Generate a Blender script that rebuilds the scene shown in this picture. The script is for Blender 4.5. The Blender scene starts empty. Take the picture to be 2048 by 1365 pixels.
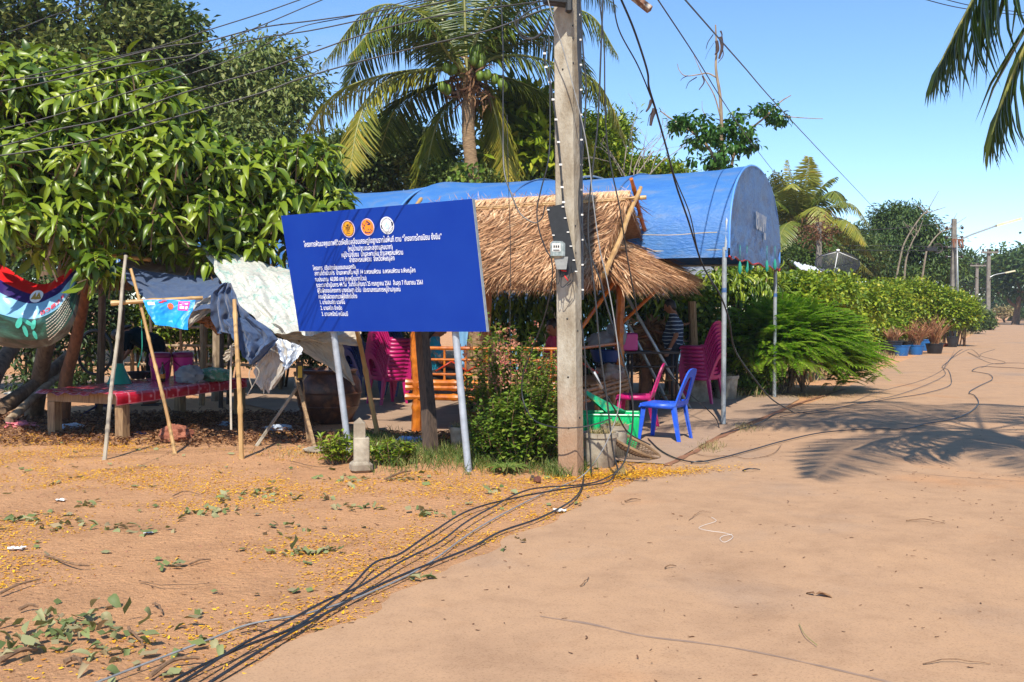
import bpy, bmesh, math, random
import numpy as np
from mathutils import Vector, Matrix, noise
from math import sin, cos, pi, radians, tan, sqrt, atan2
random.seed(7); rng = np.random.default_rng(11)
scene = bpy.context.scene
COL = scene.collection
# ---------------------------------------------------------------- camera
HZ, CAMH, F = 622.0, 1.5, 2048.0
PITCH = math.atan((682.5 - HZ) / F)
cam_d = bpy.data.cameras.new('camera'); cam_d.sensor_width = 36; cam_d.lens = 36
cam_d.clip_start = 0.05; cam_d.clip_end = 3000
cam = bpy.data.objects.new('camera', cam_d); COL.objects.link(cam)
cam.location = (0, 0, CAMH); cam.rotation_euler = (pi / 2 - PITCH, 0, 0)
scene.camera = cam
# ---------------------------------------------------------------- sky, sun, exposure
SUN_EL, SUN_AZ = radians(48), radians(8)      # sun behind the camera, a little to the left
w = bpy.data.worlds.new('World'); scene.world = w; w.use_nodes = True
nt = w.node_tree; bg = nt.nodes['Background']
sky = nt.nodes.new('ShaderNodeTexSky'); sky.sky_type = 'NISHITA'; sky.sun_disc = False
sky.sun_elevation = SUN_EL; sky.sun_rotation = pi + SUN_AZ
sky.air_density = 1.0; sky.dust_density = 0.1; sky.ozone_density = 3.5; sky.altitude = 1500
hs_ = nt.nodes.new('ShaderNodeHueSaturation'); hs_.inputs['Saturation'].default_value = 1.12; nt.links.new(sky.outputs[0], hs_.inputs['Color'])
tcw = nt.nodes.new('ShaderNodeTexCoord'); mpw = nt.nodes.new('ShaderNodeMapping'); mpw.inputs['Scale'].default_value = (3.2, 3.2, 12); nt.links.new(tcw.outputs['Generated'], mpw.inputs['Vector'])
nzw = nt.nodes.new('ShaderNodeTexNoise'); nzw.inputs['Scale'].default_value = 1.0; nzw.inputs['Detail'].default_value = 5; nt.links.new(mpw.outputs[0], nzw.inputs['Vector'])
rpw = nt.nodes.new('ShaderNodeValToRGB'); rpw.color_ramp.elements[0].position = .6; rpw.color_ramp.elements[0].color = (0, 0, 0, 1); rpw.color_ramp.elements[1].position = .8; rpw.color_ramp.elements[1].color = (.22, .22, .22, 1); nt.links.new(nzw.outputs['Fac'], rpw.inputs[0])
mxw = nt.nodes.new('ShaderNodeMix'); mxw.data_type = 'RGBA'; nt.links.new(rpw.outputs[0], mxw.inputs[0]); nt.links.new(hs_.outputs[0], mxw.inputs[6]); mxw.inputs[7].default_value = (3.6, 3.5, 4.4, 1)
nt.links.new(mxw.outputs[2], bg.inputs[0]); bg.inputs[1].default_value = 0.16
sd = bpy.data.lights.new('sun', 'SUN'); sd.energy = 5.0; sd.angle = radians(0.55); sd.color = (1.0, 0.93, 0.82)
so = bpy.data.objects.new('sun', sd); COL.objects.link(so)
sdir = Vector((sin(SUN_AZ) * cos(SUN_EL), cos(SUN_AZ) * cos(SUN_EL), -sin(SUN_EL)))  # direction light travels
so.rotation_euler = sdir.to_track_quat('-Z', 'Y').to_euler(); so.location = (-3, -20, 30)
scene.view_settings.view_transform = 'Standard'; scene.view_settings.look = 'None'
scene.view_settings.exposure = 0.44; scene.view_settings.gamma = 1.0
scene.cycles.max_bounces = 6; scene.cycles.transparent_max_bounces = 8
scene.cycles.use_denoising = True

# ---------------------------------------------------------------- helpers
def P(px, py, D):
    X = (px - 1024) / F; Y = (682.5 - py) / F
    dx, dy, dz = X, cos(PITCH) + Y * sin(PITCH), -sin(PITCH) + Y * cos(PITCH)
    t = D / dy
    return Vector((dx * t, D, CAMH + dz * t))
def G(px, py, z=0.0):
    X = (px - 1024) / F; Y = (682.5 - py) / F
    dx, dy, dz = X, cos(PITCH) + Y * sin(PITCH), -sin(PITCH) + Y * cos(PITCH)
    t = (z - CAMH) / dz
    return Vector((dx * t, dy * t, z))
def sc(r, g, b):
    f = lambda c: (c / 12.92 if c <= .04045 else ((c + .055) / 1.055) ** 2.4)
    return (f(r / 255), f(g / 255), f(b / 255), 1)
def tag(o, label=None, cat=None, group=None, kind=None):
    if label: o['label'] = label
    if cat: o['category'] = cat
    if group: o['group'] = group
    if kind: o['kind'] = kind
    return o
def thing(name, label, cat, loc=(0, 0, 0), group=None, rz=0):
    o = bpy.data.objects.new(name, None); COL.objects.link(o); o.empty_display_size = .2
    o.location = loc; o.rotation_euler = (0, 0, rz)
    return tag(o, label, cat, group)
def copy_tree(o, parent=None):
    c = o.copy(); COL.objects.link(c); c.parent = parent
    for ch in list(o.children): copy_tree(ch, c)
    return c
def wloc(o):
    v = Vector((0, 0, 0))
    while o is not None: v = v + Vector(o.location); o = o.parent
    return v
def link_mesh(name, me, m=None, parent=None, smooth=False):
    o = bpy.data.objects.new(name, me); COL.objects.link(o)
    if parent is not None:
        off = wloc(parent)
        if off.length > 0: me.transform(Matrix.Translation(-off))
        o.parent = parent
    if m is not None:
        for mm in (m if isinstance(m, (list, tuple)) else [m]): me.materials.append(mm)
    if smooth:
        me.polygons.foreach_set('use_smooth', [True] * len(me.polygons))
    return o
def crom(pts, n=8):
    """Catmull-Rom through the points"""
    pts = [Vector(p) for p in pts]
    if len(pts) < 3: 
        return [pts[0].lerp(pts[-1], i / n) for i in range(n + 1)]
    out = []
    q = [2 * pts[0] - pts[1]] + pts + [2 * pts[-1] - pts[-2]]
    for i in range(1, len(q) - 2):
        a, b, c, d = q[i - 1], q[i], q[i + 1], q[i + 2]
        for k in range(n):
            t = k / n
            out.append(.5 * ((2 * b) + (c - a) * t + (2 * a - 5 * b + 4 * c - d) * t * t + (3 * b - a - 3 * c + d) * t ** 3))
    out.append(pts[-1]); return out
class MB:
    def __init__(s): s.v = []; s.f = []; s.mi = []; s.cur = 0
    def add(s, vs, fs):
        b = len(s.v); s.v += [tuple(v) for v in vs]
        for f in fs: s.f.append(tuple(b + i for i in f)); s.mi.append(s.cur)
    def box(s, c, d, rz=0, M=None, bev=0):
        x, y, z = d[0] / 2, d[1] / 2, d[2] / 2
        if bev <= 0:
            vs = [Vector((a * x, b * y, e * z)) for e in (-1, 1) for a, b in ((-1, -1), (1, -1), (1, 1), (-1, 1))]
            fs = [(3, 2, 1, 0), (4, 5, 6, 7), (0, 1, 5, 4), (1, 2, 6, 5), (2, 3, 7, 6), (3, 0, 4, 7)]
        else:
            vs = []; oc = [(-1, -1), (1, -1), (1, 1), (-1, 1)]
            def ring(zz, ins):
                r = []
                for a, b in oc:
                    p = [(a * (x - ins - bev), b * (y - ins)), (a * (x - ins), b * (y - ins - bev))]
                    if a * b > 0: p = p[::-1]
                    r += [Vector((q[0], q[1], zz)) for q in p]
                return r
            vs = ring(-z, bev) + ring(-z + bev, 0) + ring(z - bev, 0) + ring(z, bev)
            fs = [tuple(range(7, -1, -1)), tuple(range(24, 32))]
            for k in range(3):
                for i in range(8):
                    j = (i + 1) % 8; fs.append((k * 8 + i, k * 8 + j, k * 8 + 8 + j, k * 8 + 8 + i))
        R = Matrix.Rotation(rz, 3, 'Z') if M is None else M
        s.add([R @ v + Vector(c) for v in vs], fs); return s
    def tube(s, pts, r, sides=8, caps=True, flat=1.0):
        pts = [Vector(p) for p in pts]; n = len(pts)
        rs = r if isinstance(r, (list, tuple)) else [r] * n
        if len(rs) != n: rs = [rs[0] + (rs[-1] - rs[0]) * i / (n - 1) for i in range(n)]
        t = (pts[1] - pts[0]).normalized()
        up = Vector((0, 0, 1)) if abs(t.z) < .9 else Vector((0, 1, 0))
        a = t.cross(up).normalized(); vs = []
        for i in range(n):
            t = (pts[min(i + 1, n - 1)] - pts[max(i - 1, 0)])
            t = t.normalized() if t.length > 1e-9 else Vector((0, 0, 1))
            a = (a - t * a.dot(t)); a = a.normalized() if a.length > 1e-6 else t.orthogonal().normalized()
            b = t.cross(a)
            for k in range(sides):
                an = 2 * pi * k / sides
                vs.append(pts[i] + (a * cos(an) + b * sin(an) * flat) * rs[i])
        fs = []
        for i in range(n - 1):
            for k in range(sides):
                k2 = (k + 1) % sides
                fs.append((i * sides + k, i * sides + k2, (i + 1) * sides + k2, (i + 1) * sides + k))
        if caps: fs += [tuple(range(sides - 1, -1, -1)), tuple(range((n - 1) * sides, n * sides))]
        s.add(vs, fs); return s
    def lathe(s, prof, c=(0, 0, 0), n=24, M=None, caps=True):
        vs = []; fs = []; m = len(prof); M = M or Matrix.Identity(3); c = Vector(c)
        for r, z in prof:
            for k in range(n): vs.append(M @ Vector((r * cos(2 * pi * k / n), r * sin(2 * pi * k / n), z)) + c)
        for i in range(m - 1):
            for k in range(n):
                k2 = (k + 1) % n; fs.append((i * n + k, i * n + k2, (i + 1) * n + k2, (i + 1) * n + k))
        if caps: fs += [tuple(range(n - 1, -1, -1)), tuple(range((m - 1) * n, m * n))]
        s.add(vs, fs); return s
    def ell(s, c, r, n=12, M=None):
        prof = []
        vs = []; M = M or Matrix.Identity(3); c = Vector(c)
        m = max(6, n // 2 + 2); fs = []
        for i in range(m):
            t = -pi / 2 + pi * (i + .0) / (m - 1); rr = max(cos(t), .02)
            for k in range(n): vs.append(M @ Vector((r[0] * rr * cos(2 * pi * k / n), r[1] * rr * sin(2 * pi * k / n), r[2] * sin(t))) + c)
        for i in range(m - 1):
            for k in range(n):
                k2 = (k + 1) % n; fs.append((i * n + k, i * n + k2, (i + 1) * n + k2, (i + 1) * n + k))
        fs += [tuple(range(n - 1, -1, -1)), tuple(range((m - 1) * n, m * n))]
        s.add(vs, fs); return s
    def grid(s, fn, nu, nv):
        vs = [fn(i / nu, j / nv) for j in range(nv + 1) for i in range(nu + 1)]
        fs = [(j * (nu + 1) + i, j * (nu + 1) + i + 1, (j + 1) * (nu + 1) + i + 1, (j + 1) * (nu + 1) + i) for j in range(nv) for i in range(nu)]
        s.add(vs, fs); return s
    def sheet(s, fn, nu, nv, th):
        """closed thin slab following fn(u,v), th = offset vector"""
        th = Vector(th)
        vs = [Vector(fn(i / nu, j / nv)) for j in range(nv + 1) for i in range(nu + 1)]
        N = len(vs); vs2 = [v + th for v in vs]; W = nu + 1
        fs = [(j * W + i, j * W + i + 1, (j + 1) * W + i + 1, (j + 1) * W + i) for j in range(nv) for i in range(nu)]
        fs += [tuple(N + q for q in f[::-1]) for f in fs]
        rim = [i for i in range(W)] + [j * W + nu for j in range(1, nv + 1)] + [nv * W + i for i in range(nu - 1, -1, -1)] + [j * W for j in range(nv - 1, 0, -1)]
        for a, b in zip(rim, rim[1:] + rim[:1]): fs.append((b, a, a + N, b + N))
        s.add(vs + vs2, fs); return s
    def prism(s, poly, off):
        """extrude a 3D polygon by a vector"""
        n = len(poly); off = Vector(off); p = [Vector(q) for q in poly]
        s.add(p + [q + off for q in p], [tuple(range(n - 1, -1, -1)), tuple(range(n, 2 * n))] + [(i, (i + 1) % n, n + (i + 1) % n, n + i) for i in range(n)])
        return s
    def build(s, name, m=None, parent=None, smooth=True, recalc=True):
        me = bpy.data.meshes.new(name); me.from_pydata(s.v, [], s.f); 
        if len(set(s.mi)) > 1 or (s.mi and s.mi[0]): me.polygons.foreach_set('material_index', s.mi)
        if recalc:
            bm = bmesh.new(); bm.from_mesh(me); bmesh.ops.recalc_face_normals(bm, faces=bm.faces)
            if smooth:
                for e in bm.edges:
                    if len(e.link_faces) == 2 and e.calc_face_angle(0) > .7: e.smooth = False
            bm.to_mesh(me); bm.free()
        me.validate(); me.update()
        return link_mesh(name, me, m, parent, smooth)

# ---------------------------------------------------------------- materials
def nodes(name):
    m = bpy.data.materials.new(name); m.use_nodes = True
    return m, m.node_tree, m.node_tree.nodes['Principled BSDF']
def ramp(nt, cols, pos=None, inp=None):
    r = nt.nodes.new('ShaderNodeValToRGB'); el = r.color_ramp.elements
    n = len(cols); pos = pos or [i / (n - 1) for i in range(n)]
    while len(el) < n: el.new(.5)
    for e, p, c in zip(el, pos, cols): e.position = p; e.color = c if len(c) == 4 else (*c, 1)
    if inp is not None: nt.links.new(inp, r.inputs[0])
    return r
def noise_n(nt, scale, detail=4, rough=.55, vec=None, dist=0):
    n = nt.nodes.new('ShaderNodeTexNoise'); n.inputs['Scale'].default_value = scale
    n.inputs['Detail'].default_value = detail; n.inputs['Roughness'].default_value = rough; n.inputs['Distortion'].default_value = dist
    if vec is not None: nt.links.new(vec, n.inputs['Vector'])
    return n
def coord(nt, out='Object', scale=None):
    t = nt.nodes.new('ShaderNodeTexCoord')
    if scale is None: return t.outputs[out]
    mp = nt.nodes.new('ShaderNodeMapping'); mp.inputs['Scale'].default_value = scale
    nt.links.new(t.outputs[out], mp.inputs['Vector']); return mp.outputs[0]
def bump(nt, bs, h, strength=.3, dist=.01):
    b = nt.nodes.new('ShaderNodeBump'); b.inputs['Strength'].default_value = strength; b.inputs['Distance'].default_value = dist
    nt.links.new(h, b.inputs['Height']); nt.links.new(b.outputs[0], bs.inputs['Normal']); return b
def mat(name, c1, c2=None, rough=.6, scale=8, stretch=None, bs=.2, bd=.004, metal=0, spec=.5, c3=None, bscale=None, sheen=0, trans=0, detail=5):
    m, nt, b = nodes(name); b.inputs['Roughness'].default_value = rough; b.inputs['Metallic'].default_value = metal
    b.inputs['Specular IOR Level'].default_value = spec
    v = coord(nt, 'Object', stretch)
    n = noise_n(nt, scale, detail, .6, v)
    cols = [c1, c2 or c1] + ([c3] if c3 else [])
    r = ramp(nt, cols, [.32, .68] if not c3 else [.3, .52, .72], n.outputs['Fac'])
    nt.links.new(r.outputs[0], b.inputs['Base Color'])
    if bs > 0:
        n2 = noise_n(nt, bscale or scale * 5, 4, .6, v); bump(nt, b, n2.outputs['Fac'], bs, bd)
    if sheen: b.inputs['Sheen Weight'].default_value = sheen
    if trans:
        tr = nt.nodes.new('ShaderNodeBsdfTranslucent'); mx = nt.nodes.new('ShaderNodeMixShader'); mx.inputs[0].default_value = trans
        nt.links.new(r.outputs[0], tr.inputs[0]); nt.links.new(b.outputs[0], mx.inputs[1]); nt.links.new(tr.outputs[0], mx.inputs[2])
        nt.links.new(mx.outputs[0], nt.nodes['Material Output'].inputs[0])
    return m
def leafmat(name, cols, rough=.45, trans=.3, pos=None, spec=.4):
    m, nt, b = nodes(name); b.inputs['Roughness'].default_value = rough; b.inputs['Specular IOR Level'].default_value = spec
    a = nt.nodes.new('ShaderNodeAttribute'); a.attribute_name = 'tint'
    r = ramp(nt, cols, pos, a.outputs['Fac'])
    n = noise_n(nt, 60, 2, .5, coord(nt)); 
    mixn = nt.nodes.new('ShaderNodeMix'); mixn.data_type = 'RGBA'; mixn.blend_type = 'MULTIPLY'; mixn.inputs[0].default_value = .35
    nt.links.new(r.outputs[0], mixn.inputs[6]); nt.links.new(n.outputs['Color'], mixn.inputs[7])
    hs = nt.nodes.new('ShaderNodeHueSaturation'); hs.inputs['Saturation'].default_value = 1.0; hs.inputs['Value'].default_value = 1.0
    nt.links.new(r.outputs[0], hs.inputs['Color'])
    nt.links.new(hs.outputs[0], b.inputs['Base Color'])
    nt.nodes.remove(mixn); nt.nodes.remove(n)
    tr = nt.nodes.new('ShaderNodeBsdfTranslucent'); mx = nt.nodes.new('ShaderNodeMixShader'); mx.inputs[0].default_value = trans
    nt.links.new(hs.outputs[0], tr.inputs[0]); nt.links.new(b.outputs[0], mx.inputs[1]); nt.links.new(tr.outputs[0], mx.inputs[2])
    nt.links.new(mx.outputs[0], nt.nodes['Material Output'].inputs[0])
    return m

# ---------------------------------------------------------------- scattered leaves (numpy)
def _tmpl(kind):
    if kind == 'big':     # drooping, folded lance leaf
        st = [(0, 0), (.16, .55), (.38, .98), (.62, .95), (.84, .5), (1, 0)]; curl = .55; fold = .22
    elif kind == 'mid':
        st = [(0, 0), (.35, 1), (.7, .8), (1, 0)]; curl = .35; fold = .2
    elif kind == 'strap':
        st = [(0, .35), (.33, 1), (.7, .7), (1, 0)]; curl = .5; fold = .1
    elif kind == 'dia':
        return np.array([(0, 0, 0), (.5, -.5, .08), (1, 0, -.05), (.5, .5, .08)], float), [(0, 1, 2), (0, 2, 3)]
    elif kind == 'flat':
        return np.array([(0, 0, 0), (.3, -.5, .1), (.75, -.4, .05), (1, 0, .12), (.7, .45, .0), (.25, .45, .06)], float), [(0, 1, 2, 3), (0, 3, 4, 5)]
    vs = []; idx = []
    for t, wd in st:
        z = -curl * t * t
        x = t - .18 * curl * t ** 3
        if wd == 0: idx.append((len(vs),)); vs.append((x, 0, z))
        else:
            idx.append((len(vs), len(vs) + 1, len(vs) + 2))
            vs += [(x, -.5 * wd, z + fold * wd * .5), (x, 0, z), (x, .5 * wd, z + fold * wd * .5)]
    fs = []
    for a, b in zip(idx, idx[1:]):
        if len(a) == 1 and len(b) == 3: fs += [(a[0], b[0], b[1]), (a[0], b[1], b[2])]
        elif len(a) == 3 and len(b) == 3: fs += [(a[0], b[0], b[1], a[1]), (a[1], b[1], b[2], a[2])]
        else: fs += [(a[0], b[0], a[1]), (a[1], b[0], a[2])]
    return np.array(vs, float), fs
TM = {k: _tmpl(k) for k in ('big', 'mid', 'strap', 'dia', 'flat')}
def nrm(a): return a / np.maximum(np.linalg.norm(a, axis=-1, keepdims=True), 1e-9)
class LB:
    """collects leaves, builds one mesh"""
    def __init__(s): s.V = []; s.L = []; s.T = []; s.ti = []; s.nv = 0
    def add(s, kind, pos, T, N, L, W, tint, zs=None):
        pos = np.asarray(pos, float).reshape(-1, 3); n = len(pos)
        if n == 0: return s
        T = nrm(np.broadcast_to(np.asarray(T, float), (n, 3))); N = np.broadcast_to(np.asarray(N, float), (n, 3))
        B = np.cross(N, T); bad = np.linalg.norm(B, axis=1) < 1e-3
        if bad.any():
            B = B.copy(); B[bad] = np.cross(rng.normal(size=(bad.sum(), 3)), T[bad])
        B = nrm(B); N = np.cross(T, B)
        L = np.broadcast_to(np.asarray(L, float), (n,)); W = np.broadcast_to(np.asarray(W, float), (n,)); zs = L if zs is None else np.broadcast_to(zs, (n,))
        tv, tf = TM[kind]
        V = pos[:, None] + T[:, None] * (tv[None, :, 0:1] * L[:, None, None]) + B[:, None] * (tv[None, :, 1:2] * W[:, None, None]) + N[:, None] * (tv[None, :, 2:3] * zs[:, None, None])
        m = len(tv); base = s.nv + np.arange(n) * m
        flat = np.concatenate([np.array(f) for f in tf]); tot = np.array([len(f) for f in tf])
        s.V.append(V.reshape(-1, 3)); s.L.append((base[:, None] + flat[None]).ravel()); s.T.append(np.tile(tot, n))
        s.ti.append(np.repeat(np.broadcast_to(np.asarray(tint, float), (n,)), len(tf))); s.nv += n * m
        return s
    def build(s, name, m, parent=None, smooth=False):
        V = np.concatenate(s.V); Lp = np.concatenate(s.L); T = np.concatenate(s.T); ti = np.concatenate(s.ti)
        me = bpy.data.meshes.new(name); me.vertices.add(len(V)); me.vertices.foreach_set('co', V.astype(np.float32).ravel())
        me.loops.add(len(Lp)); me.loops.foreach_set('vertex_index', Lp.astype(np.int32))
        me.polygons.add(len(T)); st = np.concatenate([[0], np.cumsum(T)[:-1]])
        me.polygons.foreach_set('loop_start', st.astype(np.int32))
        me.update(calc_edges=True)
        at = me.attributes.new('tint', 'FLOAT', 'FACE'); at.data.foreach_set('value', np.clip(ti, 0, 1).astype(np.float32))
        return link_mesh(name, me, m, parent, smooth)
def rdir(n): return nrm(rng.normal(size=(n, 3)))
def clumps(clusters, nclump, shell=.55, lower=.5):
    """clump centres spread through ellipsoids [(c,(rx,ry,rz))], with outward directions"""
    vol = np.array([c[1][0] * c[1][1] * c[1][2] for c in clusters]) ** (2 / 3); p = vol / vol.sum()
    k = rng.choice(len(clusters), nclump, p=p)
    C = np.array([list(c[0]) for c in clusters])[k]; R = np.array([list(c[1]) for c in clusters])[k]
    d = rdir(nclump); d[:, 2] = np.where((d[:, 2] < 0) & (rng.random(nclump) < lower), -d[:, 2], d[:, 2])
    rad = (shell + (1 - shell) * rng.random(nclump) ** .5) * (1 + .09 * np.clip(rng.normal(size=nclump), -2, 1.2))
    return C + d * R * rad[:, None], nrm(d / R * R.mean()), d
def foliage(lb, clusters, nclump, per, csize, L, W, kind='dia', droop=.3, shell=.5, tint=(.5, .2), lower=.6, ratio=.25):
    clusters = [(c_, tuple(max(.35 * q, q - csize * .95) for q in r_)) for c_, r_ in clusters]
    c, o, d = clumps(clusters, nclump, shell, lower)
    ct = np.clip(rng.normal(tint[0], tint[1], nclump), 0, 1)
    cs = csize * rng.uniform(.6, 1.35, nclump)
    off = np.clip(rng.normal(size=(nclump, per, 3)), -1.7, 1.7) * cs[:, None, None] * np.array([1, 1, .62])
    pos = (c[:, None] + off).reshape(-1, 3); n = len(pos)
    T = rdir(n) * .9 + np.repeat(o, per, 0) * .6 + nrm(off.reshape(-1, 3)) * .5; T[:, 2] -= droop
    N = np.array([0, 0, 1.]) + rdir(n) * .55 + np.repeat(o, per, 0) * .35
    l = L * rng.uniform(.65, 1.3, n)
    lb.add(kind, pos, T, N, l, W * rng.uniform(.75, 1.2, n), np.repeat(ct, per) + rng.normal(0, .1, n))
    return c
def limbs(mb, base, tops, r0, r1=.02, fork=.35, sides=7, wob=.08):
    """trunk from base splitting to the points in tops"""
    base = Vector(base); cen = sum((Vector(t) for t in tops), Vector()) / len(tops)
    frk = base.lerp(cen, fork); frk.z = base.z + (cen.z - base.z) * fork
    mid = base.lerp(frk, .5) + Vector((random.uniform(-1, 1), random.uniform(-1, 1), 0)) * wob
    mb.tube(crom([base - Vector((0, 0, .1)), base + Vector((0, 0, .1)), mid, frk], 5), [r0 * 1.25, r0 * .7], sides + 2)
    for t in tops:
        t = Vector(t); m1 = frk.lerp(t, .45) + Vector((random.uniform(-1, 1), random.uniform(-1, 1), random.uniform(0, 1))) * (t - frk).length * .12
        mb.tube(crom([frk - Vector((0, 0, r0 * .5)), m1, t], 5), [r0 * .6, r1], sides)
def text_mesh(body, size, bold=.012, align='LEFT'):
    """verts (x,y) and faces of a line of text, as lists"""
    cd = bpy.data.curves.new('t', 'FONT'); cd.body = body; cd.size = 1; cd.offset = bold; cd.align_x = align; cd.resolution_u = 2
    o = bpy.data.objects.new('t', cd); COL.objects.link(o)
    dg = bpy.context.evaluated_depsgraph_get(); me = bpy.data.meshes.new_from_object(o.evaluated_get(dg))
    vs = [(v.co.x * size, v.co.y * size) for v in me.vertices]; fs = [tuple(p.vertices) for p in me.polygons]
    bpy.data.objects.remove(o); bpy.data.curves.remove(cd); bpy.data.meshes.remove(me)
    return vs, fs
def capsules(segs, name, m, parent, vox=.014, smooth_it=3, ells=()):
    mb = MB()
    for p0, r0, p1, r1 in segs:
        p0 = Vector(p0); p1 = Vector(p1); d = (p1 - p0)
        if d.length < 1e-5: continue
        dn = d.normalized(); pts = []; rs = []
        for k in range(4): a = pi / 2 * (1 - k / 4); pts.append(p0 - dn * r0 * sin(a)); rs.append(max(r0 * cos(a), r0 * .12))
        pts.append(p0); rs.append(r0); pts.append(p0.lerp(p1, .5)); rs.append((r0 + r1) / 2)
        pts.append(p1); rs.append(r1)
        for k in range(1, 5): a = pi / 2 * k / 4; pts.append(p1 + dn * r1 * sin(a)); rs.append(max(r1 * cos(a), r1 * .12))
        mb.tube(pts, rs, 12)
    for c, r, M in ells: mb.ell(c, r, 16, M)
    me = bpy.data.meshes.new('b'); me.from_pydata(mb.v, [], mb.f); o = bpy.data.objects.new('b', me); COL.objects.link(o)
    md = o.modifiers.new('r', 'REMESH'); md.mode = 'VOXEL'; md.voxel_size = vox
    sm = o.modifiers.new('s', 'SMOOTH'); sm.iterations = smooth_it; sm.factor = .5
    dg = bpy.context.evaluated_depsgraph_get(); me2 = bpy.data.meshes.new_from_object(o.evaluated_get(dg)); me2.name = name
    bpy.data.objects.remove(o)
    return link_mesh(name, me2, m, parent, True)
# ================================================================ materials used in many places
M_bamboo = mat('bamboo', sc(196, 160, 104), sc(150, 112, 66), .5, 6, (1, 1, .3), .15)
M_bamboo_grey = mat('grey_bamboo', sc(178, 168, 148), sc(128, 116, 98), .6, 8, (1, 1, .3), .2)
M_bamboo_org = mat('varnished_bamboo', sc(206, 120, 34), sc(150, 72, 16), .3, 9, (1, 1, 1), .1)
M_wood = mat('weathered_wood', sc(168, 138, 100), sc(112, 84, 58), .8, 9, (6, 6, .7), .35)
M_darkwood = mat('dark_wood', sc(98, 80, 66), sc(52, 42, 36), .85, 12, (5, 5, .6), .4)
M_conc = mat('concrete', sc(186, 176, 156), sc(140, 128, 110), .9, 5, None, .5, .006, c3=sc(112, 98, 82))
M_black = mat('black_rubber', sc(26, 27, 29), sc(46, 46, 48), .45, 20, None, .05)
M_silver = mat('pale_cable', sc(176, 180, 182), sc(150, 150, 150), .4, 20, None, 0)
M_bark = mat('bark', sc(128, 104, 80), sc(70, 54, 40), .9, 7, (2, 2, .5), .6, .012)
M_barkl = mat('pale_bark', sc(170, 150, 124), sc(112, 92, 70), .85, 6, (2, 2, .6), .5, .008)
M_magenta = mat('magenta_plastic', sc(196, 24, 112), sc(176, 22, 98), .42, 9, None, .08, .002, c3=sc(170, 44, 100))
M_blue = mat('blue_plastic', sc(40, 96, 224), sc(34, 84, 206), .42, 9, None, .08, .002, c3=sc(72, 112, 200))
M_navy = mat('navy_plastic', sc(24, 44, 120), sc(20, 36, 100), .35, 3, None, 0)
M_green = mat('green_plastic', sc(10, 190, 110), sc(14, 170, 100), .35, 6, None, .1)
M_steel = mat('grey_steel', sc(168, 174, 176), sc(140, 146, 148), .45, 14, None, .05, metal=.3)
M_white = mat('white_plastic', sc(226, 226, 222), sc(206, 204, 198), .5, 10, None, .1)
M_skin = mat('skin', sc(150, 100, 72), sc(136, 88, 62), .55, 12, None, .05)
M_hair = mat('hair', sc(22, 19, 18), sc(34, 28, 26), .5, 40, None, .3)
L_mango = leafmat('mango_leaf', [(.016, .046, .006), (.080, .145, .010), (.20, .275, .018), (.33, .38, .035)], .36, .22, [0, .35, .7, 1], .45)
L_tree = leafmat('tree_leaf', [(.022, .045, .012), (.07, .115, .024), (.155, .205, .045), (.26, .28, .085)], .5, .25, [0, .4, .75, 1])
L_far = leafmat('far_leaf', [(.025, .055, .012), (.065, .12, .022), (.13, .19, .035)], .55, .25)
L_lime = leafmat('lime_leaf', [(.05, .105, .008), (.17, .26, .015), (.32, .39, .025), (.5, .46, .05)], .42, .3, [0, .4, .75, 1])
L_fern = leafmat('feathery_leaf', [(.09, .22, .010), (.20, .40, .018), (.36, .52, .05)], .5, .4)
L_weed = leafmat('weed_leaf', [(.04, .09, .012), (.11, .20, .02), (.22, .31, .03), (.38, .38, .08)], .5, .3, [0, .4, .8, 1])
L_palm = leafmat('palm_leaf', [(.022, .055, .010), (.085, .135, .02), (.24, .25, .03), (.5, .38, .06)], .36, .25, [0, .35, .7, 1], .5)
L_palmw = leafmat('palm_rachis', [(.1, .14, .03), (.24, .24, .06)], .45, .0)
L_dry = leafmat('dry_leaf', [(.10, .042, .02), (.20, .095, .042), (.34, .19, .09)], .7, .12)
L_litter = leafmat('fallen_green_leaf', [(.11, .15, .045), (.20, .24, .08), (.28, .29, .13), (.36, .27, .15)], .6, .15)
L_petal = leafmat('yellow_petal', [(.52, .2, .02), (.74, .36, .015), (.84, .5, .02), (.62, .33, .03)], .6, .1)
L_grass = leafmat('grass_blade', [(.05, .1, .015), (.12, .2, .03), (.32, .3, .1)], .55, .25)
L_drygrass = leafmat('dry_grass_blade', [(.12, .13, .04), (.36, .28, .12), (.5, .36, .18)], .6, .2)
L_flower = leafmat('pink_flower', [(.42, .13, .09), (.5, .26, .15), (.48, .1, .1)], .6, .25)

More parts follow.
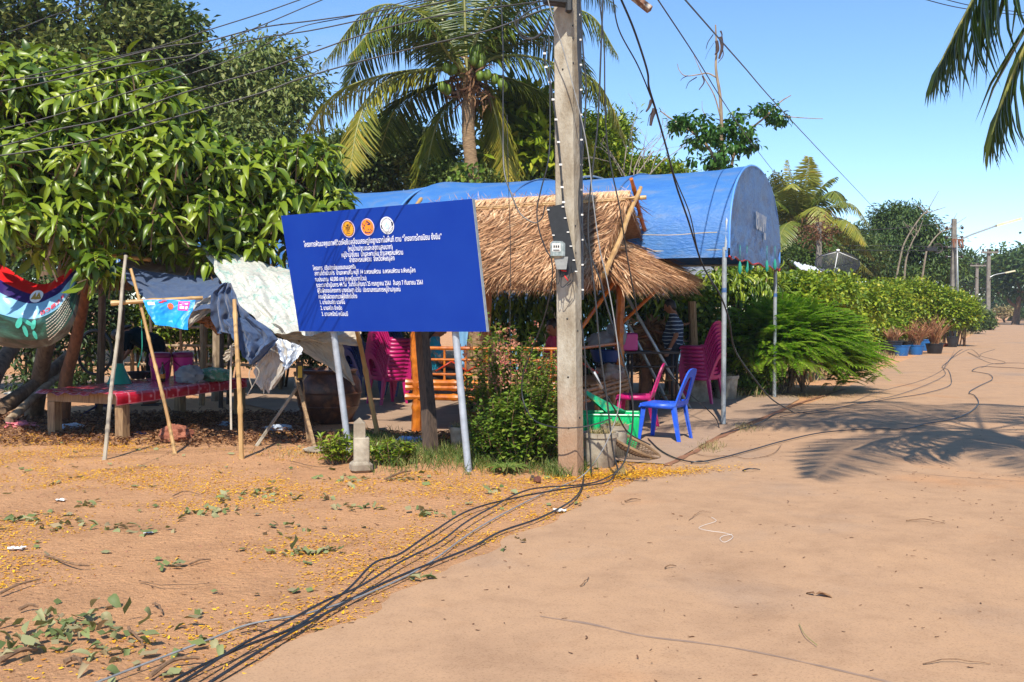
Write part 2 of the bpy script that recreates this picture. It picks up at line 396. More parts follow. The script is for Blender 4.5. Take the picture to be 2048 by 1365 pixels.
# ================================================================ ground, road, yard
def ground_mat(name, base, alt, dark, wet=None, fine=90, bstr=.5, bd=.01):
    m, nt, b = nodes(name); b.inputs['Roughness'].default_value = .95; b.inputs['Specular IOR Level'].default_value = .2
    v = coord(nt, 'Object')
    n1 = noise_n(nt, .35, 5, .6, v); r1 = ramp(nt, [alt, base, base, wet or alt], [.3, .45, .58, .72], n1.outputs['Fac'])
    n2 = noise_n(nt, 4.5, 6, .65, v); r2 = ramp(nt, [(.8, .77, .75, 1), (1, 1, 1, 1), (1.1, 1.08, 1.06, 1)], [.28, .5, .75], n2.outputs['Fac'])
    mx = nt.nodes.new('ShaderNodeMix'); mx.data_type = 'RGBA'; mx.blend_type = 'MULTIPLY'; mx.inputs[0].default_value = .8 if bstr > .3 else .6
    nt.links.new(r1.outputs[0], mx.inputs[6]); nt.links.new(r2.outputs[0], mx.inputs[7])
    n5 = noise_n(nt, 1.3, 4, .7, v, .6); r5 = ramp(nt, [(.84, .83, .83, 1), (1, 1, 1, 1), (1.07, 1.06, 1.03, 1)], [.3, .5, .7], n5.outputs['Fac'])
    mx5 = nt.nodes.new('ShaderNodeMix'); mx5.data_type = 'RGBA'; mx5.blend_type = 'MULTIPLY'; mx5.inputs[0].default_value = .9
    nt.links.new(mx.outputs[2], mx5.inputs[6]); nt.links.new(r5.outputs[0], mx5.inputs[7]); mx = mx5
    n3 = noise_n(nt, fine, 3, .7, v); r3 = ramp(nt, [dark, (1, 1, 1, 1), (1.15, 1.15, 1.12, 1)], [.33, .45, .8], n3.outputs['Fac'])
    mx2 = nt.nodes.new('ShaderNodeMix'); mx2.data_type = 'RGBA'; mx2.blend_type = 'MULTIPLY'; mx2.inputs[0].default_value = .7
    nt.links.new(mx.outputs[2], mx2.inputs[6]); nt.links.new(r3.outputs[0], mx2.inputs[7])
    nt.links.new(mx2.outputs[2], b.inputs['Base Color'])
    n4 = noise_n(nt, 22, 8, .7, v); bump(nt, b, n4.outputs['Fac'], bstr, bd)
    return m
M_dirt = ground_mat('red_dirt', (.57, .305, .15, 1), (.50, .25, .115, 1), (.62, .55, .5, 1), (.56, .29, .13, 1), 60, 1.0, .035)
M_road = ground_mat('dusty_concrete_road', (.425, .262, .152, 1), (.35, .24, .165, 1), (.62, .6, .58, 1), (.47, .25, .122, 1), 95, .3, .006)
M_pad = ground_mat('yard_concrete', (.37, .25, .17, 1), (.31, .225, .165, 1), (.7, .7, .7, 1), (.38, .25, .16, 1), 60, .3, .006)

def poly_obj(name, pts, z, m, label=None):
    bm = bmesh.new(); vs = [bm.verts.new((p[0], p[1], z)) for p in pts]; bm.faces.new(vs)
    bmesh.ops.triangulate(bm, faces=bm.faces); me = bpy.data.meshes.new(name); bm.to_mesh(me); bm.free()
    o = link_mesh(name, me, m); 
    if me.polygons[0].normal.z < 0: me.flip_normals()
    return tag(o, label, kind='structure')
# ground: one sheet, finely divided and gently uneven near the camera
mb = MB()
def gz(x, y):
    if y < 2.5 or y > 11.5 or x > -.0: return 0.0
    f = min(1, (y - 2.5) / 2, (11.5 - y) / 1.5, -x / 1.2)
    return f * (noise.noise(Vector((x * .8, y * .8, 3))) * .03 + noise.noise(Vector((x * 3.1, y * 3.1, 1))) * .012)
xs = [-600, -200, -80, -30] + [-14 + .2 * i for i in range(76)] + [3, 8, 20, 60, 150, 400, 800]
ys = [-40, -10, 0, 2] + [2.4 + .2 * i for i in range(50)] + [14, 20, 40, 80, 160, 400, 1500]
vs = [(x, y, gz(x, y)) for y in ys for x in xs]; W_ = len(xs)
mb.add(vs, [(j * W_ + i, j * W_ + i + 1, (j + 1) * W_ + i + 1, (j + 1) * W_ + i) for j in range(len(ys) - 1) for i in range(W_ - 1)])
tag(mb.build('ground', M_dirt, smooth=True, recalc=False), kind='structure')
# road
edge_px = [(1330, 934), (1440, 876), (1560, 826), (1640, 800), (1700, 772), (1750, 745), (1830, 714), (1900, 692), (1935, 676)]
edge = [Vector((-4.4, -3, 0)), G(440, 1365), G(700, 1240), G(960, 1110), G(1160, 1015)] + [G(*p) for p in edge_px]
edge = crom(edge, 14)
edge = [Vector((p.x + (noise.noise(Vector((p.y * 2.3, 0, 0))) * .16 + noise.noise(Vector((p.y * 9, 5, 0))) * .05) * min(1, max(0, (18 - p.y) / 6)), p.y, 0)) for p in edge]
far = [G(1950, 667), G(1890, 661), G(1975, 659), G(2000, 646), Vector((120, 245, 0)), Vector((160, 330, 0))]
left = [(p.x, p.y) for p in edge + far]
right = [(168, 330), (128, 245), (66, 118), (30, 52), (13.5, 19), (8.3, 8), (5, 0), (3, -3)]
poly_obj('road', left + right, .007, M_road)
# concrete yard under hut and tents
seam = [G(*p) for p in [(1337, 931), (1440, 872), (1560, 822), (1600, 800)]]
pad = [G(1200, 922), G(1110, 905), G(1000, 884), G(900, 872), G(760, 862), G(640, 842), G(500, 812), G(380, 790), Vector((-12, 16.5, 0)), Vector((-13, 24, 0)), Vector((3.6, 21, 0)), Vector((5.0, 17.9, 0))] + seam[::-1]
poly_obj('concrete_yard', [(p.x - .012, p.y) for p in pad], .012, M_pad)
def strip(name, pts, w, z, m):
    pts = crom(pts, 10); mb = MB(); vs = []; n = len(pts)
    for i, p in enumerate(pts):
        t = (pts[min(i + 1, n - 1)] - pts[max(i - 1, 0)]).normalized(); s = Vector((-t.y, t.x, 0))
        ww = w * (.5 + 1.1 * abs(noise.noise(Vector((p.x * 4, p.y * 4, 0))))) ; q = p + s * w * .5 * noise.noise(Vector((p.x * 7, p.y * 7, 9)))
        vs += [(q.x - s.x * ww, q.y - s.y * ww, z), (q.x + s.x * ww, q.y + s.y * ww, z)]
    mb.add(vs, [(2 * i, 2 * i + 2, 2 * i + 3, 2 * i + 1) for i in range(n - 1)])
    o = mb.build(name, m, smooth=False, recalc=False)
    if o.data.polygons[0].normal.z < 0: o.data.flip_normals()
    return tag(o, kind='structure')
M_seam = mat('soil_in_joint', (.30, .13, .06, 1), (.2, .09, .045, 1), .95, 12)
M_tar = mat('tar_joint', (.22, .15, .11, 1), (.36, .23, .15, 1), .9, 9, None, 0)
strip('road_joint', [G(1332, 934), G(1400, 900), G(1440, 876), G(1520, 842), G(1600, 808), G(1690, 780)], .05, .0135, M_seam)
strip('road_joint', [G(1080, 1236), G(1180, 1252), G(1290, 1276), G(1450, 1297), G(1600, 1327), G(1850, 1385)], .012, .0085, M_tar)
strip('road_joint', [G(1690, 932), G(1800, 944), G(1900, 955), G(2060, 966)], .008, .0085, M_tar)

# ================================================================ litter on the ground
def inside_dirt(x, y):   # left of the road edge
    k = 0
    for p in edge:
        if p.y >= y: return x < p.x - .02
    return False
lb = LB(); pos = []; 
cand = np.stack([rng.uniform(-8, 1.6, 160000), 3.4 + 9.2 * rng.random(160000) ** .9], 1)
for x, y in cand:
    if abs(x) > y * .58: continue
    d = noise.noise(Vector((x * .7, y * .75, 2.2))) + .45 * noise.noise(Vector((x * 2.6, y * 2.6, 7)))
    dens = (d + .15) * 1.8
    if y > 6.8 and x < -.6: dens += .16
    if y < 5.5 and x > -1.6: dens -= .25
    if random.random() < max(0, dens) ** 1.5 and inside_dirt(x, y): pos.append((x, y, gz(x, y) + .006))
    if len(pos) > 42000: break
c0 = G(1255, 952)    # the dense yellow fall at the foot of the pole
for i in range(3600):
    a = random.gauss(0, .42); b = random.gauss(0, .13) 
    x = c0.x + a + .05; y = c0.y + .35 * a + b
    pos.append((x, y, .017 + random.random() * .012))
pos = np.array(pos); n = len(pos)
T = np.stack([rng.normal(size=n), rng.normal(size=n), rng.normal(0, .12, n)], 1)
lb.add('flat', pos, T, np.array([0, 0, 1.]) + rdir(n) * .3, rng.uniform(.008, .03, n) , rng.uniform(.005, .014, n), rng.random(n))
tag(lb.build('fallen_petals', L_petal), kind='stuff')
# big fallen green leaves in heaps
lb = LB()
heaps = [(150, 1262, 60, .55), (90, 1300, 26, .4), (260, 1310, 10, .25), (40, 1040, 20, .35), (120, 1052, 14, .3), (395, 1030, 14, .28), (440, 1028, 10, .2),
         (480, 998, 16, .3), (520, 990, 9, .2), (590, 1110, 12, .16), (640, 1105, 10, .14), (570, 1068, 9, .3), (330, 1135, 6, .16), (860, 1165, 6, .16), (860, 1030, 12, .3), (700, 1020, 10, .3),
         (200, 1010, 7, .3), (620, 1000, 8, .3), (690, 965, 9, .35), (820, 960, 10, .3), (1000, 985, 8, .3), (420, 1300, 5, .2), (640, 960, 6, .3), (250, 1345, 8, .3), (1010, 1095, 4, .3), (300, 1068, 7, .3), (230, 1060, 8, .2)]
for px, py, k, s in heaps:
    c = G(px, py)
    for i in range(int(k * 1.1)):
        x = c.x + random.gauss(0, s * .36); y = c.y + random.gauss(0, s * .3)
        lb.add(random.choice(('flat', 'mid', 'big')), [(x, y, gz(x, y) + random.uniform(.012, .03 + .03 * (k > 20)))], [random.gauss(0, 1), random.gauss(0, 1), random.gauss(0, .2)], [random.gauss(0, .35), random.gauss(0, .35), 1],
               random.uniform(.035, .11), random.uniform(.025, .055), random.random(), zs=random.uniform(.06, .22))
for i in range(230):
    x = random.uniform(-6, 1); y = random.uniform(4, 12)
    if inside_dirt(x, y): lb.add('flat', [(x, y, gz(x, y) + .012)], [random.gauss(0, 1), random.gauss(0, 1), 0], [random.gauss(0, .3), random.gauss(0, .3), 1], random.uniform(.03, .09), random.uniform(.02, .05), random.random(), zs=.1)
tag(lb.build('fallen_leaves', L_litter), kind='stuff')
# brown leaf litter in the shade
lb = LB(); n = 15000
pos = np.stack([rng.uniform(-9, 1.2, n), rng.uniform(11.2, 15.0, n), rng.uniform(.015, .06, n)], 1)
keep = np.array([(p[1] > 11.3 + .5 * noise.noise(Vector((p[0] * 1.3, 0, 0))) + max(0, (p[0] + 4) * -.0)) and p[0] < (p[1] - 11.2) * -0.0 + (1.0 if p[1] < 12.4 else -2.5) for p in pos])
pos = pos[keep]; n = len(pos)
lb.add('mid', pos, np.stack([rng.normal(size=n), rng.normal(size=n), rng.normal(0, .25, n)], 1), np.array([0, 0, 1.]) + rdir(n) * .6, rng.uniform(.035, .11, n), rng.uniform(.012, .035, n), rng.random(n) * .8)
# crumbs of bark and leaf on the open dirt and the road
n = 5200; pos = np.stack([rng.uniform(-7, 7, n), rng.uniform(3.4, 14, n), np.full(n, .016)], 1)
pos = pos[np.abs(pos[:, 0]) < pos[:, 1] * .56]; dirt = np.array([inside_dirt(p[0], p[1]) for p in pos]); keep = dirt | (rng.random(len(pos)) < .4); pos[:, 2] = [gz(p[0], p[1]) + .004 if d_ else .010 for p, d_ in zip(pos, dirt)]; pos = pos[keep]; n = len(pos)
lb.add('flat', pos, np.stack([rng.normal(size=n), rng.normal(size=n), rng.normal(0, .1, n)], 1), np.array([0, 0, 1.]) + rdir(n) * .3, rng.uniform(.008, .04, n), rng.uniform(.004, .01, n), rng.random(n) * .6)
tag(lb.build('leaf_litter', L_dry), kind='stuff')
# soil clods and pebbles
mb = MB()
for i in range(1500):
    x = random.uniform(-7, 1.2); y = random.uniform(3.8, 12.2)
    if abs(x) > y * .56 or not inside_dirt(x, y): continue
    r = random.uniform(.004, .014) * (1.7 if random.random() < .07 else 1)
    M = Matrix.Rotation(random.random() * 6, 3, 'Z'); vs = [Vector((random.uniform(.6, 1) * a, random.uniform(.6, 1) * b, random.uniform(.5, .9) * c)) * r for a, b, c in ((1, 0, 0), (0, 1, 0), (-1, 0, 0), (0, -1, 0), (0, 0, 1))]
    mb.add([M @ v + Vector((x, y, gz(x, y))) for v in vs], [(0, 1, 4), (1, 2, 4), (2, 3, 4), (3, 0, 4)])
tag(mb.build('soil_crumbs', mat('soil_crumb', (.42, .2, .11, 1), (.25, .12, .07, 1), .95, 15), smooth=False, recalc=False), kind='stuff')
# twigs one could pick up
M_twig = mat('dry_twig', sc(150, 116, 84), sc(92, 70, 52), .85, 30, None, .2)
tw = [((90, 1118), (150, 1140), (180, 1138), .012, 'curved bare twig on the dirt left of the fallen cables'), ((0, 1195), (40, 1180), (84, 1166), .013, 'long brown twig at the left edge of the dirt above the big leaf heap'),
      ((0, 1335), (40, 1320), (75, 1312), .022, 'thick dark stick beside the big heap of green leaves'), ((130, 1338), (150, 1336), (162, 1340), .022, 'short charred stick end below the big leaf heap'),
      ((280, 1168), (340, 1180), (430, 1170), .006, 'thin wavy twig in the middle of the bare dirt'), ((380, 1135), (400, 1130), (420, 1126), .011, 'short straight twig near the small heap of two green leaves'),
      ((540, 1242), (570, 1245), (604, 1240), .009, 'knobbly twig touching the cables on the dirt'), ((478, 1256), (495, 1257), (514, 1255), .009, 'short pair twig lying above the thick twig near cables'), ((478, 1268), (505, 1264), (530, 1266), .016, 'thick twig stub just left of the fallen cables'),
      ((300, 1365), (345, 1340), (400, 1328), .018, 'pale forked branch under the cables at the bottom of the dirt'), ((256, 1265), (275, 1290), (288, 1300), .013, 'crooked twig right of the big green leaf heap'),
      ((306, 1215), (318, 1224), (325, 1233), .012, 'small brown stick standing off the reddish stain'), ((40, 1228), (60, 1224), (76, 1224), .016, 'pale stick end at the top of the big leaf heap'),
      ((580, 925), (640, 940), (700, 930), .008, 'thin dead branch lying under the round stone'), ((770, 965), (800, 955), (822, 948), .02, 'brown bamboo stub on the dirt near the sign'), ((345, 997), (370, 990), (400, 994), .01, 'reddish twig on the petals left of the green leaves'),
      ((1250, 1008), (1265, 1006), (1281, 1004), .012, 'dark twig on the road edge below the yellow petals'), ((1485, 946), (1500, 945), (1520, 944), .014, 'black offcut of cable on the road in front of the chairs'), ((1382, 930), (1400, 929), (1418, 929), .013, 'short black offcut touching the long black cable'),
      ((1378, 1044), (1400, 1030), (1423, 1028), .004, 'thin curved twig above the tangle of white wire on the road'), ((1813, 1046), (1850, 1046), (1890, 1051), .007, 'long thin stick on the road below the palm shadow'), ((1330, 1142), (1340, 1140), (1352, 1137), .008, 'small twig in the middle of the road'),
      ((1845, 1333), (1900, 1330), (1980, 1333), .005, 'long straw at the bottom right of the road'), ((1160, 1178), (1170, 1172), (1178, 1160), .006, 'tiny hooked twig on the road')]
for a, b, c, r, lab in tw:
    pts = [G(*q) + Vector((0, 0, r + .008)) for q in (a, b, c)]
    pts[1].z += .012; pts = crom(pts, 4); pts = [p + Vector((0, random.gauss(0, .006), 0)) for p in pts]
    tag(MB().tube(pts, [r * .6, r * .35], 6).build('twig', M_black if 'cable' in lab and 'offcut' in lab else M_twig), lab, 'twig', 'twigs and offcuts lying about')
# dead leaf on the road, scraps of paper
lb = LB(); c = G(1630, 1196) + Vector((0, 0, .02))
lb.add('mid', [c, c, c + Vector((.02, 0, 0))], [[1, .2, .1], [-.5, .9, .1], [.9, -.4, .1]], [[0, 0, 1]] * 3, [.1, .07, .08], [.035, .03, .03], [.7, .6, .8])
tag(lb.build('dead_leaf', L_dry), 'curled brown leaf alone on the open road', 'leaf')
def scrap(px, py, s, lab, m=M_white, n=6):
    mb = MB(); c = G(px, py) + Vector((0, 0, .012)); rr = random.Random(px)
    mb.grid(lambda u, v: c + Vector(((u - .5) * s * (1 + .3 * rr.random()), (v - .5) * s * .7 * (1 + .3 * rr.random()), rr.random() * s * .22)), n, n)
    return tag(mb.build('paper_scrap', m, smooth=False), lab, 'litter', 'scraps of litter on the ground')
scrap(32, 1104, .085, 'white crumpled scrap at the left edge of the dirt'); scrap(120, 1004, .07, 'small white scrap on the petals left of the bamboo props')
scrap(300, 1070, .06, 'narrow white scrap beside green leaves on the dirt'); scrap(1119, 1026, .09, 'white tissue scrap between the cables near the pole')
scrap(1243, 952, .06, 'tiny white scrap in the yellow petals beside the pole'); 
# ================================================================ the utility pole in front
def pole_pt(px, py, D=9.2): return P(px, py, D)
pb = G(1143, 957); pt_ = P(1124, -700, 9.25)   # base, top
pole = thing('utility_pole', 'tall grey concrete utility pole with black meter board, beside the blue sign', 'utility pole', (pb.x, pb.y, 0))
M_pole = mat('pole_concrete', sc(188, 182, 166), sc(156, 146, 128), .95, 5, (1, 1, .5), .9, .012, c3=sc(122, 108, 88), bscale=45, spec=.2)
nt = M_pole.node_tree; bs_ = nt.nodes['Principled BSDF']   # red dust splashed on the foot of the pole
v_ = coord(nt); sp = nt.nodes.new('ShaderNodeSeparateXYZ'); nt.links.new(v_, sp.inputs[0])
nz = noise_n(nt, 4, 4, .6, v_); ad = nt.nodes.new('ShaderNodeMath'); ad.operation = 'MULTIPLY_ADD'; ad.inputs[1].default_value = .8
nt.links.new(nz.outputs['Fac'], ad.inputs[0]); nt.links.new(sp.outputs[2], ad.inputs[2])
rr = ramp(nt, [(1, 1, 1, 1), (1, 1, 1, 1), (0, 0, 0, 1)], [0, .25, .62], None); 
mr = nt.nodes.new('ShaderNodeMapRange'); mr.inputs[1].default_value = 0; mr.inputs[2].default_value = 2.2; nt.links.new(ad.outputs[0], mr.inputs[0]); nt.links.new(mr.outputs[0], rr.inputs[0])
old = bs_.inputs['Base Color'].links[0].from_socket
mx = nt.nodes.new('ShaderNodeMix'); mx.data_type = 'RGBA'; nt.links.new(rr.outputs[0], mx.inputs[0]); nt.links.new(old, mx.inputs[6]); mx.inputs[7].default_value = (.33, .2, .12, 1)
nt.links.new(mx.outputs[2], bs_.inputs['Base Color'])
mb = MB(); yaw = radians(-31); vs = []; fs = []; NR = 26
prof = []
hw, hd, ch = .098, .078, .016     # half width, half depth, chamfer
for i in range(NR + 1):
    f = i / NR; c = pb.lerp(pt_, f); c.z = f * pt_.z - .02; k = 1 - .12 * f
    o8 = [(-hw + ch, -hd), (hw - ch, -hd), (hw, -hd + ch), (hw, hd - ch), (hw - ch, hd), (-hw + ch, hd), (-hw, hd - ch), (-hw, -hd + ch)]
    for x, y in o8:
        x *= k; y *= k; vs.append((c.x + x * cos(yaw) - y * sin(yaw), c.y + .08 + x * sin(yaw) + y * cos(yaw), c.z))
for i in range(NR):
    for k in range(8): fs.append((i * 8 + k, i * 8 + (k + 1) % 8, (i + 1) * 8 + (k + 1) % 8, (i + 1) * 8 + k))
fs += [tuple(range(7, -1, -1)), tuple(range(NR * 8, NR * 8 + 8))]
vs = []
for i in range(NR + 1):
    f = i / NR; c = pb.lerp(pt_, f); c.z = f * pt_.z - .02; k = 1 - .12 * f
    for x, y in o8:
        x *= k; y *= k; vs.append((c.x + x * cos(yaw) - y * sin(yaw), c.y + .08 + x * sin(yaw) + y * cos(yaw), c.z))
mb.add(vs, fs); mb.build('shaft', M_pole, pole, smooth=False)
# bolt holes: little dark sleeves set in the two faces
fn = Vector((sin(yaw), -cos(yaw), 0)); sn = Vector((cos(yaw), sin(yaw), 0))
for px, py, side in [(1131, 638, 0), (1134, 755, 0), (1136, 857, 0), (1116, 135, 0), (1157, 662, 1), (1162, 836, 1), (1150, 452, 1), (1152, 506, 1), (1139, 125, 1), (1139, 178, 1), (1137, 50, 1), (1140, 75, 1)]:
    D = 9.13 if side == 0 else 9.16; c = P(px, py, D)
    f = c.z / pt_.z; ax = pb.lerp(pt_, f); ax.z = c.z; ax.y += .08; k = 1 - .12 * f
    nn = fn if side == 0 else sn; dd = (c - ax); tt = dd - nn * dd.dot(nn); lim = (hw if side == 0 else hd) * k * .6
    if tt.length > lim: tt = tt.normalized() * lim
    tt.z = 0; q = ax + tt + nn * ((hd if side == 0 else hw) * k - .002)
    MB().tube([q, q + nn * .006], .009, 8).build('bolt_hole', M_black, pole)
# meter board, tilted, with electricity meter
def frame(o, ux, uy):   # local frame helper: returns fn(u,v,w)
    ux = ux.normalized(); uy = uy.normalized(); wz = ux.cross(uy)
    return lambda u, v, w_=0: o + ux * u + uy * v + wz * w_
D = 9.02
bl = P(1122, 556, D); br = P(1150, 542, D + .06); tl = P(1093, 415, D); tr = P(1128, 408, D + .06)
M_board = mat('black_board', sc(34, 36, 38), sc(44, 46, 48), .55, 30, None, .25, .002)
mb = MB(); off = Vector((.0, .022, 0)); mb.prism([bl, br + Vector((.02, 0, 0)), tr, tl], off); bo = mb.build('meter_board', M_board, pole, smooth=False)
ub = (tr - tl); vb = (bl - tl)
def bp(u, v, w_=0): return tl + ub * u + vb * v + Vector((-.05, -1, 0)).normalized() * w_
mb = MB()
for v in (.04, .2, .4, .6, .8, .96):
    for u in ((.06, .9) if v in (.04, .4, .8) else (.9,)): q = bp(u, v, .006); mb.box(q, (.022, .012, .01))
mb.build('board_clips', M_white, pole, smooth=False)
M_meter = mat('meter_glass', sc(168, 174, 170), sc(120, 128, 126), .15, 30, None, 0, metal=.2)
mc = P(1115, 500, D - .05); mb = MB(); mb.box(mc, (.13, .075, .15), bev=.02, rz=.1); mt = mb.build('meter', M_meter, pole, smooth=False)
mb = MB(); mb.box(mc + Vector((-.012, -.041, .018)), (.072, .006, .07)); mb.build('dial_plate', M_white, mt, smooth=False)
mb = MB()
for k in range(3): mb.box(mc + Vector((-.012 + (k - 1) * .019, -.046, .026)), (.012, .004, .02))
mb.box(mc + Vector((-.012, -.046, -.005)), (.055, .004, .008)); mb.build('dial_digits', M_black, mt, smooth=False)
c2 = P(1121, 528, D - .03); mb = MB(); mb.prism([c2 + Vector(q) for q in ((-.06, -.03, .06), (.065, -.03, .06), (.05, -.03, -.05), (-.035, -.03, -.05))], (0, .05, 0)); mb.build('terminal_cover', mat('grey_meter_base', sc(150, 152, 148), sc(120, 122, 120), .4, 20, None, .1), mt, smooth=False)
M_redtape = mat('red_tape', sc(214, 30, 26), sc(200, 24, 22), .5, 5, None, 0)
for a, b, c, r in [((1119, 540), (1121, 555), (1131, 544), .004), ((1124, 542), (1136, 558), (1144, 522), .004), ((1124, 541), (1123, 575), (1142, 560), .004), ((1142, 520), (1146, 560), (1134, 572), .004), ((1112, 538), (1113, 566), (1117, 568), .003), ((1117, 540), (1119, 560), (1116, 569), .003)]:
    MB().tube(crom([P(*a, D - .03), P(*b, D - .03), P(*c, D - .03)], 6), r, 6).build('meter_wire', M_black, pole)
for a, b in [((1122, 541), (1133, 543)), ((1129, 552), (1136, 562))]: MB().tube([P(*a, D - .035), P(*b, D - .035)], .006, 6).build('wire_tape', M_redtape, pole)
# long clipped cable running down the front edge and the slim board on the right flank
pp = [P(*q, 9.08) for q in [(1088, 75), (1089, 108), (1092, 135), (1100, 165), (1106, 200), (1112, 240), (1117, 285), (1121, 330), (1124, 375), (1127, 405)]]
MB().tube(crom(pp, 4), .009, 6).build('service_cable', M_black, pole)
mb = MB()
for q in pp[1:]: mb.box(q + Vector((0, -.008, 0)), (.026, .014, .016))
mb.build('cable_clips', M_white, pole, smooth=False)
M_slim = mat('slim_board', sc(62, 68, 76), sc(50, 54, 60), .6, 10, None, .1)
mb = MB(); mb.prism([P(1153, -60, 9.26), P(1160, -60, 9.3), P(1166, 600, 9.3), P(1158, 600, 9.26)], (.01, .03, 0)); mb.build('flank_board', M_slim, pole, smooth=False)
mb = MB()
for k in range(12): mb.box(P(1161 + k * .4, 30 + k * 50, 9.24), (.02, .012, .014))
mb.build('flank_clips', M_white, pole, smooth=False)
# spool rack / black boxes right at the top edge of the photo
for k, (px, py, sx, sy, sz) in enumerate([(1115, -12, .24, .12, .2), (1138, 8, .06, .08, .16)]):
    mb = MB(); mb.box(P(px, py, 9.05), (sx, sy, sz), bev=.015, rz=.35 * (k == 0)); mb.build('junction_box', M_board, pole, smooth=False)
# street lamp arm whose end shows at the top
lamp = P(1300, 20, 9.0); mb = MB(); la = P(1238, -30, 9.1); d = (lamp - la)
for k, w_ in ((0, .075), (1, .035)): mb.tube([la + Vector((0, 0, .02 * k)), lamp + Vector((0, 0, .02 * k - .0))], w_ * .5, 4)
sl = mb.build('lamp_housing', mat('rusty_white_steel', sc(196, 192, 180), sc(120, 84, 62), .7, 18, None, .2, c3=sc(90, 60, 45)), pole, smooth=False)
MB().tube([P(1124, -260, 9.2), P(1180, -120, 9.15), la + Vector((0, 0, .03))], .02, 8).build('lamp_arm', M_steel, pole)

# ================================================================ blue project sign
A = P(562, 432, 10.78); B = P(944, 398, 9.42); Cc = P(973, 664, 9.40); Dd = P(598, 663, 10.74)
u_ax = ((B - A) + (Cc - Dd)) / 2; v_ax = ((A - Dd) + (B - Cc)) / 2
sg = thing('project_sign', 'large deep blue board with white lettering and three round seals on leaning pipe legs', 'sign', (G(820, 925).x, G(820, 925).y, 0))
nrm_s = u_ax.cross(v_ax).normalized(); 
if nrm_s.y > 0: nrm_s = -nrm_s
M_signb = mat('sign_blue', (.0035, .032, .27, 1), (.006, .04, .29, 1), .5, 2, None, .06, .05, spec=.15, bscale=1.5)
mb = MB(); mb.prism([A, B, Cc, Dd], -nrm_s * .03); mb.build('board', M_signb, sg, smooth=False)
mb = MB(); back = -nrm_s * .032
for a, b in ((A, B), (B, Cc), (Cc, Dd), (Dd, A)):
    q = [(a + back), (b + back)]; mb.tube([q[0].lerp(Cc.lerp(A, .5) + back, .03), q[1].lerp(Cc.lerp(A, .5) + back, .03)], .018, 4)
mb.build('back_frame', M_steel, sg, smooth=False)
mb = MB(); mb.prism([B + Vector((.001, 0, 0)), B + Vector((.005, .002, 0)), Cc + Vector((.005, .002, 0)), Cc + Vector((.001, 0, 0))], -nrm_s * .035); mb.build('edge_strip', M_steel, sg, smooth=False)
def plane_uv(px, py):
    o = Vector((0, 0, CAMH)); d = P(px, py, 10) - o
    # bilinear quad is nearly flat: intersect with its mean plane
    n = nrm_s; c = (A + B + Cc + Dd) / 4; t = (c - o).dot(n) / d.dot(n); p = o + d * t - Dd
    uu = u_ax; vv = v_ax; m11 = uu.dot(uu); m12 = uu.dot(vv); m22 = vv.dot(vv); b1 = p.dot(uu); b2 = p.dot(vv); det = m11 * m22 - m12 * m12
    return ((b1 * m22 - b2 * m12) / det, (b2 * m11 - b1 * m12) / det)
def sp_(u, v, w_=.003): return Dd.lerp(Cc, u).lerp(A.lerp(B, u), v) + nrm_s * w_
M_let = mat('white_vinyl', sc(238, 240, 244), sc(228, 230, 236), .5, 5, None, 0)
lines = [("โครงการพัฒนาคุณภาพชีวิตเพื่อขับเคลื่อนเศรษฐกิจฐานรากในพื้นที่ ตาม “โครงการไทยนิยม ยั่งยืน”", 612, 494, 886, 478, .075, .009),
 ("(หมู่บ้าน/ชุมชนละสองแสนบาท)", 699, 502, 788, 498, .07, .009), ("หมู่บ้าน/ชุมชน  บ้านสะพานหิน ตำบลพรหมพิราม", 686, 514.5, 809, 509, .068, .009), ("อำเภอพรหมพิราม  จังหวัดพิษณุโลก", 702, 524.5, 792, 520.5, .068, .009),
 ("โครงการ  ปรับปรุงซ่อมแซมถนนลูกรัง", 629, 540.5, 714, 537.5, .062, .009), ("สถานที่ดำเนินการ  บ้านสะพานหิน หมู่ที่ 14 ต.พรหมพิราม  อ.พรหมพิราม จ.พิษณุโลก", 632, 551, 834, 544.5, .062, .009),
 ("งบประมาณ  60,000 บาท (หกหมื่นบาทถ้วน)", 633, 563, 736, 560.5, .062, .009), ("ระยะเวลาดำเนินการ 44 วัน  วันที่เริ่มสัญญา 25 กรกฎาคม 2561  สิ้นสุด 7 กันยายน 2561", 635, 574.5, 849, 568.5, .062, .009),
 ("ผู้รับผิดชอบโครงการ นางขนิษฐา บัวใบ  ประธานกรรมการหมู่บ้าน/ชุมชน", 637, 585.5, 804, 582.5, .062, .009), ("คณะผู้รับผิดชอบตรวจผู้จัดซื้อจัดจ้าง", 639, 597.5, 717, 596.5, .062, .009),
 ("1. นายประเจิด นวลจีน", 641, 608.5, 692, 608, .06, .009), ("2. นายสนิท จำกรัด", 643, 620, 686, 620, .06, .009), ("3. นายสหรัตน์ เหมือนมี", 645, 632, 698, 632, .06, .009)]
WU, HV = u_ax.length, v_ax.length
for body, x0, y0, x1, y1, sz, bo_ in lines:
    vs, fs = text_mesh(body, 1.0, bo_); wmax = max(v[0] for v in vs); a = plane_uv(x0, y0); b = plane_uv(x1, y1)
    mb = MB(); mb.add([sp_(a[0] + (b[0] - a[0]) * x / wmax, a[1] + (b[1] - a[1]) * x / wmax + y * sz / HV, .003) for x, y in vs], fs)
    mb.build('lettering', M_let, sg, smooth=False, recalc=False)
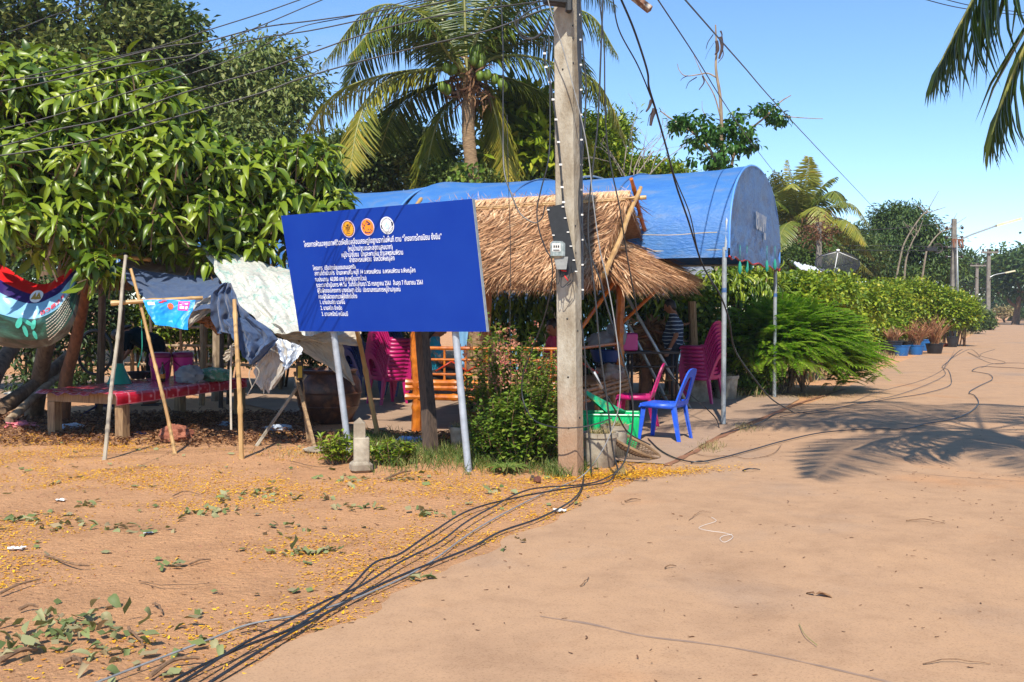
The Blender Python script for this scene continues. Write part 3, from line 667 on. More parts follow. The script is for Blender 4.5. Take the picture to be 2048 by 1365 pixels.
# three round seals
def seal(px, py, cols, marks, ring):
    cu, cv = plane_uv(px, py); R = .086
    def q(x, y, w_): return sp_(cu + x * R / WU, cv + y * R / HV, w_)
    def disc(r, w_, m, name, par):
        mb = MB(); n = 36; mb.add([q(r * cos(2 * pi * k / n), r * sin(2 * pi * k / n), w_) for k in range(n)], [tuple(range(n))]); return mb.build(name, m, par, smooth=False)
    s = disc(1.0, .003, cols[0], 'seal', sg); disc(.9, .0045, cols[1], 'seal_ring', s); disc(ring, .006, cols[2], 'seal_field', s)
    mb = MB()
    for poly in marks: mb.add([q(x, y, .0075) for x, y in poly], [tuple(range(len(poly)))])
    mb.build('seal_emblem', cols[3], s, smooth=False)
def flat(n, *c): return mat(n, sc(*c), None, .5, 5, None, 0)
Kgold, Kdk, Kor, Kind, Kwh, Kcy, Klil = flat('seal_gold', 226, 156, 30), flat('seal_black', 44, 32, 22), flat('seal_orange', 246, 138, 32), flat('seal_indigo', 40, 22, 84), flat('seal_white', 232, 234, 236), flat('seal_pale_blue', 176, 208, 226), flat('seal_lilac', 214, 190, 214)
def blob(cx, cy, rx, ry, n=9, rot=0): return [(cx + rx * cos(2 * pi * k / n) * cos(rot) - ry * sin(2 * pi * k / n) * sin(rot), cy + rx * cos(2 * pi * k / n) * sin(rot) + ry * sin(2 * pi * k / n) * cos(rot)) for k in range(n)]
m1 = [blob(.8 * cos(a), .8 * sin(a), .055, .035, 6, a) for a in [k * pi / 11 for k in range(22)]]
m1 += [blob(0, .42, .2, .1), blob(0, .2, .34, .05), blob(-.26, .05, .06, .16), blob(.26, .05, .06, .16), blob(0, .0, .1, .12), blob(0, -.16, .3, .04), blob(-.2, -.36, .05, .08), blob(0, -.36, .05, .08), blob(.2, -.36, .05, .08), blob(-.4, .3, .05, .12, 8, .6), blob(.4, .3, .05, .12, 8, -.6), blob(0, -.56, .34, .035)]
seal(699.5, 457.5, (Klil, Kdk, Kgold, Kdk), m1, .84)
m2 = [blob(.1, .62, .07, .2, 8, .3), blob(.28, .5, .26, .07, 8, -.5), blob(.3, .3, .3, .1, 8, .1), blob(-.1, .5, .06, .22, 8, -.4), blob(-.42, .2, .1, .14), blob(-.55, -.1, .09, .2, 8, .4), blob(.5, -.35, .07, .2, 8, .5), blob(-.1, -.66, .34, .06), blob(.1, -.3, .1, .06), blob(.3, -.62, .16, .08, 8, .5), blob(-.35, -.55, .12, .08, 8, -.5), blob(-.62, .35, .06, .12, 8, .2), blob(.7, .0, .05, .2)]
seal(737.8, 454, (Klil, Kor, Kor, Kind), m2, .86)
m3 = [blob(.0, .2, .16, .22), blob(-.2, -.05, .12, .2, 8, .4), blob(.2, -.1, .12, .22, 8, -.3), blob(0, -.34, .2, .1), blob(-.3, .3, .08, .12), blob(.32, .25, .08, .12)]
seal(776.5, 451, (Kwh, flat('seal_navy', 20, 30, 70), Kwh, Kcy), m3, .7)
cu, cv = plane_uv(776.5, 451); mb = MB()
for k in range(26):
    a = 2 * pi * k / 26
    if k % 13 in (0, 1): continue
    mb.add([sp_(cu + r * .086 * cos(t) / WU, cv + r * .086 * sin(t) / HV, .0075) for r, t in ((.73, a), (.88, a), (.88, a + .14), (.73, a + .14))], [(0, 1, 2, 3)])
mb.build('seal_rim_marks', Kwh, sg, smooth=False)
# the two legs and clamp plates
for (x0, y0, x1, y1) in ((700, 912, 655, 640), (938, 943, 903, 640)):
    b0 = G(x0, y0); t0 = P(x1, y1, b0.y + (.0)); 
    uv = plane_uv(x1, y1); t0 = sp_(uv[0], uv[1], -.075); b0 = Vector((b0.x, b0.y, -.05))
    ext = t0 + (t0 - b0).normalized() * .98
    MB().tube([b0, ext], .034, 12).build('leg', mat('galvanised_pipe', sc(172, 178, 186), sc(146, 152, 158), .45, 10, None, .05, metal=.2), sg)

# ================================================================ boundary stone, posts and bamboo props
g = G(722, 943); st = thing('boundary_stone', 'small stepped concrete boundary marker standing in front of the sign leg', 'boundary stone', (g.x, g.y, 0))
mb = MB(); mb.box((g.x, g.y, .045), (.2, .2, .11), rz=.3, bev=.03); mb.build('footing', M_conc, st, smooth=False)
mb = MB(); z = .09
prof = [(-.058, -.045), (.052, -.055), (.06, .05), (-.055, .055)]
for (a, b) in ((0, .28),): mb.box((g.x + .004, g.y, .19), (.145, .13, .26), rz=.2, bev=.008)
mb.build('lower_block', M_conc, st, smooth=False)
mb = MB(); R = Matrix.Rotation(.2, 3, 'Z')
pv = [R @ Vector((x * .98 - .012, y * 1.05, z)) for z, ps in ((.315, 1), (.455, .97)) for x, y in [(q[0] * ps, q[1] * ps) for q in prof]] 
apex = R @ Vector((-.012, 0, .505))
mb.add([v + Vector((g.x, g.y, 0)) for v in pv] + [apex + Vector((g.x, g.y, 0))], [(0, 1, 5, 4), (1, 2, 6, 5), (2, 3, 7, 6), (3, 0, 4, 7), (4, 5, 8), (5, 6, 8), (6, 7, 8), (7, 4, 8), (3, 2, 1, 0)])
mb.build('upper_block', M_conc, st, smooth=False)
def bamboo(name, pts, r, m, lab, cat='bamboo pole', group='bamboo props at the tarp shelter', knots=.33, par=None, taper=.8, wob=.012):
    pts = crom(pts, 8) if len(pts) > 2 else [pts[0].lerp(pts[1], k / 24) for k in range(25)]
    L = sum((b - a).length for a, b in zip(pts, pts[1:])); dense = []; rs = []
    # resample with swollen rings at the nodes
    acc = 0; n = max(12, int(L / .04)); cum = [0]
    for a, b in zip(pts, pts[1:]): cum.append(cum[-1] + (b - a).length)
    for k in range(n + 1):
        s_ = L * k / n; j = max(0, min(len(pts) - 2, next((i for i in range(len(cum) - 1) if cum[i + 1] >= s_), len(cum) - 2)))
        f = (s_ - cum[j]) / max(1e-6, cum[j + 1] - cum[j]); p = pts[j].lerp(pts[j + 1], f)
        ph = (s_ % knots) / knots; rr = r * (1 - (1 - taper) * k / n) * (1.22 if ph < .13 else 1)
        w_ = Vector((sin(s_ * 5 + r * 900), cos(s_ * 4.2), 0)) * wob * r / .02 * .3
        dense.append(p + w_); rs.append(rr)
    o = MB().tube(dense, rs, 8).build(name, m, par)
    if par is None: tag(o, lab, cat, group)
    return o
def GB(px, py): v = G(px, py); v.z = -.04; return v
a0 = GB(207, 921); bamboo('bamboo_pole', [a0, P(232, 700, 10.6), P(252, 512, 11.1)], .022, M_bamboo_grey, 'long pale grey bamboo pole, leftmost of the leaning props before the table')
b0 = GB(352, 909); bamboo('bamboo_pole', [b0, P(318, 760, 10.85), P(262, 538, 11.1)], .02, M_bamboo, 'thin tan bamboo pole crossing the grey pole in front of the pink coolers')
bamboo('bamboo_pole', [P(222, 607, 10.9), P(300, 602, 11.0), P(405, 596, 11.2)], .025, M_bamboo, 'horizontal bamboo rail tied to the two crossed props', knots=.4)
c0_ = GB(484, 919); bamboo('wooden_prop', [c0_, P(478, 780, 10.4), P(474, 688, 10.5), P(468, 600, 10.7)], .026, M_bamboo, 'knotty brown stick prop holding up the navy cloth', 'prop', knots=.5)
d0 = GB(757, 876); bamboo('bamboo_pole', [d0, P(735, 760, 11.9), P(713, 662, 11.6), P(695, 585, 11.4)], .03, M_bamboo, 'yellow bamboo prop between the sign leg and the magenta chairs', knots=.42)
bamboo('bamboo_pole', [P(500, 553, 12.4), P(640, 557, 12.3), P(720, 558, 12.2)], .028, M_bamboo, 'horizontal bamboo under the white tarp behind the sign', knots=.5)
bamboo('bamboo_pole', [P(150, 488, 12.6), P(205, 508, 12.4), P(300, 520, 12.2)], .03, M_bamboo, 'sloping bamboo ridge under the mango leaves at the tarp corner', knots=.4)
g = G(862, 910); mb = MB(); top = P(838, 585, 10.9); gb = Vector((g.x, g.y, -.05))
mb.tube([gb, gb.lerp(top, .3) + Vector((.01, 0, 0)), gb.lerp(top, .65), top], [.085, .08, .075, .072], 4); o = mb.build('timber_post', M_darkwood, smooth=False)
tag(o, 'dark weathered squared timber post leaning behind the sign', 'post')
# ================================================================ low wooden table and what lies on it
K = Vector((-4.5, 11.8, 0)); e1 = Vector((-1.12, .5, 0)); e2 = Vector((.74, 2.75, 0)); TZ = .54
tb = thing('wooden_table', 'low wide timber table with thick square legs under the mango tree', 'table', (K.x, K.y, 0))
def tq(a, b, z=0): return K + e1 * a + e2 * b + Vector((0, 0, z))
mb = MB()
for i in range(7): mb.prism([tq(i / 7 + .003, -.01, TZ - .025), tq((i + 1) / 7 - .003, -.01, TZ - .025), tq((i + 1) / 7 - .003, 1.01, TZ - .025), tq(i / 7 + .003, 1.01, TZ - .025)], (0, 0, .025))
mb.build('tabletop', M_wood, tb, smooth=False)
for a0_, b0_, a1_, b1_ in ((.02, .012, .98, .012), (.02, .012, .02, .98), (.98, .012, .98, .98), (.02, .98, .98, .98)):
    p, q = tq(a0_, b0_, TZ - .127), tq(a1_, b1_, TZ - .127); t = (q - p).normalized(); s = Vector((-t.y, t.x, 0)) * .018
    MB().prism([p - s, q - s, q + s, p + s], (0, 0, .1)).build('apron', M_wood, tb, smooth=False)
for a, b in ((.06, .03), (.94, .03), (.06, .96), (.94, .96)):
    MB().box(tq(a, b, (TZ - .13) / 2 - .02), (.12, .12, TZ - .09), rz=.0 - .42, bev=.006).build('leg', M_wood, tb, smooth=False)
# red patterned oilcloth
m, nt, b = nodes('red_oilcloth'); b.inputs['Roughness'].default_value = .25
uvn = nt.nodes.new('ShaderNodeUVMap'); br_ = nt.nodes.new('ShaderNodeTexBrick'); br_.inputs['Scale'].default_value = 6; br_.offset = 0; br_.inputs['Mortar Size'].default_value = .035
br_.inputs['Color1'].default_value = sc(196, 22, 44); br_.inputs['Color2'].default_value = sc(176, 16, 38); br_.inputs['Mortar'].default_value = sc(232, 150, 160); br_.inputs['Brick Width'].default_value = .5; br_.inputs['Row Height'].default_value = .5
wv = nt.nodes.new('ShaderNodeTexVoronoi'); wv.inputs['Scale'].default_value = 26; nt.links.new(uvn.outputs[0], wv.inputs['Vector']); nt.links.new(uvn.outputs[0], br_.inputs['Vector'])
rp = ramp(nt, [sc(250, 200, 205), sc(226, 70, 80), sc(190, 24, 44)], [.12, .24, .36], wv.outputs['Distance'])
mx = nt.nodes.new('ShaderNodeMix'); mx.data_type = 'RGBA'; mx.inputs[0].default_value = .45; nt.links.new(br_.outputs[0], mx.inputs[6]); nt.links.new(rp.outputs[0], mx.inputs[7]); nt.links.new(mx.outputs[2], b.inputs['Base Color'])
M_oil = m
def uv_grid(name, fn, nu, nv, m, parent=None, th=None, smooth=True):
    """sheet with UV = (u,v)"""
    me = bpy.data.meshes.new(name); W = nu + 1
    vs = [fn(i / nu, j / nv) for j in range(nv + 1) for i in range(nu + 1)]
    fs = [(j * W + i, j * W + i + 1, (j + 1) * W + i + 1, (j + 1) * W + i) for j in range(nv) for i in range(nu)]
    uvs = [(i / nu, j / nv) for j in range(nv + 1) for i in range(nu + 1)]
    me.from_pydata([tuple(v) for v in vs], [], fs); ul = me.uv_layers.new(name='uv')
    for lp in me.loops: ul.data[lp.index].uv = uvs[lp.vertex_index]
    o = link_mesh(name, me, m, parent, smooth)
    return o
def clothf(u, v):   # u across (e1), v along (e2); hangs over the near long edge and the left end
    a = -.07 + 1.12 * u; b = -.045 + 1.03 * v
    z = TZ + .006; off = Vector((0, 0, 0))
    if a < 0: z += a * 1.9; a = -.012 - .004 * sin(v * 60)
    if v < .1 and u > .1: z += .03 * noise.noise(Vector((u * 9, v * 20, 1))) + .03 * (1 - v / .1) * abs(noise.noise(Vector((u * 7, 3, v * 9))))
    if b < 0: z += b * .8 * (u > .35)
    z += .006 * abs(noise.noise(Vector((u * 12, v * 22, 4))))
    return tq(a, b, max(z, TZ + .004 if a > 0 and b > 0 else .3))
tag(uv_grid('tablecloth', clothf, 44, 70, M_oil), 'red and pink patterned oilcloth spread over the low timber table', 'tablecloth')
def on_table(px, D, z=TZ + .012): v = P(px, 700, D); v.z = z; return v
# pink coolers
M_cool = mat('pink_cooler', sc(206, 38, 140), sc(190, 30, 128), .35, 3, None, 0); M_cool2 = mat('plum_lid', sc(128, 18, 74), sc(112, 16, 66), .4, 3, None, 0)
ck = thing('drink_cooler', 'magenta round drink cooler on the red tablecloth, the one behind the thin bottle', 'cooler', on_table(320, 14.15), 'pink coolers on the table')
L0 = Vector(ck.location)
MB().lathe([(.115, 0), (.12, .02), (.138, .28), (.14, .3)], L0, 24).build('bucket', M_cool, ck)
MB().lathe([(.145, .3), (.15, .31), (.148, .345), (.13, .37), (.05, .378)], L0, 24).build('lid', M_cool2, ck)
MB().tube(crom([L0 + Vector((-.14, -.03, .26)), L0 + Vector((-.1, -.13, .2)), L0 + Vector((0, -.165, .14)), L0 + Vector((.1, -.13, .2)), L0 + Vector((.14, -.03, .26))], 6), .007, 6).build('handle', M_cool2, ck)
c2 = copy_tree(ck); c2.location = on_table(365, 14.3); c2['label'] = 'magenta round drink cooler on the red tablecloth, beside the clear plastic bag'; c2.rotation_euler.z = .6
M_clear = mat('clear_plastic', sc(190, 196, 200), sc(150, 156, 166), .2, 9, None, .4, .02, trans=.5)
M_glass = mat('brown_glass', sc(70, 40, 16), sc(40, 22, 10), .08, 5, None, 0)
bt = thing('glass_bottle', 'slim glass bottle with yellow label standing before the pink cooler', 'bottle', on_table(325, 13.6)); L0 = Vector(bt.location)
MB().lathe([(.03, 0), (.034, .01), (.034, .15), (.014, .2), (.012, .26), (.014, .265)], L0, 16).build('glass', M_glass, bt)
MB().lathe([(.0352, .05), (.0352, .11)], L0, 16, caps=False).build('label', mat('yellow_label', sc(226, 170, 40), sc(200, 60, 30), .5, 60, None, 0), bt)
def bag(name, c, r, m, lab, cat='plastic bag', seed=1, group=None, amp=.35):
    mb = MB(); c = Vector(c); vs = []; n = 26; mm = 16; fs = []
    for i in range(mm):
        t = -pi / 2 + pi * i / (mm - 1)
        for k in range(n):
            a = 2 * pi * k / n; d = Vector((cos(t) * cos(a), cos(t) * sin(a), sin(t)))
            f = 1 + amp * (noise.noise(d * 2.2 + Vector((seed * 7, 0, 0))) + .5 * abs(noise.noise(d * 6 + Vector((seed, 2, 0)))))
            q = Vector((d.x * r[0] * f, d.y * r[1] * f, d.z * r[2] * f)); q.z = max(q.z, -r[2] * .75)
            vs.append(c + q + Vector((0, 0, r[2] * .75)))
    for i in range(mm - 1):
        for k in range(n): fs.append((i * n + k, i * n + (k + 1) % n, (i + 1) * n + (k + 1) % n, (i + 1) * n + k))
    mb.add(vs, fs); return tag(mb.build(name, m), lab, cat, group)
bag('plastic_bag', on_table(378, 13.5), (.17, .12, .13), M_clear, 'puffed clear plastic bag right of the pink coolers', seed=2)
M_netbag = mat('net_bag', sc(200, 196, 182), sc(60, 140, 110), .6, 16, None, .6, .02, c3=sc(150, 130, 110))
bag('food_bag', on_table(432, 13.8), (.2, .14, .10), M_netbag, 'beige and green bundled net bag at the right end of the table', 'bag', 5)
M_teal = mat('teal_plastic', sc(40, 150, 130), sc(30, 130, 112), .4, 6, None, .2)
MB().lathe([(.16, 0), (.15, .02), (.07, .2), (.05, .26)], on_table(238, 13.3), 12).build('food_cover', M_teal); tag(bpy.context.scene.objects['food_cover'], 'teal mesh cone cover at the far left of the red table', 'food cover')
mb = MB(); mb.lathe([(.08, 0), (.13, .06), (.15, .1), (.14, .1), (.07, .015)], on_table(276, 14.0, TZ + .03), 20); tag(mb.build('mixing_bowl', M_black), 'shallow black bowl behind the teal cone cover', 'bowl')
# blue mat and rubbish under the table, lump of earth, laterite stone
mb = MB(); a_, b_ = G(160, 842), G(262, 812); mb.sheet(lambda u, v: Vector((a_.x + (b_.x - a_.x) * u, a_.y + (b_.y - a_.y) * u + v * .7, .06 + .05 * sin(u * 5) + .12 * v)), 10, 6, (0, 0, .012)); tag(mb.build('folded_mat', mat('indigo_mat', sc(44, 48, 120), sc(34, 36, 96), .7, 8)), 'indigo blue folded mat lying under the timber table', 'mat')
M_lat = mat('laterite', sc(176, 110, 84), sc(120, 66, 46), .95, 14, None, .9, .02)
bag('earth_lump', G(352, 884), (.17, .12, .1), M_lat, 'rough lump of red earth under the table beside the thin bamboo pole', 'earth lump', 8, amp=.5)
bag('stone', G(635, 905), (.14, .1, .035), M_conc, 'flat grey stone on the dirt below the tripod', 'stone', 9); bag('stone', G(1075, 967), (.03, .03, .035), mat('rusty_stone', sc(110, 64, 50), sc(70, 40, 32), .9, 14), 'small rusty brown stone on the dirt left of the pole', 'stone', 4)
bag('stone', G(1065, 962), (.02, .02, .03), M_darkwood, 'tiny dark stone touching the rusty stone', 'stone', 6)
cl = [((40, 856), .34, sc(220, 120, 130), 'pink and white torn packaging at the left edge'), ((145, 858), .26, sc(214, 218, 226), 'white plastic wrapper beside the left table leg'), ((560, 862), .3, sc(180, 190, 204), 'clear crumpled plastic between the tripod legs'), ((820, 888), .3, sc(150, 190, 236), 'pale blue crumpled cloth in the weeds behind the stone marker'), ((790, 902), .2, sc(40, 60, 80), 'dark plastic bag in the weeds left of the pale blue cloth'), ((842, 880), .16, sc(236, 240, 244), 'bright white folded paper in the weeds'), ((280, 870), .14, sc(90, 130, 190), 'blue sachet under the table'), ((20, 790), .2, sc(210, 210, 205), 'white scrap on the ground left of the logs'), ((700, 900), .16, sc(170, 120, 100), 'dull brown wrapper at the foot of the sign leg'), ((450, 852), .18, sc(160, 176, 190), 'silvery sachet under the far table end')]
for (q, s, c, lab) in cl:
    g = G(*q); bag('crumpled_litter', g, (s * .45, s * .3, s * .14), mat('litter_' + str(q[0]), c, tuple(x * .7 for x in c[:3]) + (1,), .4, 9, None, .4, .02), lab, 'litter', q[0], 'crumpled litter at the shelter', amp=.8)

# ================================================================ tarps and cloths
M_navycl = mat('navy_cloth', sc(60, 82, 116), sc(48, 68, 100), .9, 30, None, .25, .002, sheen=.3, trans=.08)
M_tan = mat('tan_tarp', sc(206, 196, 178), sc(178, 164, 142), .7, 3, (1, 1, 1), .25, .01, trans=.22)
M_grey = mat('grey_tarp', sc(170, 160, 140), sc(128, 120, 104), .8, 4, None, .3, .01, trans=.1)
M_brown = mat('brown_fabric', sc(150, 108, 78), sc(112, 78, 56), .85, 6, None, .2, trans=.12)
M_silvert = mat('silver_foil_tarp', sc(226, 230, 236), sc(170, 178, 190), .35, 10, None, .8, .01, metal=.3)
M_whitet = mat('white_tarp', sc(190, 184, 174), sc(164, 156, 144), .6, 4, None, .25, .008, trans=.15)
m, nt, b = nodes('printed_tarp'); b.inputs['Roughness'].default_value = .5
v_ = coord(nt); vo = nt.nodes.new('ShaderNodeTexVoronoi'); vo.feature = 'DISTANCE_TO_EDGE'; vo.inputs['Scale'].default_value = 14; nt.links.new(v_, vo.inputs['Vector'])
n1 = noise_n(nt, 9, 6, .65, v_, 1.0); r1 = ramp(nt, [sc(110, 136, 128), sc(164, 190, 178), sc(188, 188, 178), sc(194, 190, 180)], [.3, .38, .46, .7], n1.outputs['Fac'])
r2 = ramp(nt, [(.35, .42, .42, 1), (1, 1, 1, 1)], [.01, .05], vo.outputs['Distance']); mx = nt.nodes.new('ShaderNodeMix'); mx.data_type = 'RGBA'; mx.blend_type = 'MULTIPLY'; mx.inputs[0].default_value = .55
nt.links.new(r1.outputs[0], mx.inputs[6]); nt.links.new(r2.outputs[0], mx.inputs[7]); nt.links.new(mx.outputs[2], b.inputs['Base Color']); M_print = m
def curve_at(pts, t):
    c = crom(pts, 10) if len(pts) > 1 else pts; f = t * (len(c) - 1); i = min(int(f), len(c) - 2); return c[i].lerp(c[i + 1], f - i)
def drape(name, Lp, Rp, m, lab, cat='tarp', folds=3, amp=.05, sag=0, nu=60, nv=44, skew=.6, fine=.022, seed=0, group=None, edge=0):
    Lp = [P(*q) for q in Lp]; Rp = [P(*q) for q in Rp]
    Lc = crom(Lp, 10); Rc = crom(Rp, 10)
    def at(c, t): f = t * (len(c) - 1); i = min(int(f), len(c) - 2); return c[i].lerp(c[i + 1], f - i)
    def fn(u, v):
        p = at(Lc, v).lerp(at(Rc, v), u); env = sin(pi * u) ** .6 if 0 < u < 1 else 0
        w_ = sin(folds * 2 * pi * (u + skew * v * .35) + seed) * amp * (.35 + .65 * v)
        p = p + Vector((0, -1, 0)) * w_ + Vector((0, 0, -sag * 4 * u * (1 - u)))
        q = Vector((u * 5 + seed, v * 5, seed)); p += Vector((noise.noise(q * 1.6), noise.noise(q + Vector((9, 0, 0))), noise.noise(q + Vector((0, 9, 0))))) * fine
        q2 = Vector((u * 17 + v * 6 + seed, v * 9, 3)); p += Vector((0, -1, .3)) * noise.noise(q2) * fine * .9 + Vector((0, -1, 0)) * abs(noise.noise(Vector((u * 30 + v * 12, v * 14, seed)))) * fine * .35
        if edge and v == 1: p.z += edge * noise.noise(Vector((u * 9, seed, 0)))
        return p
    o = uv_grid(name, fn, nu, nv, m); 
    return tag(o, lab, cat, group), fn
# grey sheets above, in the shade of the leaves
drape('grey_tarp', [(232, 480, 13.4), (236, 512, 12.8), (240, 535, 12.2)], [(430, 490, 13.6), (432, 530, 12.8), (436, 562, 12.3)], M_grey, 'dull grey tarp roof half hidden under the mango leaves', sag=.04, fine=.05)
drape('grey_tarp', [(435, 500, 13.2), (450, 535, 12.6), (452, 545, 12.4)], [(560, 540, 12.6), (600, 552, 12.4), (640, 560, 12.3)], M_grey, 'grey peaked tarp just left of the sign below the leaves', fine=.03, folds=2)
drape('navy_sheet', [(215, 520, 12.0), (255, 560, 11.6), (300, 607, 11.1)], [(438, 548, 12.1), (445, 578, 11.6), (452, 608, 11.1)], M_navycl, 'wide navy cloth awning stretched behind the crossed bamboo props', 'awning', folds=2, amp=.03, sag=.08)
drape('brown_sheet', [(196, 508, 12.6), (192, 545, 12.4), (196, 578, 12.2)], [(258, 540, 12.3), (262, 560, 12.2), (268, 582, 12.1)], M_brown, 'brown hanging fabric behind the tall grey bamboo pole', 'awning', folds=2, amp=.06)
drape('brown_sheet', [(268, 590, 13.0), (268, 610, 12.9), (272, 640, 12.8)], [(436, 596, 13.2), (436, 625, 13.0), (434, 668, 12.8)], M_brown, 'tan underside of the tarp showing behind the navy drape', 'awning', folds=2, amp=.03) if False else None
o_, _ = drape('printed_tarp', [(404, 492, 12.2), (440, 560, 11.6), (500, 630, 11.2), (548, 668, 11.0)], [(560, 534, 12.4), (620, 560, 11.9), (672, 620, 11.4), (690, 668, 11.2)], M_print, 'pale green and white printed tarp sloping down behind the sign', folds=3, amp=.06, fine=.045, nu=80, nv=60)
drape('white_tarp', [(455, 548, 12.5), (480, 570, 12.2), (520, 590, 12.0)], [(562, 560, 12.6), (640, 566, 12.5), (650, 600, 12.3)], M_whitet, 'smooth white tarp patch glowing above the printed tarp', folds=1, amp=.03)
drape('tan_tarp', [(545, 664, 11.25), (556, 672, 11.3), (570, 678, 11.35)], [(722, 655, 11.9), (722, 672, 11.8), (718, 692, 11.7)], M_tan, 'rolled cream tarp edge running behind the two sign legs', folds=1, amp=.04, sag=-.0, seed=2)
drape('tan_tarp', [(556, 670, 11.5), (600, 700, 11.55), (650, 730, 11.6), (706, 768, 11.7)], [(560, 670, 11.52), (670, 680, 11.8), (690, 715, 11.75), (710, 770, 11.7)], M_tan, 'triangular cream tarp corner hanging behind the left sign leg', folds=1.5, amp=.03)
drape('white_flap', [(536, 690, 11.05), (516, 722, 11.0), (510, 752, 11.0), (524, 784, 11.0)], [(548, 672, 11.1), (572, 690, 11.0), (572, 735, 10.95), (548, 778, 11.0)], M_whitet, 'torn white tarp flap hanging lowest beside the navy cloth', folds=1.2, amp=.04, edge=.08)
drape('silver_flap', [(546, 674, 11.0), (556, 700, 10.9), (566, 725, 10.85), (570, 738, 10.85)], [(600, 690, 11.1), (606, 705, 11.1), (590, 722, 11.0), (573, 740, 10.86)], M_silvert, 'shiny silver foil flap folded over the white tarp', folds=2, amp=.04)
drape('white_strip', [(478, 676, 11.4), (464, 690, 11.35), (446, 712, 11.3)], [(484, 680, 11.4), (478, 700, 11.35), (452, 724, 11.3)], M_tan, 'small cream tarp tongue sticking out left of the knotty prop', folds=1, amp=.01)
drape('white_cloth', [(430, 588, 11.2), (400, 602, 11.2), (386, 620, 11.15), (370, 660, 11.1)], [(452, 584, 11.3), (444, 605, 11.3), (430, 618, 11.25), (386, 648, 11.15)], M_whitet, 'white cloth tied between the navy drape and the blue banner', 'cloth', folds=2, amp=.03)
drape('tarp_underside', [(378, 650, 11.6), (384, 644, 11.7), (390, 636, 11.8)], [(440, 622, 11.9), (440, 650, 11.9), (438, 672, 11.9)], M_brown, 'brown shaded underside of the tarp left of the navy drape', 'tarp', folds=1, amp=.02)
drape('navy_drape', [(448, 566, 10.9), (426, 586, 10.85), (424, 625, 10.8), (432, 664, 10.8), (448, 668, 10.8)], [(462, 566, 10.9), (474, 600, 10.8), (500, 634, 10.8), (520, 650, 10.85), (552, 668, 10.9)], M_navycl, 'navy blue cloth draped over the prop, upper folds', 'cloth', folds=3.5, amp=.08, nu=80, nv=60, group='navy cloths on the prop')
drape('navy_drape', [(446, 640, 10.72), (462, 668, 10.7), (480, 700, 10.7), (500, 730, 10.7)], [(500, 632, 10.75), (552, 672, 10.75), (538, 700, 10.7), (508, 730, 10.7)], M_navycl, 'navy cloth tip knotted into a point beside the white flap', 'cloth', folds=2.5, amp=.06, nu=60, nv=44, group='navy cloths on the prop')
for pts, lab in (([(463, 690), (461, 770), (462, 860)], 'long pale strap hanging down by the knotty prop'), ([(505, 730), (498, 750), (504, 775)], 'knotted grey string below the navy cloth'), ([(508, 730), (518, 748), (495, 790)], 'loose cream string end below the navy cloth'), ([(283, 640), (284, 700), (276, 735)], 'thin dark green cord hanging by the crossed props')):
    D0 = 11.2 if pts[0][0] < 470 else 10.7
    tag(MB().tube(crom([P(*q, D0) for q in pts], 6), .012 if pts[0][0] == 463 else .005, 5, flat=.3 if pts[0][0] == 463 else 1).build('cord', M_tan if pts[0][0] > 300 else M_teal), lab, 'cord')
# blue printed banner with badge shapes
M_bban = mat('sky_blue_banner', sc(34, 160, 236), sc(26, 140, 226), .45, 3, None, .1)
o_, fnb = drape('blue_banner', [(286, 600, 10.82), (292, 615, 10.8), (302, 632, 10.8), (314, 650, 10.8)], [(392, 600, 10.9), (388, 618, 10.88), (378, 640, 10.84), (377, 660, 10.8)], M_bban, 'bright sky blue printed banner hanging from the bamboo rail', 'banner', folds=1.2, amp=.05, fine=.006)
def decal(fn, poly, m, name, par, lift=.006):
    mb = MB()
    for pl in (poly if isinstance(poly[0][0], (tuple, list)) else [poly]):
        c = (sum(p[0] for p in pl) / len(pl), sum(p[1] for p in pl) / len(pl)); n = len(pl)
        pts = [fn(*c)] + [fn(*p) for p in pl]
        mb.add([p + Vector((0, -lift, 0)) for p in pts], [(0, 1 + k, 1 + (k + 1) % n) for k in range(n)])
    return mb.build(name, m, par, smooth=False, recalc=False)
def rect(a, b, c, d): return [(a, b), ((a + c) / 2, b), (c, b), (c, (b + d) / 2), (c, d), ((a + c) / 2, d), (a, d), (a, (b + d) / 2)]
decal(fnb, rect(.66, .06, .9, .4), flat('badge_pink', 232, 60, 150), 'badge', o_); decal(fnb, [rect(.69, .1, .75, .22), rect(.78, .12, .87, .18), rect(.7, .27, .8, .35), rect(.83, .26, .88, .36)], Kwh, 'badge_marks', o_, .009)
decal(fnb, blob(.5, .26, .055, .12, 14), flat('badge_orange', 226, 96, 40), 'badge', o_); decal(fnb, rect(.08, .1, .22, .22), Kwh, 'badge', o_); decal(fnb, [blob(.34, .1, .05, .03), blob(.4, .05, .05, .03)], flat('badge_red', 210, 50, 50), 'badge', o_)
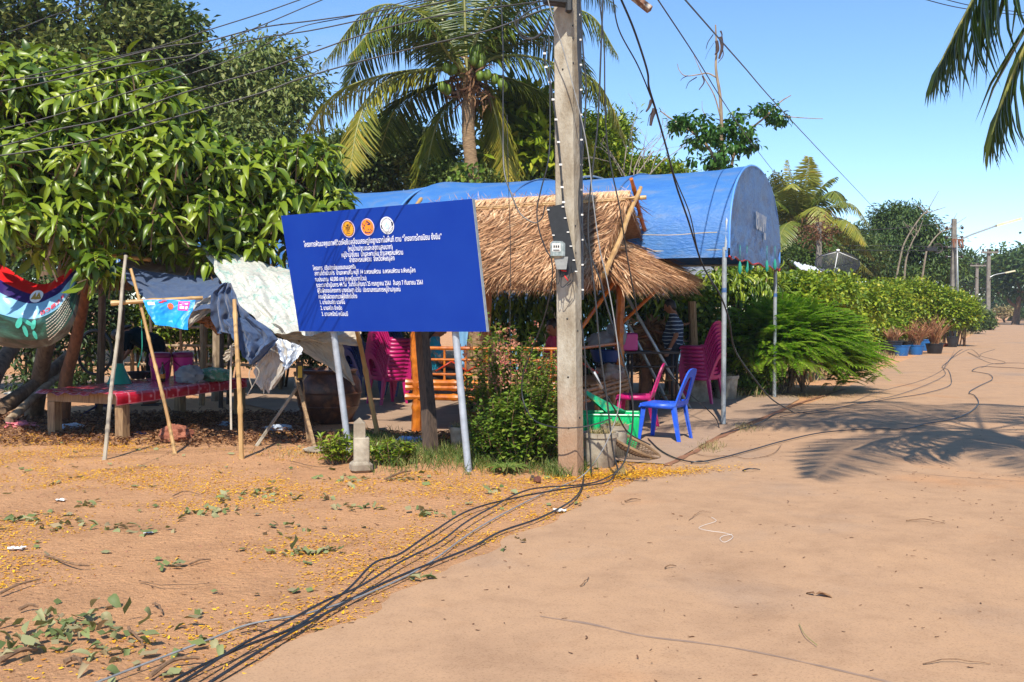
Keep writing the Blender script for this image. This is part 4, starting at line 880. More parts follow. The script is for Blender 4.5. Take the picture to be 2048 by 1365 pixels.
# hammock-like printed banner on the left
m, nt, b = nodes('printed_banner'); b.inputs['Roughness'].default_value = .3
uvn = nt.nodes.new('ShaderNodeUVMap'); spx = nt.nodes.new('ShaderNodeSeparateXYZ'); nt.links.new(uvn.outputs[0], spx.inputs[0])
n1 = noise_n(nt, 3, 2, .5, uvn.outputs[0]); ad = nt.nodes.new('ShaderNodeMath'); ad.operation = 'MULTIPLY_ADD'; ad.inputs[1].default_value = .05; nt.links.new(n1.outputs['Fac'], ad.inputs[0]); nt.links.new(spx.outputs[1], ad.inputs[2])
r1 = ramp(nt, [sc(186, 24, 28), sc(44, 26, 88), sc(120, 172, 200), sc(30, 62, 54), sc(46, 74, 66), sc(64, 56, 50)], [0, .19, .33, .58, .8, .9], ad.outputs[0]); r1.color_ramp.interpolation = 'CONSTANT'
n2 = noise_n(nt, 9, 5, .7, uvn.outputs[0], 1); r2 = ramp(nt, [(.3, .5, .45, 1), (1, 1, 1, 1), (1.6, 2.2, 2.0, 1)], [.35, .5, .65], n2.outputs['Fac'])
st_ = nt.nodes.new('ShaderNodeMath'); st_.operation = 'GREATER_THAN'; st_.inputs[1].default_value = .58; nt.links.new(spx.outputs[1], st_.inputs[0])
mx = nt.nodes.new('ShaderNodeMix'); mx.data_type = 'RGBA'; mx.blend_type = 'MULTIPLY'; nt.links.new(st_.outputs[0], mx.inputs[0]); nt.links.new(r1.outputs[0], mx.inputs[6]); nt.links.new(r2.outputs[0], mx.inputs[7]); nt.links.new(mx.outputs[2], b.inputs['Base Color'])
def bann(u, v):
    top = crom([P(-150, 470, 11.5), P(-60, 505, 11.45), P(5, 532, 11.4), P(60, 564, 11.35), P(96, 567, 11.35), P(132, 545, 11.4), P(169, 512, 11.5)], 8)
    bot = crom([P(-150, 560, 11.4), P(-80, 640, 11.25), P(-10, 688, 11.15), P(60, 697, 11.1), P(112, 686, 11.15), P(150, 640, 11.25), P(171, 520, 11.5)], 8)
    f = u * (len(top) - 1); i = min(int(f), len(top) - 2); a = top[i].lerp(top[i + 1], f - i); c = bot[i].lerp(bot[i + 1], f - i)
    p = a.lerp(c, v); p.y += -.22 * sin(pi * v) * sin(pi * u) + .02 * sin(u * 40 + v * 6) * (1 - v) + .015 * noise.noise(Vector((u * 14, v * 9, 0)))
    return p
bn = tag(uv_grid('printed_banner', bann, 60, 30, m), 'large sagging printed banner in red, purple and teal hung under the mango tree', 'banner')
bu = lambda px: (px + 150) / 321
decal(bann, blob(bu(42), .2, .05, .1, 18), Kwh, 'oval_logo', bn, .008)
decal(bann, [[(bu(30), .25), (bu(38), .13), (bu(42), .24)], [(bu(39), .25), (bu(46), .13), (bu(56), .25)]], flat('logo_gold', 170, 140, 60), 'logo_peaks', bn, .012)
vs, fs = text_mesh('อว825', 1, .02); wm = max(v[0] for v in vs)
mb = MB(); mb.add([bann(bu(56) + x / wm * .185, .52 - .0 * x - y * .10 - .03 * x / wm) + Vector((0, -.012, 0)) for x, y in vs], fs); mb.build('banner_lettering', flat('banner_red', 200, 30, 60), bn, smooth=False, recalc=False)
mb = MB(); rr = random.Random(4)
for j in range(7):     # rows of tiny print, too small to read
    v0 = .62 + j * .045; x = 66 - j * 2
    while x < 128 - j * 2:
        w_ = rr.uniform(1.2, 4); a, c = bu(x), bu(x + w_); pl = rect(a, v0 - (x - 66) * .0016, c, v0 + .014 - (x - 66) * .0016); n = 8
        mb.add([bann(*q) + Vector((0, -.01, 0)) for q in pl], [tuple(range(8))]); x += w_ + rr.uniform(.5, 1.2)
mb.build('small_print', flat('print_cream', 206, 196, 176), bn, smooth=False, recalc=False)
decal(bann, [blob(bu(8), .62, .018, .09, 10, .2), blob(bu(24), .6, .02, .07, 10, -.4), blob(bu(36), .64, .018, .08, 10, .2), blob(bu(16), .74, .014, .09, 10), blob(bu(32), .8, .012, .07, 10)], flat('print_teal', 60, 170, 150), 'glove_shapes', bn, .01)
# ================================================================ bamboo hut with thatched roof
HA = Vector((-1.18, 12.62, 0)); hu = Vector((.975, -.20, 0)).normalized(); hv = Vector((.34, .94, 0)).normalized(); HW, HD_ = 1.93, 2.4
def hq(a, b, z=0): return HA + hu * a + hv * b + Vector((0, 0, z))
hut = thing('bamboo_hut', 'open bamboo hut with straw thatched roof and built-in orange benches', 'hut', tuple(HA))
for a, b, n_ in ((0, 0, 0), (HW, 0, 1), (HW, HD_, 2), (0, HD_, 3)):
    bamboo('post', [hq(a, b, -.02), hq(a, b, 2.25)], .062, M_bamboo_org, '', par=hut, knots=.3, taper=.95)
def bar(name, p, q, r=.028, m=None, k=.3): bamboo(name, [p, q], r, m or M_bamboo_org, '', par=hut, knots=k, taper=.95, wob=.004)
for z, r in ((.62, .036), (.555, .036), (.44, .04)): bar('bench_rail', hq(-.12, -.03, z), hq(HW + .05, -.03, z), r)
for z in (1.04, .9, .72): bar('railing', hq(0, .02, z), hq(HW, .02, z), .022 if z > 1 else .015)
for a in np.linspace(.35, HW - .25, 6): bar('baluster', hq(a, .02, .62), hq(a, .02, 1.04), .014)
M_rl = mat('red_painted_cane', sc(190, 60, 24), sc(160, 44, 20), .4, 5, None, 0)
for i in range(5):
    a = .25 + i * .4
    for s in (0, 1): MB().tube([hq(a + s * .2, -.0, .76 + (.12 if s else 0)), hq(a + .2 + s * .2, -.0, .88 - (.12 if s else 0))], .011, 6).build('lattice_cane', M_rl, hut)
# bench floors: slatted bamboo along front, right and left sides
def bench(a0, b0, a1, b1, z, along, n):
    for i in range(n):
        f = (i + .5) / n
        if along == 'a': p, q = hq(a0, b0 + (b1 - b0) * f, z), hq(a1, b0 + (b1 - b0) * f, z)
        else: p, q = hq(a0 + (a1 - a0) * f, b0, z), hq(a0 + (a1 - a0) * f, b1, z)
        MB().tube([p, q], .02, 6).build('bench_slat', M_bamboo_org if along == 'a' else mat_benchside, hut)
mat_benchside = mat('pale_bamboo_slat', sc(178, 128, 78), sc(132, 84, 46), .5, 12, None, .2)
bench(0, .02, HW, .5, .6, 'a', 11); bench(HW - .45, .5, HW + .12, HD_, .57, 'b', 12)
for z in (.53, .47, .41): bar('side_rail', hq(HW + .12, 0, z), hq(HW + .12, HD_ + .05, z), .026, mat_benchside)
for b in (.1, .8, 1.6, HD_ - .02): bar('bench_leg', hq(HW + .1, b, 0), hq(HW + .1, b, .56), .035, mat_benchside)
bar('railing', hq(HW, 0, 1.04), hq(HW, HD_, 1.04), .02)
bar('brace', hq(HW, 0, 1.12), hq(HW + .5, .4, 1.98), .024); bar('brace', hq(HW, HD_, 1.3), hq(HW + .6, HD_ - .05, 1.86), .024)
# roof geometry
RZ, EZ = 2.9, 1.86; ov = .42
ridL, ridR = hq(-.35, HD_ / 2, RZ - .05), hq(HW + .42, HD_ / 2, RZ + .06)
efL, efR = hq(-.45, -ov, EZ), hq(HW + .4, -ov, EZ); erL, erR = hq(-.45, HD_ + ov, EZ), hq(HW + .42, HD_ + ov, EZ)
straw_cols = [(.15, .068, .032), (.42, .215, .105), (.66, .39, .2), (.86, .63, .39)]
L_straw = leafmat('straw', straw_cols, .65, .12, [0, .35, .7, 1], .3)
M_straw = mat('straw_bed', (.42, .24, .13, 1), (.28, .14, .07, 1), .9, 30, (1, 1, 1), .8, .02)
def thatch(name, a, b, c, d, n, lean=.35, ln=.36, top_frac=1.0, thick=.09):
    """a,b upper edge; d,c lower edge"""
    nn = (b - a).cross(d - a).normalized(); 
    if nn.z < 0: nn = -nn
    mb = MB(); rows = 9; rs_ = .035 if name != 'skirt_thatch' else .004
    def f(u, v):
        p = a.lerp(b, u).lerp(d.lerp(c, u), v); st = (v * rows) % 1
        return p + nn * (.02 + rs_ * st + .012 * noise.noise(p * 5))
    mb.sheet(f, 30, 36, -nn * thick); bed = mb.build(name, M_straw, hut)
    u = rng.random(n); v = rng.random(n) ** .95 * 1.0
    A_, B_, C_, D_ = [np.array(list(q)) for q in (a, b, c, d)]
    pos = (A_ + (B_ - A_) * u[:, None]) * (1 - v[:, None]) + (D_ + (C_ - D_) * u[:, None]) * v[:, None]
    dn = (D_ - A_) * (1 - u[:, None]) + (C_ - B_) * u[:, None]; dn = nrm(dn); al = nrm(B_ - A_)
    sw = np.array([noise.noise(Vector((float(x) * 4, float(y) * 3, 2))) for x, y in zip(u, v)])
    T = dn + al * (rng.normal(0, .28, n) + lean * (-1) + sw * .7)[:, None] + np.array(list(nn)) * rng.normal(.06, .1, n)[:, None]
    N_ = np.array(list(nn))
    pos = pos + N_ * (.04 + .05 * rng.random(n))[:, None] - dn * .12
    lb = LB(); lb.add('dia', pos, T, N_ + rdir(n) * .5, ln * rng.uniform(.5, 1.3, n), rng.uniform(.007, .018, n), np.clip(.5 + sw * .5 + rng.normal(0, .22, n), 0, 1), zs=.02)
    # ragged fringe over the lower edge
    m_ = n // 7; u = rng.random(m_); pos = D_ + (C_ - D_) * u[:, None] - nrm(D_ - A_) * .15 + N_ * rng.uniform(-.08, .07, m_)[:, None]
    T = nrm(D_ - A_) + al * rng.normal(-lean * .6, .35, m_)[:, None] + np.array([0, 0, -.25]) + N_ * rng.normal(0, .1, m_)[:, None]
    lb.add('dia', pos, T, N_ + rdir(m_) * .5, ln * rng.uniform(.4, 1.0, m_), rng.uniform(.007, .016, m_), rng.random(m_), zs=.02)
    # stray ends on the side edges
    for (e0, e1_, sg_) in ((A_, D_, -1), (B_, C_, 1)):
        k_ = n // (9 if name == 'skirt_thatch' else 26); v = rng.random(k_); pos = e0 + (e1_ - e0) * v[:, None] + N_ * rng.uniform(-.09, .07, k_)[:, None] - nrm(e1_ - e0) * .1 - al * sg_ * .02
        T = nrm(e1_ - e0) + al * sg_ * rng.uniform(-.1, .4, k_)[:, None] + N_ * rng.normal(-.1, .15, k_)[:, None]
        lb.add('dia', pos, T, al * sg_ + rdir(k_) * .5, ln * rng.uniform(.4, 1.0, k_), rng.uniform(.01, .02, k_), rng.random(k_), zs=.02)
    lb.build('straw_blades', L_straw, bed); return bed
thatch('front_thatch', ridL, ridR, efR, efL, 15000)
thatch('rear_thatch', ridR, ridL, erL, erR, 2600)
# pale ridge bundle bent over the top
mb = MB(); n = 2600; u = rng.random(n); A_, B_ = np.array(list(ridL)), np.array(list(ridR)); hvn = np.array(list(hv))
pos = A_ + (B_ - A_) * u[:, None] + np.array([0, 0, .1]) + hvn * (rng.normal(0, .03, n))[:, None]
sl = nrm(np.array(list(efL - ridL))); lb = LB(); T = sl + np.array(list(hu)) * rng.normal(0, .14, n)[:, None]
lb.add('dia', pos, T, np.array([0, -.5, .8]) + rdir(n) * .4, rng.uniform(.2, .3, n), rng.uniform(.01, .02, n), rng.uniform(.65, 1.0, n), zs=.02)
T = rdir(110) + np.array([-.4, 0, 1.0]); lb.add('dia', pos[:110], T, rdir(110), rng.uniform(.06, .16, 110), .007, rng.random(110), zs=.01)
lb.build('ridge_straw', L_straw, hut)
off = (efL - ridL).normalized() * .23 + Vector((0, -.06, .09))
bamboo('ridge_lath', [ridL + off, ridR + off + hu * .1], .016, M_bamboo, '', par=hut, knots=.5)
bamboo('ridge_lath', [ridL + off * .96 + (efL - ridL).normalized() * .06, ridR + off * .96 + (efL - ridL).normalized() * .05], .011, M_bamboo, '', par=hut, knots=.5)
bamboo('ridge_pole', [ridL, ridR + hu * .2], .035, M_bamboo, '', par=hut, knots=.5)
bamboo('rafter', [efR + Vector((0, -.05, .04)) + hu * .1, ridR + hu * .1 + Vector((.0, 0, .14)) + hv * .12], .032, M_bamboo, '', par=hut, knots=.5)
bamboo('rafter', [erR + hu * .06, ridR + hu * .06 + Vector((-.02, 0, .22)) - hv * .16], .032, M_bamboo_org, '', par=hut, knots=.5)
bamboo('rafter', [hq(-.5, -ov, EZ), hq(-.5, HD_ / 2 + .1, RZ + .12)], .03, M_bamboo, '', par=hut, knots=.5)
for f in (.2, .42, .64, .85):
    p = ridR.lerp(erR, f); bamboo('roof_batten', [p - hu * .7, p + hu * .07], .018, M_bamboo, '', par=hut, knots=.5)
p = ridR.lerp(efR, .62); q = ridR.lerp(erR, .62); bamboo('tie_beam', [p, q], .026, M_bamboo, '', par=hut, knots=.5)
bar('eave_beam', hq(-.3, 0, 2.05), hq(HW + .5, 0, 2.05), .04); bar('eave_beam', hq(-.3, HD_, 2.05), hq(HW + .5, HD_, 2.05), .04); bar('eave_beam', hq(HW, -.1, 2.02), hq(HW, HD_ + .1, 2.02), .04)
# skirt roof under the right gable
thatch('skirt_thatch', hq(HW + .1, .25, 2.34), hq(HW + .15, HD_ - .0, 2.43), hq(HW + .98, HD_ + .1, 1.9), hq(HW + .78, -.35, 1.83), 3600, lean=-.1, ln=.4)

# ================================================================ blue tents
M_tent = mat('blue_tent_pvc', (.035, .155, .46, 1), (.055, .185, .46, 1), .5, 2.2, (1, 1, 3), .5, .03, c3=(.14, .22, .38, 1), trans=.06)
M_tend = mat('dusty_blue_pvc', (.045, .12, .31, 1), (.065, .135, .29, 1), .5, 3, (1, 1, 1), .6, .04, c3=(.11, .155, .26, 1), trans=.06)
M_trim = mat('red_trim', sc(190, 50, 40), sc(170, 40, 34), .6, 5, None, 0)
ax = Vector((-.924, .3825, 0)); wx = Vector((.3825, .924, 0)); T0 = Vector((2.82, 13.4, 0)); TWd = 4.65
def tent(org, L, zoff, label, pl_):
    t = thing('event_tent', label, 'tent', tuple(org))
    q = lambda l, s, z: org + ax * l + wx * s + Vector((0, 0, z + zoff))
    def prof(v): a = pi * v; return TWd / 2 - cos(a) * TWd / 2, 2.32 + 1.33 * max(0, sin(a)) ** .78
    def f(u, v):
        s, z = prof(v); sag = -.06 * sin(pi * u) * sin(pi * v) + .012 * noise.noise(Vector((u * 16, v * 10, zoff)))
        bow = .03 * abs(sin(u * pi * 3)) * sin(pi * v)
        return q(u * L, s, z + sag - bow)
    MB().sheet(f, 60, 40, (0, 0, -.006)).build('canopy', M_tent, t)
    # valance on the front eave
    MB().sheet(lambda u, v: q(u * L, -.01 + .015 * sin(u * 40), 2.33 - .13 * v), 60, 3, (0, .006, 0)).build('valance', M_tent, t)
    def g(u, v):     # end wall: from eave line up to the arch
        s, z = prof(v if False else u); base = 2.2 + .02 * sin(u * 40)
        zz = base + (z - base) * v; w_ = .03 * noise.noise(Vector((s * 2.4, zz * 2.4, 0))) + .03 * noise.noise(Vector((s * 8, zz * 8, 3))) * (1.2 if zz < 2.6 else .5)
        return q(-.0 - w_ - .02, s, zz)
    MB().sheet(g, 44, 24, ax * .006).build('end_wall', M_tend, t)
    mb = MB(); mb.tube([q(-.022, prof(k / 40)[0], 2.2 + .02 * sin(k)) for k in range(41)], .012, 5); mb.build('red_hem', M_trim, t)
    mb = MB(); mb.tube([q(-.015, *prof(k / 40)) for k in range(41)], .016, 6); mb.build('arch_seam', mat('light_blue_seam', (.12, .32, .75, 1), (.1, .28, .7, 1), .4, 5, None, 0), t)
    for l in (L * .33, L * .66): MB().tube([q(l, prof(k / 30)[0], prof(k / 30)[1] - .045 + .0) + Vector((0, -.0, .035 - .03 * sin(pi * k / 30))) for k in range(1, 30)], .012, 5).build('canopy_seam', M_tend, t)
    MB().tube([q(u * L / 30, .06, 2.52 - .0 * u + .01 * sin(u)) + Vector((0, -.05, 0)) for u in range(1, 29)], .008, 5).build('hem_cord', M_tan, t)
    for l, s in pl_:
        if 1:
            po = MB().tube([q(l, s, -zoff), q(l, s, 2.33)], .032, 10).build('tent_pole', M_steel, t)
            MB().box(q(l, s, -zoff + .006), (.12, .12, .012)).build('foot_plate', M_steel, po, smooth=False)
            MB().tube([q(l, s, 1.74), q(l, s, 1.8)], .0335, 10).build('pole_clamp', M_tend, po)
    for s in (.02, TWd - .03): MB().tube([q(0, s, 2.3), q(L, s, 2.3)], .022, 6).build('eave_bar', M_steel, t)
    for l in (.03, L / 2, L - .03): MB().tube([q(l, prof(k / 16)[0], prof(k / 16)[1] - .03) for k in range(17)], .018, 6).build('roof_hoop', M_steel, t)
    return t, q, prof
te, tq_, tpf = tent(T0, 4.9, 0, 'blue barrel-roofed tent nearest the road with lettered end wall', ((.05, .02), (.05, TWd - .03), (4.8, TWd - .03)))
te2, _, _ = tent(T0 + ax * 5.0 - wx * .1, 5.2, -.07, 'second blue barrel-roofed tent behind the sign and mango leaves', ((5.1, .02), (5.1, TWd - .03)))
# faded white lettering on the end wall
vs, fs = text_mesh('ชมพู', 1, .03); wm = max(v[0] for v in vs)
mb = MB(); mb.add([tq_(-.06, 1.85 + x / wm * 1.0, 2.72 + y * .42) for x, y in vs], fs); mb.build('tent_lettering', mat('faded_white', sc(196, 194, 184), sc(140, 150, 166), .7, 26, None, 0), te, smooth=False, recalc=False)
# teal cords and pouches hung from the tent edge
for i, (px, py, h) in enumerate([(1480, 530, .3), (1494, 520, .28), (1502, 540, .22), (1534, 520, .3), (1550, 528, .26)]):
    p = P(px, 505, 14.0 + i * .6); th = thing('hanging_pouch', ['teal pouch on a cord under the tent end, leftmost', 'longer teal pouch just right of the leftmost one', 'small teal pouch in the middle of the row', 'teal pouch hanging near the rear tent pole', 'last teal pouch beside the rear tent pole'][i], 'pouch', tuple(p), 'teal pouches hung under the tent')
    MB().tube([p + Vector((0, 0, .1)), p - Vector((0, 0, h * .4))], .004, 5).build('cord', M_teal, th); MB().lathe([(.006, 0), (.02, -.04), (.03, -.14), (.008, -.18)][::-1], p - Vector((0, 0, h * .4)), 8).build('pouch', M_teal, th)

# ================================================================ plastic chairs
def make_chair(name, label, m, group=None):
    t = thing(name, label, 'chair', (0, 0, 0), group)
    def seat(u, v):
        x = (u - .5) * (.40 + .02 * v); y = -.2 + .43 * v; e = max(abs(u - .5) * 2, abs(v - .45) * 1.8)
        z = .43 - .014 * max(0, 1 - e * e * 1.1) 
        if e > .93: z -= .02
        if v > .93: z -= .018
        return Vector((x, y, z))
    MB().sheet(seat, 14, 14, (0, 0, -.022)).build('seat', m, t)
    mb = MB()
    for s in (-1, 1): mb.box((s * .2, 0.01, .395), (.016, .38, .055))
    mb.box((0, .222, .392), (.36, .016, .05)); mb.box((0, -.19, .4), (.36, .016, .05)); mb.build('seat_skirt', m, t)
    # backrest with keyhole opening
    yb = lambda z: -.205 - .30 * (z - .42) - .1 * max(0, z - .42) ** 2
    outer = [(-.2, .40), (-.19, .5), (-.176, .6), (-.158, .7), (-.14, .77), (-.11, .81), (-.06, .826), (0, .83), (.06, .826), (.11, .81), (.14, .77), (.158, .7), (.176, .6), (.19, .5), (.2, .40), (.13, .40), (.06, .4), (0, .4), (-.06, .4), (-.13, .4)]
    inner = [(-.115, .47), (-.112, .53), (-.1, .6), (-.082, .66), (-.066, .7), (-.045, .72), (-.02, .727), (0, .729), (.02, .727), (.045, .72), (.066, .7), (.082, .66), (.1, .6), (.112, .53), (.115, .47), (.08, .455), (.04, .45), (0, .449), (-.04, .45), (-.08, .455)]
    n = len(outer); mb = MB(); vs = []
    for yy in (0, .02):
        for ring in (outer, [((o[0] + i[0]) / 2, (o[1] + i[1]) / 2) for o, i in zip(outer, inner)], inner):
            for x, z in ring: vs.append(Vector((x, yb(z) - yy - .16 * x * x * -6 * .12 + (.02 if ring is not outer and 0 else 0), z)))
    fs = []
    for r in (0, 1):
        for k in range(n):
            k2 = (k + 1) % n; fs.append((r * n + k, r * n + k2, (r + 1) * n + k2, (r + 1) * n + k)); b_ = 3 * n
            fs.append((b_ + r * n + k, b_ + (r + 1) * n + k, b_ + (r + 1) * n + k2, b_ + r * n + k2))
    for k in range(n):
        k2 = (k + 1) % n; fs.append((k, 3 * n + k, 3 * n + k2, k2)); fs.append((2 * n + k, 2 * n + k2, 5 * n + k2, 5 * n + k))
    mb.add(vs, fs); mb.build('backrest', m, t)
    for s in (-1, 1):
        for pts in ([(s * .188, .205, .41), (s * .2, .225, .2), (s * .212, .245, 0)], [(s * .19, -.2, .45), (s * .2, -.235, .22), (s * .21, -.275, 0)]):
            a, b_, c_ = [Vector(q) for q in pts]; mb = MB(); out = Vector((s, 0, 0)); fy = Vector((0, 1 if pts[0][1] > 0 else -1, 0)); vs = []
            for p, w_ in ((a, .052), (b_, .044), (c_, .034)):     # L-shaped hollow section
                vs += [p, p - out * w_, p - out * w_ - fy * .012, p - out * .012 - fy * .012, p - out * .012 - fy * w_ * 1.1, p - fy * w_ * 1.1]
            fs = [tuple(range(5, -1, -1)), tuple(range(12, 18))]
            for i in (0, 1):
                for k in range(6): fs.append((i * 6 + k, i * 6 + (k + 1) % 6, i * 6 + 6 + (k + 1) % 6, i * 6 + 6 + k))
            mb.add(vs, fs); mb.build('leg', m, t, smooth=False)
    return t
def face(dx, dy): return atan2(dy, dx) - pi / 2
bc = make_chair('plastic_chair', 'bright blue plastic chair with a sticker on its back, nearest the road', M_blue); bc.location = (1.77, 11.88, .013); 
mb = MB(); mb.box((-.02, -.352, .775), (.13, .004, .055)); stk = mb.build('sticker', mat('paper_sticker', sc(220, 226, 232), sc(190, 110, 110), .6, 60, None, 0), bc, smooth=False); stk.rotation_euler = (.0, 0, 0)
bc.rotation_euler.z = face(-.86, .5)
mc_ = make_chair('plastic_chair', 'single magenta plastic chair just behind the blue one', M_magenta); mc_.location = (1.58, 13.0, .013); mc_.rotation_euler.z = face(-.97, .25)
def stack(base, n, px, D, dx, dy, where, step=.062):
    g = P(px, 700, D); words = ['bottom chair', 'second chair up', 'third chair up', 'fourth chair up', 'fifth chair up', 'sixth chair up', 'seventh chair up', 'eighth chair up', 'ninth chair up', 'tenth chair up']
    for i in range(n):
        c = copy_tree(base); 
        for ch in list(c.children):
            if ch.name.startswith('sticker'): bpy.data.objects.remove(ch)
        f = Vector((dx, dy, 0)).normalized(); c.location = Vector((g.x, g.y, .013 + i * step)) + f * (.012 * i)
        c.rotation_euler.z = face(dx, dy) + random.uniform(-.015, .015)
        c['label'] = ('topmost chair' if i == n - 1 else words[i]) + ' in the ' + where; c['group'] = where + 's' if False else 'chairs stacked in the ' + where
nv_ = make_chair('plastic_chair', 'x', M_navy); 
stack(mc_, 9, 1407, 16.6, -.78, .62, 'magenta stack beside the front tent pole')
stack(mc_, 11, 775, 16.4, .76, .64, 'magenta stack behind the blue sign legs')
stack(nv_, 9, 726, 17.6, .7, .7, 'dark blue stack left of the magenta stack'); stack(nv_, 11, 806, 18.0, .8, .55, 'dark blue stack behind the hut post', .055)
for ch in list(nv_.children): bpy.data.objects.remove(ch)
bpy.data.objects.remove(nv_)
# ================================================================ things at the foot of the pole
# green box with its lid leaning open
gb = thing('green_box', 'bright green ribbed plastic box with its lid tipped open, between pole and blue chair', 'box', (1.06, 11.15, .012)); o = Vector(gb.location); R = Matrix.Rotation(-.12, 3, 'Z')
def gq(x, y, z): return o + R @ Vector((x, y, z))
W2, D2, H2 = .33, .2, .36
mb = MB()
for (x0, y0, x1, y1) in ((-W2, -D2, W2, -D2), (W2, -D2, W2, D2), (W2, D2, -W2, D2), (-W2, D2, -W2, -D2)):
    n = 20 if abs(x1 - x0) > .1 else 12; L_ = Vector((x1 - x0, y1 - y0, 0)); nn = Vector((L_.y, -L_.x, 0)).normalized()
    for zz in ((0, 1),):
        def f(u, v, x0=x0, y0=y0, L_=L_, nn=nn, n=n):
            rib = .006 * (1 if int(u * n * 2) % 2 else 0) * (1 if .04 < v < .9 else 0); k = .9 + .1 * v
            p = Vector((x0, y0, 0)) + L_ * u; return gq(p.x * k + nn.x * rib, p.y * k + nn.y * rib, .02 + H2 * v)
        mb.sheet(f, n * 2, 10, R @ (-nn * .008))
mb.sheet(lambda u, v: gq((u - .5) * 1.8 * W2, (v - .5) * 1.8 * D2, .02), 2, 2, (0, 0, .01)); mb.build('tub', M_green, gb, smooth=False)
mb = MB(); A0 = P(1178, 785, 11.0); 
lidp = [P(1178, 785, 11.05), P(1258, 822, 11.3), P(1216, 826, 10.95), P(1196, 812, 10.9)]
lp0, lp1, lp2 = P(1180, 786, 11.1), P(1255, 824, 11.35), P(1212, 824, 10.95)
def lidf(u, v): p = lp0.lerp(lp1, u) + (lp2 - lp1) * v * (.25 + .75 * u); return p + Vector((0, -.02, .02)) * sin(pi * v) 
mb.sheet(lidf, 14, 10, (.01, .05, -.03)); mb.build('lid', mat('worn_green_lid', sc(20, 180, 110), sc(30, 150, 100), .4, 14, None, .2, c3=sc(150, 150, 60)), gb)
mb = MB(); mb.tube([gq(W2 * .98, -D2, .37), gq(-W2 * .98, -D2, .37), gq(-W2 * .98, D2, .37), gq(W2 * .98, D2, .37), gq(W2 * .98, -D2, .37)], .012, 6); mb.build('rim', M_green, gb)
# round bamboo sieve leaning on the box
bc_ = thing('woven_basket', 'round woven bamboo sieve leaning against the green box', 'basket', tuple(G(1270, 905)))
cen = Vector((1.22, 10.45, .15)); ua = Vector((.86, -.06, -.42)).normalized() ; ub_ = Vector((.1, .98, .05)).normalized(); ubn = (ub_ - ua * ub_.dot(ua)).normalized(); wn = ua.cross(ubn)
R0 = .33
MB().tube([cen + (ua * cos(a) + ubn * sin(a)) * R0 for a in [2 * pi * k / 40 for k in range(41)]], .014, 6, caps=False).build('hoop', mat('brown_hoop', sc(150, 120, 86), sc(100, 76, 52), .7, 9), bc_)
mb = MB(); n = 22
for k in range(1, n):
    x = -R0 + 2 * R0 * k / n; h = sqrt(max(0, R0 * R0 - x * x))
    for aa, bb in ((ua, ubn), (ubn, ua)):
        mb.tube([cen + aa * x + bb * (-h + 2 * h * j / 8) - wn * (.10 * (1 - (x * x + (-h + 2 * h * j / 8) ** 2) / R0 / R0)) for j in range(9)], .0042, 4)
mb.build('weave', mat('woven_cane', sc(120, 88, 56), sc(66, 48, 34), .7, 30, None, .2), bc_)
# cement planters
def planter(px, py, r, h, lab, m=M_conc, grp='cement planters by the pole'):
    g = G(px, py); g.y += r; t = thing('cement_planter', lab, 'planter', (g.x, g.y, 0), grp)
    MB().lathe([(r * .78, 0), (r * .8, .01), (r * .95, h * .86), (r * 1.04, h * .87), (r * 1.05, h), (r * .93, h), (r * .9, h * .8), (.01, h * .78)], g, 28, caps=False).build('pot', m, t)
    MB().lathe([(r * .91, h * .86), (.01, h * .9)], g, 20, caps=False).build('soil', M_dirt, t)
    lb = LB(); n = 260; a = rng.random(n) * 2 * pi; q = np.stack([g.x + cos_(a) * r * .7 * rng.random(n), g.y + sin_(a) * r * .7 * rng.random(n), np.full(n, h * .85)], 1)
    lb.add('strap', q, rdir(n) * .6 + np.array([0, 0, .8]), rdir(n), rng.uniform(.03, .13, n), .008, rng.random(n)); lb.build('dry_weeds', L_drygrass, t); return t
cos_, sin_ = np.cos, np.sin
planter(1203, 938, .17, .33, 'round cement planter with dry weeds, touching the pole'); planter(1232, 918, .14, .33, 'taller cement planter half hidden behind the first one')
planter(925, 905, .15, .26, 'mossy grey planter in the weeds behind the right sign leg'); planter(1397, 806, .26, .42, 'grey cement pot behind the magenta chair stack'); planter(1458, 800, .2, .4, 'plain grey cement pot right of the magenta chair stack')
# dark stall table with bucket, basin, in the hut's shade
g = Vector((1.9, 15.6, 0)); t = thing('stall_table', 'narrow dark metal table standing behind the hut post', 'table', tuple(g))
M_dkmetal = mat('dark_metal', sc(60, 46, 40), sc(40, 32, 30), .6, 10)
MB().box((g.x, g.y, .87), (1.25, .5, .03)).build('tabletop', M_dkmetal, t, smooth=False)
for x in (-.58, -.1, .58):
    for y in (-.22, .22): MB().tube([(g.x + x, g.y + y, 0), (g.x + x, g.y + y, .86)], .022, 6).build('leg', M_dkmetal, t)
MB().tube([(g.x - .6, g.y - .22, .66), (g.x + .6, g.y - .22, .66)], .018, 6).build('crossbar', M_dkmetal, t)
mb = MB(); mb.box((1.72, 15.5, 1.03), (.34, .28, .27), bev=.02); tag(mb.build('pink_basin', M_cool), 'square magenta tub on the dark metal table', 'tub')
mb = MB(); c = P(1215, 700, 14.6); c.z = .75
mb.lathe([(.14, 0), (.2, .03), (.24, .18), (.25, .19), (.2, .03)], c, 20); tag(mb.build('blue_basin', mat('dark_blue_plastic', sc(20, 60, 120), sc(16, 50, 100), .4, 5)), 'deep blue plastic basin under the bags in the hut', 'basin')
bag('plastic_bag', P(1205, 695, 14.6), (.2, .14, .12), M_clear, 'crumpled clear bag on the blue basin in the hut', seed=12); bag('plastic_bag', P(1233, 690, 14.9), (.14, .12, .2), M_clear, 'tall clear bag hanging by the hut post', seed=14)
